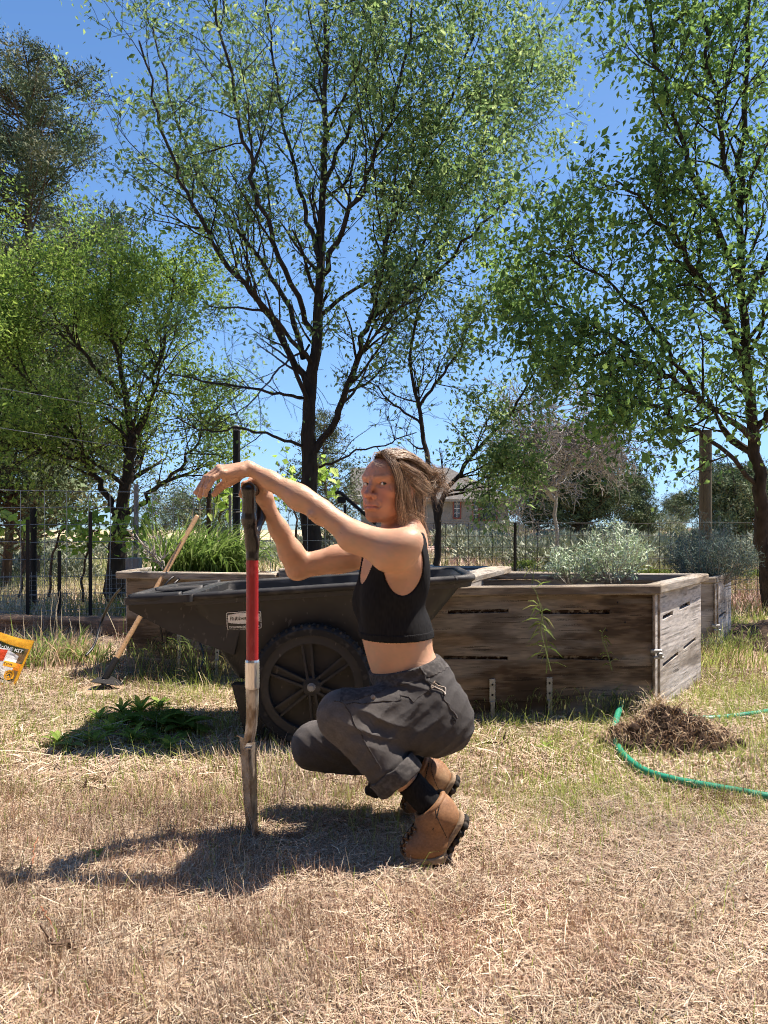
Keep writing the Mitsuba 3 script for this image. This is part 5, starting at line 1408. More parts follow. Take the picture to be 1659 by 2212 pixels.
lash = np.abs(np.linalg.norm(A3 - np.array([0.0315, 0.0675, 0.0]), axis=1) - 0.0135) < 0.0016
lash = lash & (ell(A3, (0.0315, 0.0835, -0.0012), (0.0162, 0.0170, 0.0058)) < 0) & (q[:, 2] > -0.0005)
col = np.where((lash & onface)[:, None], np.array([0.10, 0.055, 0.038]), col)
# moles on the far forearm and a few on the near arm
for c_ in (Hc(1230, 830, 2.215), Hc(1225, 942, 2.222), U(640, 1290, 2.3), U(737, 1150, 2.03), U(706, 1075, 2.05)):
    dd = np.linalg.norm((v - c_)[:, [0, 2]], axis=1)
    col = np.where(((dd < 0.0017) & (v[:, 1] < c_[1] + 0.06))[:, None], np.array([0.16, 0.085, 0.055]), col)
mat('skin', VC, 0.48, 0.42, two=False, bump=mikit.proc(lambda p, n, uv: fbm(p.x * 330, p.y * 330, p.z * 330, octaves=3) + 0.8 * fbm(p.x * 60, p.y * 60, p.z * 60, octaves=2)), bump_scale=0.0011)
bodyk = obj('body', body, 'skin', woman, smooth=True, color=np.clip(col, 0, 1))
# nails
mat('nail', (0.62, 0.36, 0.28), 0.25, 0.5)
for n_, f in near_fingers.items():
    t = norm(f[3] - f[2]); back = norm(np.array([-0.75, -0.35, 0.45]) - t * np.dot([-0.75, -0.35, 0.45], t))
    side_ = np.cross(t, back)
    nl = trimesh.creation.icosphere(2, 1.0); nl.apply_scale([1, 1, 1])
    nv_ = np.array(nl.vertices) * np.array([0.0048, 0.0062, 0.0014])
    obj('fingernail', trimesh.Trimesh(nv_ @ np.stack([side_, t, back], 0) + f[3] + back * (finger_r[n_][3] - 0.0006), nl.faces, process=False), 'nail', bodyk, smooth=True)
# eyes, looking into the camera
mat('eye_white', (0.56, 0.51, 0.47), 0.15, 0.6)
mat('eye_iris', mikit.proc(lambda p, n, uv: mix((0.035, 0.04, 0.035), (0.085, 0.085, 0.065), noise(p.x * 900, p.y * 900, p.z * 900))), 0.1, 0.6)
mat('eye_pupil', (0.008, 0.008, 0.008), 0.08, 0.6)
for s in (-1, 1):
    c_ = HW(s * 0.0315, 0.0675, 0.0)
    eb = trimesh.creation.icosphere(3, 0.0126); eb.apply_translation(c_)
    ek = obj('eye', eb, 'eye_white', woman, smooth=True)
    look = norm(np.array([0, 0, EYE + 0.02]) - c_ + hF * 0.0)
    obj('iris', lathe([(0, 0.0129), (0.003, 0.0127), (0.0060, 0.0115)], c_, look, 24), 'eye_iris', ek, smooth=True)
    obj('pupil', lathe([(0, 0.0132), (0.0026, 0.0130), (0.0030, 0.0126)], c_, look, 20), 'eye_pupil', ek, smooth=True)

# ---- crop top
Tl = lambda p: (p - chest) @ lean(4)          # forward, left, up
def top_f(p):
    q = Tl(p)
    d = torso(p) - 0.0045
    f, l, u = q[:, 0], q[:, 1], q[:, 2]
    # hem: level, a little higher at the back
    hem = -(p[:, 2] - (U(850, 1374, DT)[2] + 0.030 * (-f)))
    d = np.maximum(d, hem)
    al = np.abs(l)
    arm = ell(np.stack([f, al, u], 1), (0.006, 0.165, 0.095), (0.068, 0.082, 0.105))
    d = np.maximum(d, -arm)
    neck_cut = ell(np.stack([f, al, u], 1), (0.075, 0.0, 0.150), (0.11, 0.072, 0.125))
    back_cut = ell(np.stack([f, al, u], 1), (-0.09, 0.0, 0.155), (0.10, 0.070, 0.10))
    d = np.maximum(d, -neck_cut)
    d = np.maximum(d, -back_cut)
    topc = u - 0.165
    return np.maximum(d, topc)
topm = solid(top_f, chest - [0.22, 0.25, 0.20], chest + [0.22, 0.25, 0.24], 0.0035)
mat('black_knit', mikit.proc(lambda p, n, uv: mix((0.008, 0.008, 0.009), (0.016, 0.016, 0.017), noise(p.x * 300, p.y * 300, p.z * 60))), 0.9, 0.15, two=False)
tk = obj('crop_top', topm, 'black_knit', woman, smooth=True)
# ribbed hem band
def hem_f(p):
    q = Tl(p)
    ang = np.arctan2(q[:, 1], q[:, 0])
    d = torso(p) - 0.0062 - 0.0007 * np.sin(ang * 130)
    zt = U(850, 1374, DT)[2] + 0.030 * (-q[:, 0])
    return np.maximum(d, np.maximum(-(p[:, 2] - zt + 0.001), p[:, 2] - zt - 0.020))
obj('hem_band', solid(hem_f, chest - [0.22, 0.25, 0.18], chest + [0.22, 0.25, -0.08], 0.0025), 'black_knit', tk, smooth=40)

# ---- jeans
buttN, buttF = U(948, 1558, 2.13), U(930, 1556, 2.285)
cuffN, cuffF = U(856, 1678, 2.035), U(820, 1672, 2.37)
def jeans_f(p):
    d = ell(p, pelvis, (0.112, 0.148, 0.112), lean(-20))
    d = smin(d, ell(p, waist - UPV * 0.035, (0.088, 0.126, 0.10), lean(-14)), 0.05)
    d = smin(d, cone(p, buttN, buttN + [0.012, 0, -0.004], 0.091, 0.090), 0.05)
    d = smin(d, cone(p, buttF, buttF + [0.012, 0, -0.004], 0.085, 0.085), 0.05)
    n1 = smin(cone(p, hipN, knN, 0.098, 0.069), cone(p, U(925, 1575, 2.10), U(840, 1580, 2.06), 0.078, 0.052), 0.04)
    sN, sF = norm(cuffN - knN), norm(cuffF - knF)
    n2 = np.maximum(cone(p, knN, cuffN, 0.069, 0.063), (p - cuffN) @ sN)
    n = smin(n1, n2, 0.022)
    e = smin(cone(p, hipF, knF, 0.098, 0.074), np.maximum(cone(p, knF, cuffF, 0.072, 0.062), (p - cuffF) @ sF), 0.022)
    d = smin(d, n, 0.030)
    d = smin(d, e, 0.030)
    # waist: a slanting plane, higher at the back
    wn = norm(np.array([-0.26, 0.0, 1.0]))
    wp = U(872, 1433, DT)
    cut = (p - wp) @ wn
    # legs end at the cuffs
    sN, sF = norm(cuffN - knN), norm(cuffF - knF)
    # folds
    q = p
    rN = norm(hipN - knN)
    tN = (p - knN) @ rN
    g = (p - buttN)
    ra = np.linalg.norm(p - U(1000, 1470, 2.08), axis=1)
    w = 0
    def ridge(x): return 2 * np.abs(np.sin(x)) ** 0.8 - 1
    wn_ = meshkit.noise(p * 11, 7) * 2.2
    # long slanting drapes hanging from the bent thigh
    v1 = p - U(905, 1545, 2.02); r1 = np.linalg.norm(v1 * np.array([0.75, 0.6, 1.0]), axis=1)
    w = w + 0.0044 * ridge((v1[:, 0] * 0.86 - v1[:, 2] * 0.5) * 52 + wn_) * np.exp(-(r1 / 0.10) ** 2)
    # tight wrinkles in the back of the knee
    v2 = p - U(815, 1565, 2.0); r2 = np.linalg.norm(v2 * np.array([0.8, 0.5, 1.2]), axis=1)
    w = w + 0.0062 * ridge((v2[:, 2] * 0.94 + v2[:, 0] * 0.34) * 78 + wn_ * 1.2) * np.exp(-(r2 / 0.052) ** 2)
    # creases where the hip folds
    v4 = p - U(880, 1468, 2.06); r4 = np.linalg.norm(v4 * np.array([0.6, 0.5, 1.3]), axis=1)
    w = w + 0.0040 * ridge((v4[:, 2] * 0.97 + v4[:, 0] * 0.22) * 80 + wn_) * np.exp(-(r4 / 0.060) ** 2)
    # far leg
    v3 = p - U(725, 1635, 2.33)
    w = w + 0.0040 * ridge((v3[:, 2] * 0.8 + v3[:, 0] * 0.5) * 75 + wn_) * np.exp(-(np.linalg.norm(v3, axis=1) / 0.09) ** 2)
    sh = (p - knN) @ sN
    w = w + 0.0016 * ridge(sh * 60 + (p[:, 0] - p[:, 2]) * 22 + wn_ * 1.4) * np.clip((sh - 0.04) / 0.06, 0, 1)
    # hard-worn seat: shallow pulls
    v5 = p - U(985, 1520, 2.06)
    w = w + 0.0010 * ridge((v5[:, 0] * 0.6 + v5[:, 2] * 0.8) * 58 + wn_) * np.exp(-(np.linalg.norm(v5, axis=1) / 0.08) ** 2)
    w = w + (meshkit.fbm(p * np.array([9, 9, 15]) + 3, 3, seed=5) - 0.5) * 0.008 + (meshkit.fbm(p * 34, 2, seed=9) - 0.5) * 0.003
    hold = np.clip(-cut / 0.04, 0, 1)
    d = d + w * (0.35 + 0.65 * hold)
    d = smax(d, cut, 0.004)
    return d
jm = solid(jeans_f, [-0.36, 1.86, 0.14], [0.34, 2.56, 0.62], 0.0035)
jv = np.array(jm.vertices)
jn = np.array(jm.vertex_normals)
# washed charcoal denim: paler where the cloth is worn on knee and thigh, twill speckle
wear = 0.75 * np.exp(-((np.linalg.norm(jv - (knN + [-0.02, -0.03, 0.035]), axis=1)) / 0.13) ** 2) + 0.5 * np.exp(-((np.linalg.norm(jv - (knF + [-0.03, -0.02, 0.04]), axis=1)) / 0.11) ** 2)
wear = wear + 0.35 * np.exp(-(np.linalg.norm(jv - seg(knN, cuffN, 0.6), axis=1) / 0.09) ** 2)
curv = meshkit.fbm(jv * 42, 3, seed=3)
wear = np.clip(wear * (0.35 + 1.1 * curv), 0, 1)[:, None]
jc = np.array([0.050, 0.047, 0.046]) * (1 - wear) + np.array([0.145, 0.132, 0.122]) * wear
jc = jc * (0.80 + 0.4 * meshkit.noise(jv * 420, 5))[:, None]
mat('denim', VC, 0.9, 0.2, two=False)
jk = obj('jeans', jm, 'denim', woman, smooth=True, color=jc)
mat('denim_cuff', mikit.proc(lambda p, n, uv: mix((0.042, 0.039, 0.038), (0.085, 0.079, 0.075), smoothstep(0.3, 0.8, fbm(p.x * 120, p.y * 120, p.z * 120, octaves=3)))), 0.9, 0.2)
def cuff_mesh(c, ax, r, L, seed):
    n, m = 40, 9
    R = frame(ax)
    rows = []
    prof = [(-0.006, L * 0.5), (0.0, L * 0.5 + 0.002), (0.006, L * 0.46), (0.0075, L * 0.2), (0.0065, -L * 0.2), (0.007, -L * 0.44), (0.003, -L * 0.5), (-0.006, -L * 0.47), (-0.010, 0)]
    for dr_, z in prof:
        a = np.arange(n) * 2 * np.pi / n
        wob = (meshkit.noise(np.stack([np.cos(a) * 2.2 + seed, np.sin(a) * 2.2, np.full(n, z * 12)], -1), seed) - 0.5) * 0.016
        rr_ = r + dr_ + wob
        rows.append(np.stack([rr_ * np.cos(a), rr_ * np.sin(a) * 1.0, np.full(n, z) + wob * 0.8], -1))
    V = np.vstack(rows) @ R.T + c
    f = np.array([[i * n + j, i * n + (j + 1) % n, ((i + 1) % len(prof)) * n + (j + 1) % n, ((i + 1) % len(prof)) * n + j] for i in range(len(prof)) for j in range(n)])
    return V, f
sN = norm(cuffN - knN)
obj('cuff', cuff_mesh(cuffN - sN * 0.004, sN, 0.0655, 0.048, 3), 'denim_cuff', jk, smooth=True)
sF = norm(cuffF - knF)
obj('cuff', cuff_mesh(cuffF, sF, 0.064, 0.045, 8), 'denim_cuff', jk, smooth=True)
# seams and pocket stitching that lie on the cloth, found by walking onto the surface
def onto(pts, lift=0.0008, f=jeans_f, n=30):
    c = curve(pts, n)
    for _ in range(14):
        d = f(c)
        e = 0.002
        g = np.stack([f(c + np.eye(3)[k] * e) - f(c - np.eye(3)[k] * e) for k in range(3)], 1) / (2 * e)
        c = c - norm(g) * (d - lift)[:, None] * 0.7
    return c
def near_line(pix, d=1.98, **kw):
    return onto([U(x, y, d) for x, y in pix], **kw)
for nm, pix in (('side_seam', [(962, 1452), (950, 1470), (900, 1488), (850, 1494), (800, 1497), (775, 1502), (748, 1512)]),
                ('knee_seam', [(708, 1492), (722, 1496), (738, 1503), (748, 1512), (752, 1525)]),
                ('shin_seam', [(752, 1525), (768, 1560), (795, 1615), (825, 1662)]),
                ('pocket_seam', [(955, 1452), (975, 1462), (990, 1490), (1000, 1530), (1008, 1562)]),
                ('yoke_seam', [(870, 1452), (905, 1455), (940, 1452), (975, 1450)])):
    obj(nm, tube(near_line(pix), 0.0016, 5), 'denim_cuff', jk, smooth=True)
# waistband and belt loop
wn2 = norm(np.array([-0.26, 0.0, 1.0])); wp2 = U(872, 1433, DT)
def band_f(p):
    c_ = (p - wp2) @ wn2
    return np.maximum(jeans_f(p) - 0.0018, np.maximum(-(c_ + 0.034), c_ + 0.0005))
bm = solid(band_f, [-0.12, 2.0, 0.44], [0.22, 2.42, 0.60], 0.003)
obj('waistband', bm, 'denim_cuff', jk, smooth=50)
obj('belt_loop', tube(near_line([(930, 1424), (935, 1436), (940, 1448), (946, 1456)], lift=0.003), 0.0045, 6, flat=0.6), 'denim_cuff', jk, smooth=True)
bt = near_line([(811, 1466), (812, 1467), (812, 1468)], lift=0.001)[1]
obj('button', lathe([(0, 0.004), (0.003, 0.0042), (0.0065, 0.0030), (0.0072, 0)], bt, norm(np.array([-0.45, -1, 0.1])), 18), 'rusty_steel', jk, smooth=40)
cb = numbered('carabiner')
cpath = near_line([(950, 1456), (962, 1450), (974, 1458), (983, 1466), (977, 1472), (964, 1466), (953, 1463), (950, 1457)], lift=0.006)
scene[cb] = mikit.ply(tube(cpath, 0.0018, 8), 'rusty_steel', smooth=True)
tag(cb, 'small metal carabiner clipped to the hip belt loop of the jeans', 'carabiner')

# ---- socks and boots
mat('sock_black', mikit.proc(lambda p, n, uv: mix((0.007, 0.007, 0.008), (0.018, 0.018, 0.019), noise(p.x * 500, p.y * 500, p.z * 90))), 0.95, 0.1, two=False)
def leather(p, n, uv):
    a = fbm(p.x * 40, p.y * 40, p.z * 40, octaves=4); b = fbm(p.x * 220, p.y * 220, p.z * 220, octaves=2)
    c = mix((0.155, 0.072, 0.030), (0.275, 0.145, 0.070), a)
    c = mix(c, (0.38, 0.25, 0.145), smoothstep(0.58, 0.8, fbm(p.x * 16 + 3, p.y * 16, p.z * 16, octaves=4)) * 0.7)
    return c * (0.75 + 0.5 * b)
mat('tan_leather', mikit.proc(leather), 0.62, 0.35, two=False)
mat('boot_welt', mikit.proc(lambda p, n, uv: mix((0.16, 0.11, 0.07), (0.36, 0.27, 0.18), fbm(p.x * 60, p.y * 60, p.z * 200))), 0.8, 0.3)
mat('boot_sole', mikit.proc(lambda p, n, uv: mix((0.018, 0.016, 0.014), (0.07, 0.055, 0.042), smoothstep(0.45, 0.75, fbm(p.x * 50, p.y * 50, p.z * 50, octaves=3)))), 0.8, 0.3)
mat('boot_lace', mikit.proc(lambda p, n, uv: mix((0.025, 0.013, 0.008), (0.27, 0.13, 0.045), smoothstep(0.5, 0.6, noise(p.x * 330, p.y * 330, p.z * 330)))), 0.8, 0.2)
def boot(sk_top, an, heel, ball, toe, wid, label):
    """Parts of one boot: heel raised, toes flat. All points are on the sole's line or the shaft's axis."""
    heel, ball, toe, an, sk_top = map(lambda q: np.asarray(q, float), (heel, ball, toe, an, sk_top))
    f = norm(ball - heel); side_ = norm(np.cross([0, 0, 1.0], ball - heel)); up_ = np.cross(f, side_)
    if up_[2] < 0: up_ = -up_
    tf = norm(toe - ball); tup = np.array([0, 0, 1.0])
    shaft = norm(sk_top - an)
    Rf = np.stack([f, side_, up_], 1); Rt = np.stack([tf, norm(np.cross(tup, tf)), tup], 1)
    def upper_f(p):
        d = ell(p, heel + f * 0.040 + up_ * 0.048, (0.044, wid * 0.88, 0.056), Rf)
        d = smin(d, cone(p, heel + f * 0.045 + up_ * 0.065, an, 0.044, 0.047), 0.03)
        d = smin(d, ell(p, heel + f * 0.115 + up_ * 0.042, (0.070, wid * 0.90, 0.040), Rf), 0.03)
        d = smin(d, cone(p, an - shaft * 0.02, heel + f * 0.165 + up_ * 0.040, 0.040, 0.030), 0.03)
        d = smin(d, ell(p, ball + tf * 0.006 + tup * 0.030, (0.052, wid, 0.034), Rt), 0.03)
        d = smin(d, ell(p, ball + tf * 0.048 + tup * 0.027, (0.046, wid * 0.95, 0.032), Rt), 0.02)
        # open shaft, cut square, and flat underneath
        top = (p - (an + shaft * 0.016)) @ shaft
        d = smax(d, top, 0.004)
        hole = cone(p, an - shaft * 0.02, an + shaft * 0.12, 0.040, 0.040)
        d = np.maximum(d, -hole)
        d = np.maximum(d, np.maximum(-((p - heel) @ up_), -((p - ball)[:, 2]) - 0.0) if False else -((p - heel) @ up_) - 0.0)
        return d
    lo = np.minimum.reduce([heel, ball, toe, an, sk_top]) - 0.09
    hi = np.maximum.reduce([heel, ball, toe, an, sk_top]) + 0.09
    up_m = solid(upper_f, lo, hi, 0.003)
    bk = obj('boot', up_m, 'tan_leather', woman, smooth=True); tag(bk, label)
    # padded collar
    Rs = frame(shaft)
    a = np.linspace(0, 2 * np.pi, 40)
    ringp = an + shaft * 0.012 + (np.cos(a)[:, None] * Rs[:, 0] + np.sin(a)[:, None] * Rs[:, 1]) * 0.0455
    obj('collar', tube(ringp, 0.0085, 9, caps=False), 'tan_leather', bk, smooth=True)
    # sole and welt: an outline swept down the bent foot
    def sole_f(p, th, off, grow):
        d = 1e9
        c1 = heel + f * 0.035 - up_ * off; c2 = heel + f * 0.15 - up_ * off
        w = wid + grow
        a_ = rbox(p, (c1 + c2) / 2, (0.5 * np.linalg.norm(c2 - c1) + 0.042 + grow, w * 0.80, th), Rf, 0.006)
        q_ = (p - (c1 + c2) / 2) @ Rf
        rr_ = np.linalg.norm(np.stack([np.maximum(np.abs(q_[:, 0]) - 0.055, 0), q_[:, 1]], 1), axis=1) - (w * 0.86)
        a_ = smax(a_, rr_, 0.01)
        c3 = ball + tf * 0.024 - tup * off
        q_ = (p - c3) @ Rt
        b_ = np.maximum(np.linalg.norm(q_[:, :2] / np.array([1.35, 1.0]), axis=1) - w * 1.0, np.abs(q_[:, 2]) - th)
        return smin(a_, b_, 0.02)
    wm = solid(lambda p: sole_f(p, 0.007, -0.002, 0.006), lo - 0.02, hi, 0.003)
    obj('welt', wm, 'boot_welt', bk, smooth=45)
    def tread(p):
        d = sole_f(p, 0.0085, 0.0150, 0.004)
        s = (p - heel) @ f
        gr = 0.004 * np.clip(np.sin(s * 260) * 3, -1, 1)
        return d + np.where(np.abs((p - heel) @ side_) > wid * 0.55, np.maximum(gr, 0), 0)
    obj('sole', solid(tread, lo - 0.03, hi, 0.003), 'boot_sole', bk, smooth=45)
    # back strip, quarter seam and laces
    def surf(pts, lift, n=24): return onto(pts, lift, upper_f, n)
    nr = side_ if side_[1] < 0 else -side_
    for sg2 in (-1, 1):
        obj('heel_seam', tube(surf([an - f * 0.046 + nr * 0.018 * sg2, heel + up_ * 0.088 + f * 0.020 + nr * 0.045 * sg2, heel + up_ * 0.050 + f * 0.050 + nr * 0.05 * sg2, heel + up_ * 0.014 + f * 0.066 + nr * 0.05 * sg2], 0.0003), 0.0010, 5), 'boot_sole', bk, smooth=True)
    for sgn in (-1, 1):
        s2 = side_ * sgn
        if s2[1] > 0 and sgn == 1 and False: pass
        obj('collar_seam', tube(surf([an + shaft * 0.012 - f * 0.035 + s2 * 0.04, an + shaft * 0.000 + s2 * 0.05, an - shaft * 0.012 + f * 0.03 + s2 * 0.045], 0.0006), 0.0014, 5), 'boot_sole', bk, smooth=True)
    near = side_ if side_[1] < 0 else -side_
    front0, front1 = an + f * 0.055 - shaft * 0.010, heel + f * 0.175 + up_ * 0.090
    mid_line = surf([front0, seg(front0, front1, 0.5) + up_ * 0.02, front1], 0.0, 6)
    for k in range(6):
        c_ = mid_line[k]
        stp = (mid_line[min(k + 1, 5)] - mid_line[max(k - 1, 0)]) * 0.22
        for sgn in (-1, 1):
            pts = [c_ - near * 0.024 * sgn - stp, c_, c_ + near * 0.024 * sgn + stp]
            obj('lace', tube(surf(pts, 0.003, 9), 0.0028, 6), 'boot_lace', bk, smooth=True)
        for sgn in (-1, 1):
            ey = surf([c_ + near * sgn * q_ for q_ in (0.0255, 0.027, 0.0285)], 0.001, 3)[1]
            obj('eyelet', lathe([(0.0018, 0.0014), (0.0034, 0.0014), (0.0042, 0)], ey, norm(near * sgn + f * 0.6 + up_ * 0.4), 12), 'rusty_steel', bk)
    obj('tongue', tube(surf([front0 - f * 0.01 + shaft * 0.03, front0, seg(front0, front1, 0.5), front1], 0.0005, 14), np.linspace(0.016, 0.012, 14), 8, flat=0.25), 'boot_welt', bk, smooth=True)
    for sgn, dz in ((-1, -0.05), (-1, -0.03), (1, -0.035)):
        b0 = front0 + up_ * 0.012 + f * 0.012
        loop_ = curve([b0, b0 - side_ * 0.03 * -sgn * -1 + f * 0.012 + [0, 0, 0.004], b0 - side_ * 0.045 * -sgn * -1 + [0, 0, dz], b0 - side_ * 0.035 * -sgn * -1 + [0, 0, dz * 1.4]], 14)
        obj('lace_end', tube(loop_, 0.0026, 6), 'boot_lace', bk, smooth=True)
    # sock
    def sock_f(p):
        d = cone(p, an - shaft * 0.01, sk_top, 0.0385, 0.0375)
        d = d + (meshkit.noise(p * 60, 3) - 0.5) * 0.004
        return smax(d, (p - sk_top) @ shaft, 0.003)
    obj('sock', solid(sock_f, lo, hi, 0.003), 'sock_black', woman, smooth=True)
    return bk
bN = boot(U(883, 1689, 2.035), U(936, 1746, 2.035), U(999, 1757, 2.035), [U(942, 1860, 2.03)[0], 2.025, 0.022], [U(862, 1870, 2.0)[0], 2.005, 0.022], 0.044, 'near tan leather boot with laces, heel raised')
bF = boot(U(868, 1640, 2.36), U(915, 1664, 2.36), U(982, 1672, 2.36), [U(932, 1770, 2.34)[0], 2.35, 0.022], [U(868, 1765, 2.34)[0], 2.34, 0.022], 0.043, 'far tan leather boot, heel raised, mostly hidden')
# a strip of bare shin between cuff and sock belongs to the body mesh

# ---- hair: a close cap and many strands, falling from a parting on top; the back gathered in a loose knot
rngh = np.random.default_rng(11)
def cap_f(p):
    q = (p - HC) @ HR
    d = ell(q, (0, -0.016, 0.016), (0.0745, 0.096, 0.0775))
    # hairline: leaves the face free
    face = ell(q, (0.0, 0.085, -0.030), (0.074, 0.070, 0.104))
    d = smax(d, -face, 0.01)
    d = np.maximum(d, -(q[:, 2] + 0.075 - np.maximum(q[:, 1], 0) * 0.8))
    d = d + (meshkit.noise(q * np.array([120, 60, 30]), 2) - 0.5) * 0.004
    return d
capm = solid(cap_f, HC - 0.16, HC + 0.16, 0.004)
def hair_tint(n): 
    t = rngh.random((n, 1)); a = rngh.random((n, 1))
    t = t ** 1.5
    c = np.array([0.090, 0.056, 0.036]) * (1 - t) + np.array([0.56, 0.40, 0.26]) * t
    return c * (0.8 + 0.4 * a)
mat('hair', VC, 0.42, 0.5)
cc = np.tile(np.array([[0.075, 0.045, 0.028]]), (len(capm.vertices), 1)) * (0.7 + 0.6 * meshkit.noise(np.array(capm.vertices) * np.array([200, 200, 60]), 4))[:, None]
hk = obj('hair', capm, 'hair', woman, smooth=True, color=cc)
def skull_push(q, lift):
    """Keeps a strand outside the head."""
    c0 = np.array([0, -0.015, 0.015]); r0 = np.array([0.0725, 0.094, 0.0765])
    for _ in range(2):
        w = (q - c0) / (r0 + lift)
        k = np.linalg.norm(w, axis=1)
        inside = k < 1
        q = np.where(inside[:, None], c0 + (q - c0) / np.maximum(k, 1e-3)[:, None], q)
    c1 = np.array([0, 0.028, -0.04]); r1 = np.array([0.060, 0.060, 0.085])
    w = (q - c1) / (r1 + lift); k = np.linalg.norm(w, axis=1)
    return np.where((k < 1)[:, None], c1 + (q - c1) / np.maximum(k, 1e-3)[:, None], q)
strands, tints = [], []
def lock(pts, n, spread0, spread1, r=0.0009, wave=0.004, lift=0.004, tone=None):
    pts = np.array(pts, float); pts[:, 2] = np.where(pts[:, 2] > 0, pts[:, 2] * 0.83, pts[:, 2])
    g = curve(pts, 13)
    tn = hair_tint(1) if tone is None else tone
    for _ in range(n):
        o0, o1 = rngh.normal(0, spread0, 3), rngh.normal(0, spread1, 3)
        t = np.linspace(0, 1, 13)[:, None]
        ph = rngh.uniform(0, 6.28, 3); fq = rngh.uniform(3, 8)
        q = g + o0 * (1 - t) + o1 * t + wave * t * np.sin(t * fq + ph) * rngh.normal(0.8, 0.5)
        q = skull_push(q, lift + rngh.uniform(0, 0.006))
        rr = r * rngh.uniform(0.6, 1.3) * np.linspace(1, 0.35, 13)
        w = q @ HR.T + HC
        v_, f_ = tube(w, rr, 3, caps=False)
        strands.append((v_, f_)); tints.append(np.tile(tn * 0.85 + hair_tint(1) * 0.15, (len(v_), 1)))
# loose front locks on her left (the side we see): from the parting past the temple, down to the shoulder
for k in range(40):
    a = rngh.random() ** 1.4
    root = [0.016 - 0.03 * a, 0.066 - 0.115 * a, 0.108 + 0.008 * math.sin(a * 3)]
    side1 = [0.055 + 0.010 * rngh.random(), 0.074 - 0.105 * a, 0.062]
    side2 = [0.071 + 0.007 * rngh.random(), 0.064 - 0.110 * a + rngh.normal(0, 0.003), -0.006]
    low = [0.069 + rngh.normal(0, 0.006), 0.048 - 0.115 * a + rngh.normal(0, 0.007), -0.070]
    L = rngh.choice([-0.10, -0.135, -0.165, -0.19], p=[0.42, 0.28, 0.18, 0.12])
    tip = [0.062 + rngh.normal(0, 0.012), 0.012 - 0.090 * a + rngh.normal(0, 0.012), L + rngh.normal(0, 0.012)]
    lock([root, side1, side2, low, tip], 13 if a < 0.5 else 8, 0.0045, 0.0022, 0.00065, 0.007)
# strands swept back over the crown into the knot at the back
for k in range(95):
    a = rngh.uniform(-1, 1)
    root = [0.012 + 0.035 * a, 0.070 - 0.02 * abs(a), 0.104 - 0.012 * abs(a)]
    m1 = [0.010 + 0.060 * a, -0.005, 0.121 - 0.028 * a * a + rngh.normal(0, 0.004)]
    m2 = [0.010 + 0.066 * a, -0.080, 0.086 - 0.025 * a * a + rngh.normal(0, 0.005)]
    tip = [0.024 + 0.022 * a, -0.125 + rngh.normal(0, 0.008), 0.030 + rngh.normal(0, 0.022)]
    lock([root, m1, m2, tip], 13, 0.004, 0.005, 0.00065, 0.006)
# from the temple and over the ear back to the knot
for k in range(75):
    a = rngh.random()
    s = 1 if rngh.random() < 0.8 else -1
    lock([[s * 0.066, (0.050 if s > 0 else 0.0) - 0.04 * a, 0.075 - 0.06 * a], [s * (0.080 + 0.004 * rngh.random()), -0.015, 0.045 - 0.055 * a], [s * 0.066, -0.078, 0.015 - 0.035 * a], [0.026 + s * 0.015, -0.125, 0.010 + rngh.normal(0, 0.02)]], 12, 0.005, 0.008, 0.00065, 0.008)
# the loose knot: loops of hair
KN = np.array([0.032, -0.140, 0.028])
for k in range(90):
    c_ = KN + rngh.normal(0, 0.013, 3)
    ax = norm(rngh.normal(0, 1, 3) + [0.6, -0.6, 0]); R_ = frame(ax)
    r_ = rngh.uniform(0.016, 0.042); a0 = rngh.uniform(0, 6.28); a1 = a0 + rngh.uniform(2.0, 4.5)
    a = np.linspace(a0, a1, 6)
    lock(c_ + (np.cos(a)[:, None] * R_[:, 0] + np.sin(a)[:, None] * R_[:, 1]) * r_ + rngh.normal(0, 0.006, (6, 3)), 10, 0.005, 0.009, 0.0006)
# loose ends sticking out of the knot, and long thin ones down the neck and back
for k in range(60):
    b = norm(rngh.normal(0, 1, 3) * [0.8, 0.5, 1.0] + [0.35, -0.6, 0.10])
    lock([KN, KN + b * 0.030, KN + b * 0.048 + [0, -0.004, -0.006], KN + b * 0.060 + [0, -0.006, -0.022]], 5, 0.007, 0.009, 0.0005, 0.01)
for k in range(34):
    a = rngh.random() ** 1.3
    lock([[0.060 - 0.05 * a, -0.070, -0.01], [0.064 - 0.05 * a, -0.074, -0.07], [0.060 - 0.03 * a, -0.080 - 0.015 * a, -0.125], [0.058 - 0.030 * a + rngh.normal(0, 0.010), -0.090 - 0.03 * a, -0.17 + rngh.normal(0, 0.024)]], 7, 0.006, 0.010, 0.0006, 0.010)
# fly-away hairs
for k in range(40):
    root = skull_push(np.array([[rngh.normal(0, 0.06), rngh.normal(-0.03, 0.05), 0.10]]), 0.003)[0]
    b = norm(root - [0, -0.01, 0.02]); side_ = norm(rngh.normal(0, 1, 3))
    lock([root, root + b * 0.006 + side_ * 0.02, root + b * 0.007 + side_ * 0.036, root + side_ * 0.05 - [0, 0, 0.010]], 1, 0.001, 0.003, 0.00025)
# one wisp in front of the forehead
lock([[-0.004, 0.078, 0.108], [0.004, 0.095, 0.085], [0.022, 0.100, 0.066], [0.048, 0.085, 0.058]], 5, 0.003, 0.003, 0.0006, 0.001, 0.006)
sm = merge(strands)
sk_ = obj('strands', sm, 'hair', hk, smooth=True, color=np.vstack(tints)); tag(sk_, kind='stuff')
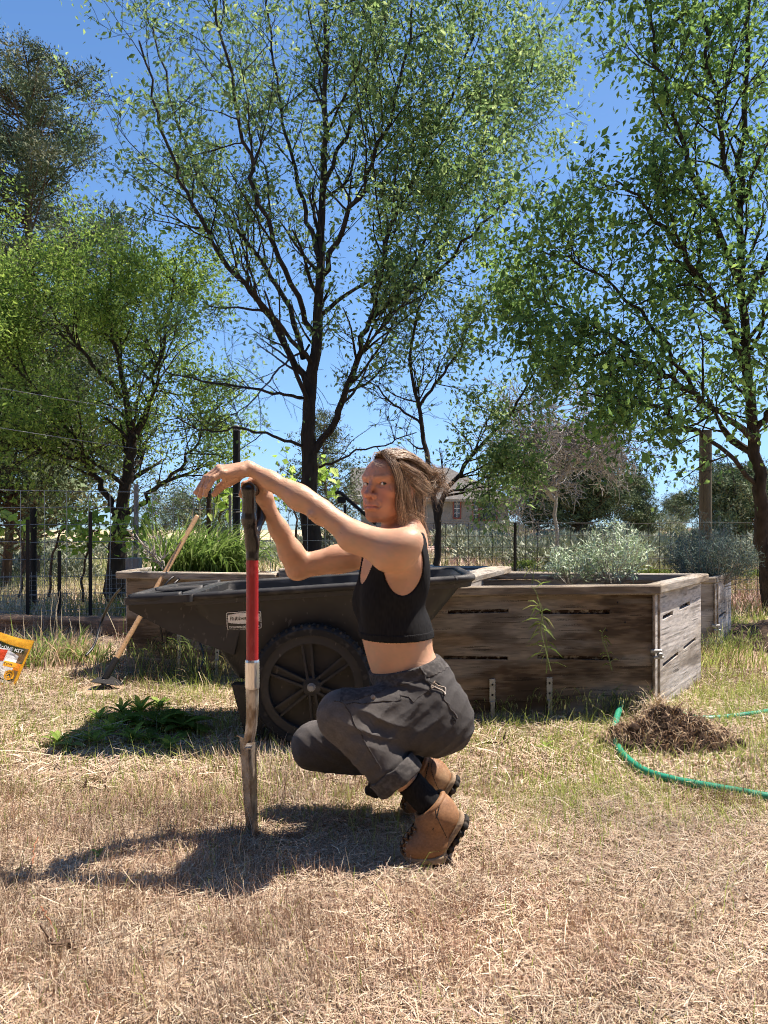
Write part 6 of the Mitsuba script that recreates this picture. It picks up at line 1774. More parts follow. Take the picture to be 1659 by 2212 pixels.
# ------------------------------------------------------------------ blades, stems and leaves
def ribbons(P, az, h, w, bend, col, rng, seg=3, face=None, droop=0.0):
    """Narrow blades: base P (n,3), azimuth and amount of bending, height, width; one colour each; seg spans and a pointed tip."""
    n = len(P)
    az, h, w, bend = [np.broadcast_to(np.asarray(a, float), (n,)) for a in (az, h, w, bend)]
    dirx = np.stack([np.cos(az), np.sin(az), 0 * az], 1)
    fa = az + np.pi / 2 + rng.normal(0, 0.9, n) if face is None else face
    side = np.stack([np.cos(fa), np.sin(fa), rng.normal(0, 0.2, n)], 1) * (w / 2)[:, None]
    rows = []
    pos = np.array(P, float); ang = np.abs(rng.normal(0.0, 0.10, n)) + bend * 0.30
    for k in range(seg):
        t = k / seg
        rows.append(np.stack([pos - side * (1 - 0.25 * t), pos + side * (1 - 0.25 * t)], 1))
        st = h / seg
        pos = pos + dirx * (np.sin(ang) * st)[:, None] + np.array([0, 0, 1.0]) * (np.cos(ang) * st)[:, None]
        ang = ang + bend * (1.0 / seg) * (1 + 0.6 * k) + droop * k
    V = np.concatenate([*rows, pos[:, None]], 1)                      # n, 2 seg + 1, 3
    m = 2 * seg + 1
    f = []
    for k in range(seg - 1):
        f += [[2 * k, 2 * k + 1, 2 * k + 3], [2 * k, 2 * k + 3, 2 * k + 2]]
    f += [[2 * seg - 2, 2 * seg - 1, 2 * seg]]
    F = (np.arange(n) * m)[:, None, None] + np.array(f)[None]
    return trimesh.Trimesh(V.reshape(-1, 3), F.reshape(-1, 3), process=False), np.repeat(np.asarray(col, float), m, 0)

def join(items):
    return merge([i[0] for i in items]), np.vstack([i[1] for i in items])

def pick(rng, n, tints, lo=0.75, hi=1.25):
    t = np.asarray(tints, float)
    return t[rng.integers(0, len(t), n)] * rng.uniform(lo, hi, (n, 1))

GREENS = [(0.18, 0.28, 0.06), (0.23, 0.34, 0.075), (0.135, 0.215, 0.05), (0.30, 0.39, 0.13)]
STRAWS = [(0.60, 0.45, 0.27), (0.50, 0.36, 0.21), (0.66, 0.54, 0.36), (0.44, 0.29, 0.19), (0.55, 0.43, 0.29)]

def clump(x, y, n, spread, h, w, bend, tints, seed, z=None, seg=4, aim=None, droop=0.0):
    rng = np.random.default_rng(seed)
    r = spread * np.sqrt(rng.random(n)); a = rng.uniform(0, 2 * np.pi, n)
    X, Y = x + r * np.cos(a), y + r * np.sin(a)
    Z = gz(X, Y) - 0.01 if z is None else np.full(n, z)
    az = a + rng.normal(0, 0.7, n) if aim is None else aim + rng.normal(0, 0.7, n)
    return ribbons(np.stack([X, Y, Z], 1), az, h * rng.uniform(0.5, 1.15, n), w * rng.uniform(0.7, 1.3, n), np.abs(rng.normal(bend, bend * 0.5, n)), pick(rng, n, tints), rng, seg, droop=droop)

def plant(name, label, cat, mesh_col, bsdf='leaf_blade', part='blades', group=None):
    k = thing(name, label, cat, group)
    pk_ = obj(part, mesh_col[0], bsdf, k, color=mesh_col[1])
    tag(pk_, kind='stuff')
    return k

def shrub(name, label, cat, x, y, z, h, w, stems, leaves, size, tints, seed, wood='bark_pale', width=0.16, up=0.5, group=None, curl=0.0, spread=0.35, leafbsdf='needle_leaf'):
    """A shrub: stems fanning out of its base with small narrow leaves along them."""
    rng = np.random.default_rng(seed)
    tubes, V, C = [], [], []
    for i in range(stems):
        a = rng.uniform(0, 2 * np.pi); s = np.sqrt(rng.random())
        e = np.array([x + math.cos(a) * w * 0.5 * s, y + math.sin(a) * w * 0.5 * s, z + h * (1 - 0.45 * s * s) * rng.uniform(0.65, 1.08)])
        b = np.array([x + math.cos(a) * w * 0.10 * spread * s * 3, y + math.sin(a) * w * 0.10 * spread * s * 3, z])
        m_ = (b + e) / 2 + np.array([math.cos(a), math.sin(a), 0]) * w * 0.06 + rng.normal(0, 0.03 * w, 3)
        c = curve([b, m_, e], 10)
        tubes.append(tube(c, np.linspace(0.0042, 0.0012, 10), 3, caps=False))
        n = leaves
        t = 0.25 + 0.75 * rng.random(n) ** 0.8
        j = np.minimum((t * 9).astype(int), 8)
        p = c[j] + (c[j + 1] - c[j]) * (t * 9 - j)[:, None]
        d = norm(norm(e - b) * up + rng.normal(0, 0.6, (n, 3)))
        p = p + rng.normal(0, 0.012 + 0.02 * w, (n, 3)) * t[:, None]
        S = size * rng.uniform(0.6, 1.3, (n, 1))
        sd = norm(np.cross(d, rng.normal(0, 1, (n, 3)))) * S * width * 0.5
        bendv = norm(rng.normal(0, 1, (n, 3))) * S * (0.15 + curl)
        mid_ = p + d * S * 0.5 + bendv * 0.6
        V.append(np.stack([p, mid_ + sd, mid_ - sd, p + d * S - bendv * 0.4], 1))
        C.append(np.repeat(pick(rng, n, tints), 4, 0))
    V = np.concatenate(V); o = (np.arange(len(V)) * 4)[:, None]
    F = np.concatenate([o + [0, 1, 2], o + [2, 1, 3]])
    k = thing(name, label, cat, group)
    obj('stems', merge(tubes), wood, k)
    f_ = obj('foliage', trimesh.Trimesh(V.reshape(-1, 3), F, process=False), leafbsdf, k, color=np.vstack(C)); tag(f_, kind='stuff')
    labels[scene_last_stems(k)] = {'kind': 'stuff'}
    return k
def scene_last_stems(k): return k + '__stems'

# the silvery shrub in the wide bed (two crowns) and the blue-grey one in the far bed
SILVER = [(0.44, 0.54, 0.36), (0.55, 0.64, 0.46), (0.35, 0.44, 0.28), (0.62, 0.69, 0.54)]
shrub('silver_shrub', 'pale silvery feathery shrub growing in the wide bed, right part', 'shrub', *U(1325, 1262, 4.10), 0.33, 0.40, 38, 40, 0.052, SILVER, 51, width=0.13, curl=0.25)
shrub('silver_shrub', 'lower pale silvery shrub at the middle of the wide bed', 'shrub', *U(1232, 1262, 4.15), 0.24, 0.26, 22, 36, 0.050, SILVER, 52, width=0.13, curl=0.25)
BLUEG = [(0.125, 0.18, 0.15), (0.17, 0.23, 0.19), (0.095, 0.14, 0.115), (0.21, 0.27, 0.215)]
shrub('rabbitbrush', 'blue-grey twiggy bush growing in the far right bed before the pole', 'shrub', at(1530, 5.95), 5.95, 0.44, 0.56, 0.72, 110, 95, 0.042, BLUEG, 53, width=0.11)
# tall green grass in the left bed, leaning to the right
g = [clump(-1.40 + 0.078 * i, 4.85 + 0.08 * (i % 3), 150, 0.11, 0.42, 0.011, 0.85, GREENS + [(0.12, 0.20, 0.05), (0.22, 0.30, 0.10)], 60 + i, z=0.585, seg=5, aim=-0.15, droop=0.05) for i in range(6)]
g += [clump(-1.33, 4.85, 80, 0.18, 0.42, 0.009, 0.35, GREENS, 68, z=0.585, seg=4)]
plant('tall_grass', 'tall lush green grass leaning right, growing in the left bed', 'grass', join(g))
rng = np.random.default_rng(70)
st = []
for px, py0, py1, d in ((1072 * 0 + 432, 1190, 1085, 4.9), (470, 1200, 1130, 4.9), (348, 1200, 1140, 4.8), (395, 1190, 1120, 4.9), (415, 1200, 1100, 4.95), (500, 1195, 1150, 5.0)):
    a_, b_ = U(px - 8, 1235, d), U(px, py1, d)
    st.append((tube(curve([a_, (a_ + b_) / 2 + [0.01, 0, 0], b_], 6), [0.0022, 0.002, 0.0018, 0.0016, 0.0022, 0.0006], 4), np.tile([[0.60, 0.50, 0.32]], (26, 1))))
plant('straw_stalks', 'thin dry straw stalks standing in the green grass of the left bed', 'grass', (merge([s[0] for s in st]), np.vstack([s[1] for s in st])), 'straw', 'stalks')
tw = Tree(71)
b0 = U(352, 1232, 4.6)
for e in ((278, 1150), (300, 1165), (318, 1185), (330, 1150), (345, 1195)):
    b = tw.limb([b0, (b0 + U(*e, 4.6)) / 2 + [0.01, 0, 0.01], U(*e, 4.6)], 0.004, 0.0015, 8, 4, 0.004)
    tw.along(b, 5, 0.10, depth=0, r=0.5, wig=0.4)
k = numbered('dead_twigs'); scene[k] = mikit.ply(tw.wood(), 'bark_pale', smooth=True)
tag(k, 'bleached dead twigs at the left rim of the left bed', 'twigs')

# ------------------------------------------------------------------ sagebrush on the meadow
SAGE = [(0.26, 0.285, 0.205), (0.33, 0.35, 0.26), (0.20, 0.225, 0.155), (0.38, 0.39, 0.30)]
YELG = [(0.22, 0.27, 0.06), (0.28, 0.33, 0.09), (0.17, 0.22, 0.05)]
def bush_variant(seed, tints):
    rng = np.random.default_rng(seed)
    n = 1300
    u = norm(rng.normal(0, 1, (n, 3))); u[:, 2] = np.abs(u[:, 2])
    lump = 0.68 + 0.5 * meshkit.fbm(u * 2.6 + seed, 3, seed=seed)
    p = u * (lump * rng.uniform(0.55, 1.0, n) ** 0.5)[:, None] * np.array([1, 1, 0.95])
    d = norm(u + rng.normal(0, 0.45, (n, 3)) + np.array([0, 0, 0.5]))
    ln = 0.16 * rng.uniform(0.6, 1.3, (n, 1)); sd = norm(np.cross(d, rng.normal(0, 1, (n, 3)))) * ln * 0.24
    V = np.stack([p - sd, p + sd, p + d * ln], 1)
    C = np.repeat(pick(rng, n, tints), 3, 0)
    return trimesh.Trimesh(V.reshape(-1, 3), np.arange(3 * n).reshape(-1, 3), process=False), C
variants = [mikit.ply(*[bush_variant(s, SAGE)[0], 'needle_leaf'], color=bush_variant(s, SAGE)[1]) for s in (1, 2, 3, 4)]
yvar = [mikit.ply(bush_variant(s, YELG)[0], 'needle_leaf', color=bush_variant(s, YELG)[1]) for s in (11, 12)]
rngs = np.random.default_rng(80)
spots = [(1010, 24, 0.9), (1065, 26, 1.0), (1120, 20, 0.85), (1160, 17, 0.7), (1215, 20, 0.9), (1270, 16, 0.8), (1310, 18, 0.9), (1355, 15, 0.7), (1400, 17, 0.85), (1440, 19, 0.8), (1480, 15, 0.7), (1560, 17, 0.8), (1610, 15, 0.8), (1655, 17, 0.8),
         (975, 30, 1.0), (1040, 19, 0.7), (1095, 32, 1.2), (1180, 26, 0.9), (1245, 28, 1.0), (1330, 26, 1.0), (1385, 30, 0.9), (1425, 34, 1.0), (1510, 24, 0.9), (1590, 28, 1.0),
         (60, 14, 0.6), (130, 18, 0.7), (205, 22, 0.8), (300, 20, 0.7), (345, 26, 0.9), (395, 22, 0.8), (440, 19, 0.7), (480, 26, 0.9), (560, 24, 0.8), (600, 20, 0.7), (640, 26, 0.9), (725, 24, 0.8), (770, 20, 0.7), (30, 21, 0.8), (160, 12.5, 0.45), (110, 26, 0.9)]
for i, (px, d, s) in enumerate(spots):
    x = at(px, d); z = float(gz(x, d))
    k = numbered('sagebrush')
    s_ = s * rngs.uniform(0.75, 1.0) * 1.1
    scene[k] = {**variants[i % 4], 'to_world': T().translate([x, d, z - 0.05]).rotate([0, 0, 1], float(rngs.uniform(0, 360))).scale([s_ * 1.15, s_ * 1.15, s_ * 0.95])}
    tag(k, 'rounded grey-green sagebrush far out on the meadow, ' + ('right of the house' if px > 1098 else 'left of the woman' if px < 700 else 'below the house windows'), 'shrub', 'sagebrush ' + ('right of the house' if px > 1098 else 'left of the woman' if px < 700 else 'below the house'))
for i, (px, d, s) in enumerate(((1130, 15, 0.33), (1172, 12.5, 0.28), (1405, 11.5, 0.40), (1375, 12.5, 0.33), (1230, 21, 0.6), (1635, 12, 0.3), (600, 11, 0.32), (560, 12, 0.3), (700, 12, 0.34))):
    x = at(px, d); z = float(gz(x, d))
    k = numbered('green_bush')
    scene[k] = {**yvar[i % 2], 'to_world': T().translate([x, d, z - 0.03]).rotate([0, 0, 1], 70.0 * i).scale([s * 1.2, s * 1.2, s * 0.8])}
    tag(k, 'low bright yellow-green bush in the meadow grass', 'shrub', 'yellow-green bushes on the meadow')

# ------------------------------------------------------------------ grapevines behind the left fence and by the gate posts
VINE = [(0.12, 0.19, 0.03), (0.17, 0.25, 0.045), (0.09, 0.14, 0.03), (0.22, 0.28, 0.08)]
def vine(label, pts, seed, n=70, size=0.075, sp=0.14):
    t = Tree(seed)
    b = t.limb(pts, 0.020, 0.008, 16, 7, 0.02)
    t.along(b, 9, 0.40, t0=0.25, depth=1, r=0.4, wig=0.45, up=-0.1, kids=3)
    k = thing('grapevine', label, 'vine')
    obj('stem', t.wood(), 'bark_brown', k, smooth=True)
    m, c = t.leaves(per=n / max(len(t.spots), 1), size=size, tints=VINE, droop=0.5, width=0.9, out=0.05)
    cr = obj('crown', m, 'leaf_blade', k, color=c); tag(cr, kind='stuff')
vine('grapevine with bright leaves behind the left fence, nearest the left edge', [U(40, 1290, 8.2), U(48, 1180, 8.2), U(30, 1140, 8.2), U(-30, 1130, 8.2)], 90)
vine('twisted grapevine on the left fence beside the short metal stake', [U(105, 1290, 8.0), U(118, 1180, 8.0), U(140, 1140, 8.0), U(175, 1125, 8.1)], 91, 60)
vine('leafy grapevine in front of the left elm trunk', [U(235, 1300, 8.0), U(238, 1190, 8.0), U(250, 1160, 8.0), U(290, 1150, 8.0)], 92, 120)
vine('low grapevine with yellow leaves below the fine mesh beside the left bed', [U(330 - 20, 1310, 7.9), U(320, 1250, 7.9), U(335, 1215, 7.9)], 93, 80)
vine('grapevine with light green leaves between the brown post and the black pipe post', [U(470, 1180, 9.2), U(480, 1110, 9.2), U(500, 1080, 9.2), U(465, 1065, 9.2)], 94, 110, 0.085)
vine('bright leafy vine right of the black pipe post, behind the far forearm', [U(640, 1180, 9.6), U(640, 1090, 9.6), U(650, 1040, 9.6), U(690, 1020, 9.6)], 95, 130, 0.09)
vine('grapevine tangled in the fence left of the elm trunk', [U(180, 1300, 8.1), U(186, 1200, 8.1), U(190, 1160, 8.1), U(215, 1140, 8.1)], 96, 90)

# ------------------------------------------------------------------ weeds and tufts on the near ground
tufts = [(95, 1435, 230, 0.15, 0.26, 31), (150, 1425, 190, 0.13, 0.24, 32), (205, 1432, 130, 0.12, 0.18, 33), (60, 1440, 100, 0.10, 0.20, 34)]
g = [clump(*G(px, py)[:2], n, s, h, 0.0065, 0.8, GREENS + GREENS + STRAWS, sd) for px, py, n, s, h, sd in tufts]
plant('grass_tuft', 'thick tuft of long green grass on the left, beside the yellow pouch', 'grass', join(g))
rng = np.random.default_rng(35)
P = np.array([G(px, 1425)[:2] for px in (75, 105, 120, 122, 130, 160, 62, 185, 255)])
st, ct = [], []
for i, (x, y) in enumerate(P):
    h = rng.uniform(0.28, 0.5); b = np.array([x, y, 0.0]); e = b + [rng.normal(0, 0.05), 0.02, h]
    st.append(tube(curve([b, (b + e) / 2 + [rng.normal(0, .015), 0, 0], e], 6), [0.0018, 0.0017, 0.0016, 0.0016, 0.002, 0.0006], 4)); ct.append(np.tile([[0.66, 0.57, 0.40]], (26, 1)))
plant('straw_stalks', 'pale dry stalks standing up out of the left grass tuft', 'grass', (merge(st), np.vstack(ct)), 'straw', 'stalks')

def cheat(px, py, n, seed, h=0.22, d=None):
    """Cheatgrass: thin stems that nod, with hanging seed heads."""
    rng = np.random.default_rng(seed)
    x0, y0 = G(px, py)[:2] if d is None else (at(px, d), d)
    out = [clump(x0, y0, n * 3, 0.07, h * 0.6, 0.0035, 0.7, GREENS + STRAWS, seed + 100, seg=3)]
    V, C = [], []
    for i in range(n):
        a = rng.uniform(0, 2 * np.pi)
        b = np.array([x0 + rng.normal(0, 0.04), y0 + rng.normal(0, 0.04), 0.0])
        e = b + [math.cos(a) * h * 0.5, math.sin(a) * h * 0.35, h * rng.uniform(0.55, 1.0)]
        c = curve([b, b * 0.4 + e * 0.6 + [0, 0, h * 0.22], e], 8)
        v, f = tube(c, 0.0012, 3, caps=False)
        out.append((trimesh.Trimesh(v, f, process=False), np.tile(pick(rng, 1, GREENS + [(0.40, 0.36, 0.16)]), (len(v), 1))))
        m = 9
        t = rng.uniform(0.6, 1, m); j = np.minimum((t * 7).astype(int), 6)
        p = c[j]
        q = p + np.stack([rng.normal(0, 0.02, m), rng.normal(0, 0.02, m), -rng.uniform(0.01, 0.04, m)], 1)
        dd = norm(np.stack([rng.normal(0, 0.25, m), rng.normal(0, 0.25, m), -np.ones(m)], 1)); sd = norm(np.cross(dd, rng.normal(0, 1, (m, 3)))) * 0.0025
        L = rng.uniform(0.018, 0.034, (m, 1))
        vv = np.stack([q, q + dd * L * 0.4 + sd, q + dd * L * 0.4 - sd, q + dd * L], 1).reshape(-1, 3)
        o = (np.arange(m) * 4)[:, None]
        out.append((trimesh.Trimesh(vv, np.concatenate([o + [0, 1, 2], o + [2, 1, 3]]), process=False), np.repeat(pick(rng, m, [(0.30, 0.34, 0.13), (0.46, 0.42, 0.22), (0.20, 0.26, 0.09)]), 4, 0)))
    return join(out)
plant('cheatgrass', 'nodding seed grass in front of the left bed, between hoe and barrow', 'grass', join([cheat(300 + 22 * i, 1472 - 3 * (i % 3), 7, 110 + i, 0.30) for i in range(8)]))
plant('cheatgrass', 'nodding green grass heads beside the barrow tub, before the left bed', 'grass', join([cheat(430, 1475, 12, 120, 0.34), cheat(470, 1488, 8, 121, 0.22)]))
plant('cheatgrass', 'seed grass along the foot of the wide bed, right of the woman', 'grass', join([cheat(1040 + 45 * i, 1552 + (i % 2) * 4, 5, 130 + i, 0.16) for i in range(8)]))
plant('cheatgrass', 'dry seed grass by the corner of the wide bed, above the soil heap', 'grass', join([cheat(1362, 1540, 8, 141, 0.22), cheat(1350, 1548, 6, 142, 0.16)]))
plant('cheatgrass', 'grass at the foot of the far right bed', 'grass', join([cheat(1510 + 18 * i, 1425 + (i % 2) * 8, 5, 150 + i, 0.24) for i in range(6)]))

def stalk(label, pts, d, seed, lv=14, ln=0.09):
    rng = np.random.default_rng(seed)
    c = curve([U(x, y, d) for x, y in pts], 20)
    v, f = tube(c, np.linspace(0.003, 0.0012, 20), 5)
    V, C = [], []
    t = rng.uniform(0.15, 1, lv); j = (t * 18).astype(int)
    side = rng.choice([-1, 1], lv)
    d0 = norm(np.stack([side * rng.uniform(0.5, 1, lv), rng.normal(0, 0.4, lv), rng.uniform(-0.9, 0.4, lv)], 1))
    L = ln * rng.uniform(0.5, 1.2, (lv, 1)); sd = norm(np.cross(d0, [0, 1, 0.3])) * 0.0030
    mid_ = c[j] + d0 * L * 0.5 + [0, 0, 0.006]
    vv = np.stack([c[j], mid_ + sd, mid_ - sd, c[j] + d0 * L - [0, 0, 0.012]], 1)
    o = (np.arange(lv) * 4)[:, None]
    k = thing('weed_stalk', label, 'weed')
    obj('stem', (v, f), 'needle_leaf', k, color=np.tile([[0.17, 0.22, 0.07]], (len(v), 1)))
    lf = obj('blades', trimesh.Trimesh(vv.reshape(-1, 3), np.concatenate([o + [0, 1, 2], o + [2, 1, 3]]), process=False), 'leaf_blade', k, color=np.repeat(pick(rng, lv, GREENS + [(0.3, 0.33, 0.12)]), 4, 0))
    tag(lf, kind='stuff')
stalk('tall green weed stalk hanging over the rim of the wide bed', [(1180, 1455), (1182, 1400), (1172, 1340), (1160, 1285), (1148, 1265)], 3.50, 160, 18)
stalk('second weed stalk against the front of the wide bed', [(1190, 1450), (1180, 1410), (1168, 1360), (1172, 1320), (1160, 1290)], 3.47, 161, 12)
stalk('nodding weed against the wide bed, left of the corner', [(1322, 1448), (1312, 1410), (1300, 1375), (1308, 1355)], 3.55, 162, 9, 0.05)
stalk('thin weed in the wide bed between the woman and the silvery shrubs', [(1150, 1262), (1152, 1230), (1150, 1195)], 3.8, 163, 5, 0.06)

# broad-leaved weeds in the shade of the barrow, leaf by leaf
def rosette(label, px, py, n, size, seed, tints, rise=0.6, width=0.36):
    rng = np.random.default_rng(seed)
    x0, y0 = G(px, py)[:2]
    k = thing('broadleaf_weed', label, 'weed')
    obj('stem', tube([[x0, y0, -0.01], [x0 + 0.003, y0, size * 0.2]], [0.004, 0.002], 5), 'needle_leaf', k, color=np.tile([[0.14, 0.2, 0.06]], (12, 1)))
    for i in range(n):
        a = 2.4 * i + rng.normal(0, 0.2); r = rise * (0.4 + 0.9 * i / n)
        d = norm([math.cos(a), math.sin(a), r]); s = np.cross(d, [0, 0, 1]); s = norm(s); u = np.cross(s, d)
        L = size * rng.uniform(0.65, 1.1); W = L * width * 0.5
        p0 = np.array([x0, y0, 0.004 + size * 0.2 * i / n])
        rows = []
        for t in np.linspace(0, 1, 6):
            w = W * math.sin(math.pi * min(1, t * 0.93 + 0.05)) ** 0.8
            c_ = p0 + d * L * t - np.array([0, 0, 1]) * L * 0.35 * t * t
            rows += [c_ - s * w + u * w * 0.35, c_, c_ + s * w + u * w * 0.35]
        f = []
        for q in range(5):
            for e in (0, 1):
                b = 3 * q + e
                f.append([b, b + 1, b + 4, b + 3])
        obj('leaf', (np.array(rows), np.array(f)), 'leaf_blade', k, smooth=True, color=np.tile(pick(rng, 1, tints), (18, 1)))
    return k
DOCK = [(0.16, 0.26, 0.055), (0.20, 0.31, 0.065), (0.13, 0.21, 0.05)]
rosette('large dark dock weed in the barrow shadow, nearest the barrow leg', 395, 1582, 15, 0.17, 170, DOCK)
rosette('dock weed in the barrow shadow left of the largest one', 345, 1576, 14, 0.165, 171, DOCK)
rosette('broad-leaved weed at the left end of the barrow shadow', 268, 1568, 12, 0.14, 172, DOCK, width=0.42)
rosette('small dock weed in front in the barrow shadow', 320, 1605, 8, 0.09, 173, DOCK)
rosette('dock weed behind the others in the barrow shadow', 368, 1552, 9, 0.10, 174, DOCK)
rosette('upright narrow-leaved weed, bright green, left of the barrow shadow', 303, 1545, 18, 0.13, 175, [(0.30, 0.44, 0.08), (0.36, 0.48, 0.12)], 1.6, 0.20)
rosette('narrow-leaved weed farthest left of the barrow shadow', 240, 1590, 16, 0.12, 176, [(0.28, 0.41, 0.08), (0.34, 0.45, 0.11)], 1.3, 0.22)
for i_, (px_w, py_w, n_w, s_w, wd_w, lab_w) in enumerate((
    (345, 1535, 14, 0.10, 0.30, 'lit green weed just above the barrow shadow, behind the dock leaves'), (285, 1605, 16, 0.12, 0.20, 'narrow-leaved green weed in front of the left end of the barrow shadow'),
    (262, 1545, 15, 0.11, 0.20, 'narrow-leaved green weed behind the left end of the barrow shadow'), (215, 1560, 14, 0.10, 0.22, 'lit narrow-leaved weed between the hoe blade and the barrow shadow'),
    (205, 1612, 14, 0.11, 0.22, 'lit narrow-leaved weed left of the barrow shadow, on open straw'), (125, 1610, 10, 0.09, 0.26, 'small lit weed below the green grass tuft'), (365, 1622, 9, 0.10, 0.34, 'pale leaf weed at the lower rim of the barrow shadow'))):
    rosette(lab_w, px_w, py_w, n_w, s_w, 400 + i_, [(0.26, 0.38, 0.08), (0.33, 0.44, 0.12), (0.21, 0.32, 0.07)], 1.2, wd_w)
rosette('low pale weed leaves near the left picture edge', 180, 1600, 10, 0.10, 177, [(0.32, 0.40, 0.13)], 0.5)
rosette('flat weed leaf left of the shadow on the open straw', 150, 1618, 8, 0.09, 178, [(0.32, 0.40, 0.13)], 0.4)
rosette('green weed on the open ground left of the soil heap', 1178, 1622, 9, 0.07, 179, [(0.3, 0.44, 0.09)], 0.9, 0.22)
rosette('tiny green seedling on the dry grass at the left front', 213, 1853, 5, 0.035, 180, [(0.26, 0.44, 0.09)], 1.0, 0.5)

# ------------------------------------------------------------------ the soil heap with its wig of dry grass
hp_ = thing('soil_heap', 'heap of dark soil and uprooted dry grass beside the green hose', 'heap')
rng = np.random.default_rng(190)
hc = G(1445, 1610)[:2]; h2 = G(1415, 1558)[:2]
def heap_z(X, Y):
    d1 = np.sqrt(((X - hc[0]) / 0.30) ** 2 + ((Y - hc[1]) / 0.16) ** 2)
    d2 = np.sqrt(((X - h2[0]) / 0.14) ** 2 + ((Y - h2[1]) / 0.13) ** 2)
    p = np.stack([X, Y, 0 * X], -1)
    rough = (meshkit.fbm(p * 13, 4, seed=3) - 0.45) * 0.05 + (meshkit.fbm(p * 48, 3, seed=6) - 0.5) * 0.045
    z = 0.17 * np.clip(1 - d1, -1, 1) + 0.23 * np.clip(1 - d2, 0, 1) ** 0.7
    return z + rough * np.clip(1.5 - np.minimum(d1, d2), 0, 1)
xs, ys = np.arange(hc[0] - 0.42, hc[0] + 0.42, 0.0085), np.arange(hc[1] - 0.25, hc[1] + 0.42, 0.0085)
X, Y = np.meshgrid(xs, ys, indexing='ij'); Z = heap_z(X, Y)
V = np.stack([X, Y, Z], -1); V[..., :2] += (np.stack([meshkit.noise(V * 40, 1), meshkit.noise(V * 40, 2)], -1) - 0.5) * 0.02
ny_ = len(ys)
i, j = np.meshgrid(np.arange(len(xs) - 1), np.arange(ny_ - 1), indexing='ij')
q = np.stack([i * ny_ + j, (i + 1) * ny_ + j, (i + 1) * ny_ + j + 1, i * ny_ + j + 1], -1).reshape(-1, 4)
obj('earth', (V.reshape(-1, 3), q), 'dark_soil', hp_)
n = 1300
a = rng.uniform(0, 6.28, n); r = np.sqrt(rng.random(n))
x_, y_ = hc[0] + 0.30 * r * np.cos(a), hc[1] + 0.15 * r * np.sin(a)
ct = ribbons(np.stack([x_, y_, heap_z(x_, y_) + 0.002], 1), rng.uniform(0, 6.28, n), rng.uniform(0.03, 0.10, n), 0.0030, rng.uniform(1.0, 2.2, n), pick(rng, n, [(0.34, 0.24, 0.15), (0.22, 0.14, 0.09), (0.50, 0.38, 0.24)]), rng, 3)
n = 850
a = rng.uniform(0, 6.28, n); r = np.sqrt(rng.random(n))
x_, y_ = h2[0] - 0.02 + 0.11 * r * np.cos(a), h2[1] - 0.02 + 0.09 * r * np.sin(a)
ct2 = ribbons(np.stack([x_, y_, heap_z(x_, y_)], 1), rng.uniform(0, 6.28, n), rng.uniform(0.05, 0.19, n), 0.0034, rng.uniform(0.4, 2.4, n), pick(rng, n, [(0.56, 0.46, 0.31), (0.42, 0.32, 0.21), (0.66, 0.56, 0.40)]), rng, 4)
m, c = join([ct, ct2])
k = obj('dry_roots', m, 'straw', hp_, color=c); tag(k, kind='stuff')
rng = np.random.default_rng(191)
def lump(r):
    m = trimesh.creation.icosphere(2, r)
    v = np.array(m.vertices); v *= (0.75 + 0.5 * meshkit.fbm(v / r * 1.7 + rng.uniform(0, 9), 3))[:, None]
    m.vertices = v
    return m
for i_ in range(26):
    a = rng.uniform(0, 6.28); rr2 = math.sqrt(rng.random())
    x_, y_ = hc[0] + 0.33 * rr2 * math.cos(a), hc[1] + 0.17 * rr2 * math.sin(a)
    m = lump(rng.uniform(0.010, 0.026)); m.apply_translation([x_, y_, float(heap_z(np.array([x_]), np.array([y_]))[0]) + 0.004])
    obj('clod', m, 'dark_soil', hp_, smooth=60)
# second, grassy heap behind at the right edge
h3 = thing('soil_heap', 'dark soil bank with dead grass at the right edge behind the far bed', 'heap')
xs, ys = np.arange(2.5, 5.0, 0.03), np.arange(5.0, 7.4, 0.03)
X, Y = np.meshgrid(xs, ys, indexing='ij')
Z = 0.16 * np.clip(1 - ((X - 3.6) / 0.95) ** 2, -0.5, 1) * np.clip(1 - ((Y - 6.1) / 0.8) ** 2, -0.5, 1) + (meshkit.fbm(np.stack([X, Y, 0 * X], -1) * 7, 4, seed=4) - 0.5) * 0.10
Z = np.where((np.abs(X - 3.6) > 0.98) | (np.abs(Y - 6.1) > 0.84), -0.1, Z)
ny_ = len(ys); i, j = np.meshgrid(np.arange(len(xs) - 1), np.arange(ny_ - 1), indexing='ij')
q = np.stack([i * ny_ + j, (i + 1) * ny_ + j, (i + 1) * ny_ + j + 1, i * ny_ + j + 1], -1).reshape(-1, 4)
obj('earth', (np.stack([X, Y, Z], -1).reshape(-1, 3), q), 'dark_soil', h3, smooth=True)
n = 500
x_, y_ = rng.uniform(2.7, 4.4, n), rng.uniform(5.35, 6.6, n)
m, c = ribbons(np.stack([x_, y_, np.full(n, 0.03)], 1), rng.uniform(0, 6.28, n), rng.uniform(0.06, 0.20, n), 0.004, rng.uniform(0.8, 2.2, n), pick(rng, n, [(0.30, 0.22, 0.15), (0.45, 0.36, 0.25)]), rng, 3)
k = obj('dry_roots', m, 'straw', h3, color=c); tag(k, kind='stuff')

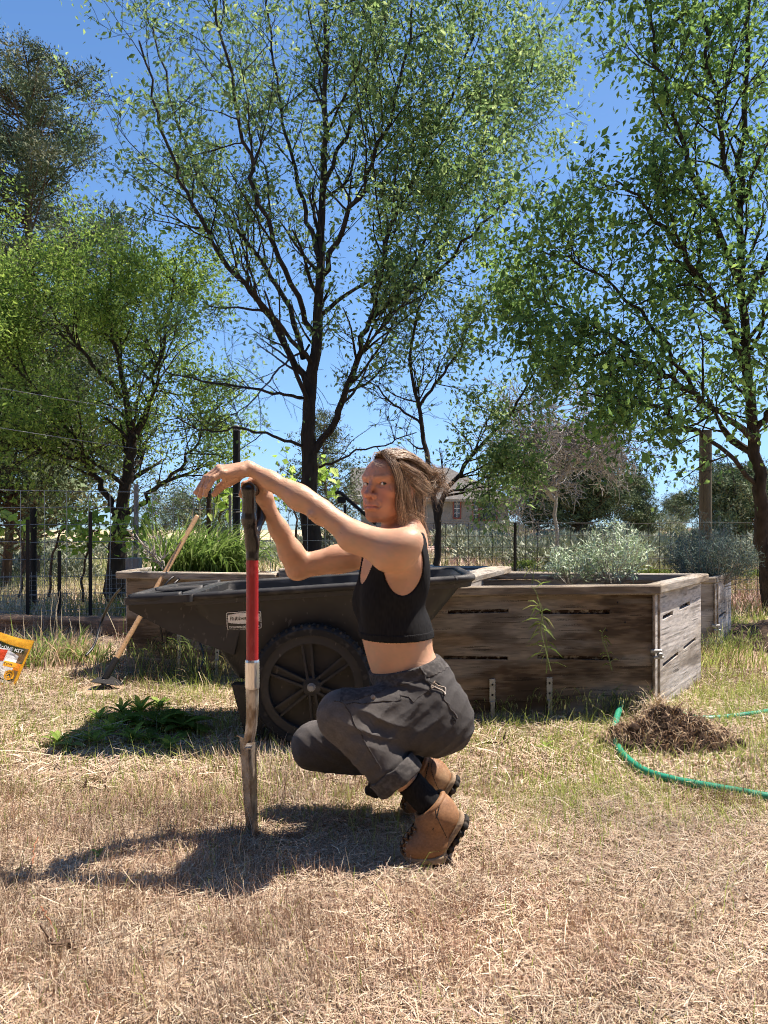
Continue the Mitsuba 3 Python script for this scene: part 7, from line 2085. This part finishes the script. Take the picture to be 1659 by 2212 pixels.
# ------------------------------------------------------------------ sticks and a dead leaf on the ground
def stick(name, label, cat, pts, r, bsdf, lift=0.008, seed=1):
    t = Tree(seed)
    b = t.limb([[*G(px, py)[:2], lift + dz] for px, py, dz in pts], r, r * 0.5, 12, 6, r)
    if r > 0.003: t.along(b, 3, 0.05, depth=0, wig=0.4)
    k = numbered(name); scene[k] = mikit.ply(t.wood(), bsdf, smooth=True); tag(k, label, cat)
mat('red_bark', mikit.proc(lambda p, n, uv: mix((0.14, 0.05, 0.028), (0.40, 0.17, 0.09), fbm(p.x * 60, p.y * 60, p.z * 60))), 0.7, 0.3)
stick('twig', 'dark stick lying on the ground behind the seat of the jeans', 'twig', [(1018, 1606, 0.0), (1060, 1612, 0.004), (1110, 1613, 0.0)], 0.0045, 'bark_brown', 0.012, 200)
stick('twig', 'reddish twig standing up at the left end of the long shadow', 'twig', [(60, 1905, 0.0), (72, 1870, 0.012), (80, 1832, 0.02)], 0.0028, 'red_bark', 0.01, 201)
stick('twig', 'red-brown twig lying at the lower left', 'twig', [(88, 1972, 0.0), (104, 2010, 0.012), (118, 2050, 0.004)], 0.0026, 'red_bark', 0.014, 202)
stick('twig', 'short dark stick lying across the lower left straw', 'twig', [(100, 2048, 0.0), (135, 2054, 0.008), (168, 2060, 0.0)], 0.006, 'bark_brown', 0.012, 203)
stick('twig', 'thin dark twig at the left behind the shadow', 'twig', [(160, 1700, 0.0), (195, 1712, 0.006), (240, 1718, 0.0)], 0.004, 'bark_brown', 0.012, 204)
# ------------------------------------------------------------------ the mown dry grass, blade by blade
rngg = np.random.default_rng(300)
def scatter(n, y0, y1, half=0.66):
    """Places on the ground, evenly over the wedge in front of the camera (a little wider than the frame)."""
    y = np.sqrt(rngg.uniform(y0 * y0, y1 * y1, n))
    x = rngg.uniform(-1, 1, n) * (half * y + 0.25)
    return x, y
def patchy(x, y, s, seed): return meshkit.fbm(np.stack([x * s, y * s, 0 * x], -1), 3, seed=seed)
def greenness(x, y):
    """How much living grass there is: along the beds and on the right, little in front."""
    g = 0.02 + 0.0 * x
    g = g + 0.62 * np.exp(-((y - 3.15 - 0.12 * x) / 0.55) ** 2) * np.clip((x + 0.2) / 0.8, 0, 1)
    g = g + 0.35 * np.exp(-((y - 4.2) / 0.6) ** 2) * np.clip((-x - 0.2) / 0.5, 0, 1) * np.clip((x + 2.6) / 1.0, 0, 1)
    g = g + 0.55 * np.clip((x - 1.4) / 0.5, 0, 1) * np.clip((y - 3.2) / 0.5, 0, 1)
    g = g + 0.30 * np.exp(-((y - 3.3) / 0.35) ** 2) * np.clip((-x) / 0.5, 0, 1)
    g = g + 0.16 * np.exp(-((y - 2.6) / 0.35) ** 2)
    return np.clip(g * (0.45 + 1.1 * patchy(x, y, 2.5, 31)) * 1.05, 0, 0.9)
def blocked(x, y):
    """Under the beds, the barrow's wheels and the boots no grass stands."""
    from shapely import contains_xy
    b = np.zeros(len(x), bool)
    for poly in (BEDS):
        b |= contains_xy(Polygon(poly), x, y)
    b |= ((x - hoe_at[0] - 0.02) / 0.13) ** 2 + ((y - hoe_at[1] + 0.06) / 0.16) ** 2 < 1
    b |= ((x - hc[0]) / 0.30) ** 2 + ((y - hc[1]) / 0.15) ** 2 < 1
    return b
STRAW2 = [(0.56, 0.455, 0.325), (0.50, 0.395, 0.27), (0.64, 0.55, 0.415), (0.42, 0.315, 0.215), (0.34, 0.225, 0.165), (0.55, 0.455, 0.34), (0.45, 0.325, 0.245)]
GR2 = [(0.34, 0.42, 0.10), (0.44, 0.50, 0.15), (0.26, 0.35, 0.07), (0.52, 0.53, 0.22)]
def field(n, y0, y1, h, w, seg):
    x, y = scatter(n, y0, y1)
    d = patchy(x, y, 7.0, 33)
    keep = (rngg.random(n) < -0.15 + 1.9 * d) & ~blocked(x, y)
    x, y = x[keep], y[keep]; n = len(x)
    isg = rngg.random(n) < greenness(x, y)
    tone = patchy(x, y, 3.0, 35)[:, None]
    pink = np.clip((patchy(x, y, 1.6, 37) - 0.45) * 4, 0, 1)[:, None]
    col = pick(rngg, n, STRAW2, 0.7, 1.2)
    col = col * (0.55 + 0.9 * tone) * (1 - pink * np.array([[0.10, 0.20, 0.22]]))
    col = np.where(isg[:, None], pick(rngg, n, GR2, 0.75, 1.25), col)
    hh = h * 0.85 * np.exp(rngg.normal(-0.15, 0.42, n)) * (0.65 + 0.7 * patchy(x, y, 4.0, 39)) * np.where(isg, 1.5, 1.0)
    ww = w * rngg.uniform(0.6, 1.35, n) * np.where(isg, 1.25, 1.0)
    comb = 6.28 * patchy(x, y, 1.2, 41) * 2
    az = np.where(rngg.random(n) < 0.5, comb + rngg.normal(0, 0.6, n), rngg.uniform(0, 6.28, n))
    up_ = np.clip((patchy(x, y, 1.8, 43) - 0.40) * 5, 0, 1)
    bend = np.where(isg, np.abs(rngg.normal(0.7, 0.5, n)), np.abs(rngg.normal(1.25 - 0.85 * up_, 0.6, n)))
    hh = hh * np.where(isg, 1.0, 0.65 + 0.75 * up_)
    return isg, ribbons(np.stack([x, y, gz(x, y) - 0.004], 1), az, hh, ww, bend, np.clip(col, 0, 1), rngg, seg)
def litter(n, y0, y1, L, w):
    """Cut straw lying flat, crossing at all angles."""
    x, y = scatter(n, y0, y1)
    keep = ~blocked(x, y) & (rngg.random(n) < 0.15 + 1.5 * patchy(x, y, 5.0, 61)); x, y = x[keep], y[keep]; n = len(x)
    a = rngg.uniform(0, 6.28, n); l = L * np.exp(rngg.normal(0, 0.45, n)); tilt = np.abs(rngg.normal(0, 0.22, n))
    d = np.stack([np.cos(a), np.sin(a), tilt], 1)
    s = np.stack([-np.sin(a), np.cos(a), rngg.normal(0, 0.4, n)], 1) * (w * rngg.uniform(0.6, 1.4, n) / 2)[:, None]
    c = np.stack([x, y, gz(x, y) + np.abs(tilt) * l * 0.45 + rngg.uniform(0.001, 0.014, n)], 1)
    mid_ = c + np.stack([rngg.normal(0, 0.22, n), rngg.normal(0, 0.22, n), np.full(n, 0.10)], 1) * l[:, None] * 0.35
    e0, e1 = c - d * l[:, None] / 2, c + d * l[:, None] / 2
    V = np.stack([e0 - s, e0 + s, mid_ - s, mid_ + s, e1 - s, e1 + s], 1)
    F = (np.arange(n) * 6)[:, None, None] + np.array([[0, 1, 3], [0, 3, 2], [2, 3, 5], [2, 5, 4]])[None]
    tone = patchy(x, y, 3.0, 35)[:, None]
    col = pick(rngg, n, STRAW2 + [(0.40, 0.29, 0.20)], 0.6, 1.1) * (0.6 + 0.8 * tone)
    return trimesh.Trimesh(V.reshape(-1, 3), F.reshape(-1, 3), process=False), np.repeat(np.clip(col, 0, 1), 6, 0)
parts = [field(165000, 1.10, 2.6, 0.040, 0.0014, 2), field(110000, 2.6, 4.6, 0.045, 0.0024, 2), field(45000, 4.6, 7.6, 0.085, 0.0055, 2)]
dryp, grnp = [], []
for isg, (m, c) in parts:
    V = np.array(m.vertices).reshape(len(isg), -1, 3); C = c.reshape(len(isg), -1, 3)
    for flag, dst in ((False, dryp), (True, grnp)):
        v, cc_ = V[isg == flag], C[isg == flag]
        k_ = v.shape[1]
        f = (np.arange(len(v)) * k_)[:, None, None] + np.array([[0, 1, 3], [0, 3, 2], [2, 3, 4]])[None]
        dst.append((trimesh.Trimesh(v.reshape(-1, 3), f.reshape(-1, 3), process=False), cc_.reshape(-1, 3)))
def stuff(name, mc, bsdf):
    scene[name] = mikit.ply(mc[0], bsdf, color=mc[1]); labels[name] = {'kind': 'stuff'}
stuff('dry_grass', join(dryp), 'straw')
stuff('green_grass', join(grnp), 'grass_blade')
# dark bits of bark and dead leaf among the straw
n_ = 2600
x_, y_ = scatter(n_, 1.1, 4.6)
a_ = rngg.uniform(0, 6.28, n_); l_ = 0.0045 * np.exp(np.clip(rngg.normal(0, 0.45, n_), -1, 0.8))
e_ = np.stack([np.cos(a_), np.sin(a_), rngg.normal(0, 0.3, n_)], 1) * l_[:, None]; s_ = np.stack([-np.sin(a_), np.cos(a_), rngg.normal(0, 0.5, n_)], 1) * (l_ * 0.45)[:, None]
c_ = np.stack([x_, y_, gz(x_, y_) + rngg.uniform(0.006, 0.018, n_)], 1)
V_ = np.stack([c_ - e_, c_ + s_, c_ + e_, c_ - s_], 1).reshape(-1, 3)
F_ = (np.arange(n_) * 4)[:, None, None] + np.array([[0, 1, 2], [0, 2, 3]])[None]
stuff('leaf_litter', (trimesh.Trimesh(V_, F_.reshape(-1, 3), process=False), np.repeat(pick(rngg, n_, [(0.10, 0.065, 0.04), (0.055, 0.038, 0.027), (0.30, 0.21, 0.14), (0.52, 0.45, 0.36)]), 4, 0)), 'straw')
stuff('straw_litter', join([litter(95000, 1.10, 2.6, 0.026, 0.0014), litter(70000, 2.6, 4.8, 0.045, 0.0026)]), 'straw')
# ------------------------------------------------------------------ the rough meadow beyond the fence
def meadow(n, y0, y1, h, w):
    x, y = scatter(n, y0, y1, 0.62)
    g = patchy(x, y, 0.5, 51); p_ = patchy(x, y * 2, 0.4, 53)
    col = pick(rngg, n, [(0.50, 0.43, 0.29), (0.58, 0.51, 0.36), (0.42, 0.36, 0.24)], 0.8, 1.2)
    isg = rngg.random(n) < np.clip((g - 0.40) * 4.5, 0.08, 0.75)
    col = np.where(isg[:, None], pick(rngg, n, [(0.23, 0.25, 0.085), (0.31, 0.31, 0.12), (0.18, 0.21, 0.07)], 0.8, 1.2), col)
    pk_ = (rngg.random(n) < np.clip((p_ - 0.45) * 4, 0, 0.8)) & (x > 0)
    col = np.where(pk_[:, None], pick(rngg, n, [(0.42, 0.29, 0.235), (0.48, 0.35, 0.28), (0.38, 0.25, 0.21)], 0.85, 1.2), col)
    return ribbons(np.stack([x, y, gz(x, y) - 0.02], 1), rngg.uniform(0, 6.28, n), h * rngg.uniform(0.4, 1.3, n) * (0.6 + 0.8 * g), w * rngg.uniform(0.7, 1.4, n), np.abs(rngg.normal(0.6, 0.4, n)), col, rngg, 2)
stuff('meadow_grass', join([meadow(46000, 7.4, 13, 0.20, 0.009), meadow(36000, 13, 26, 0.20, 0.022), meadow(16000, 26, 60, 0.25, 0.07)]), 'straw')
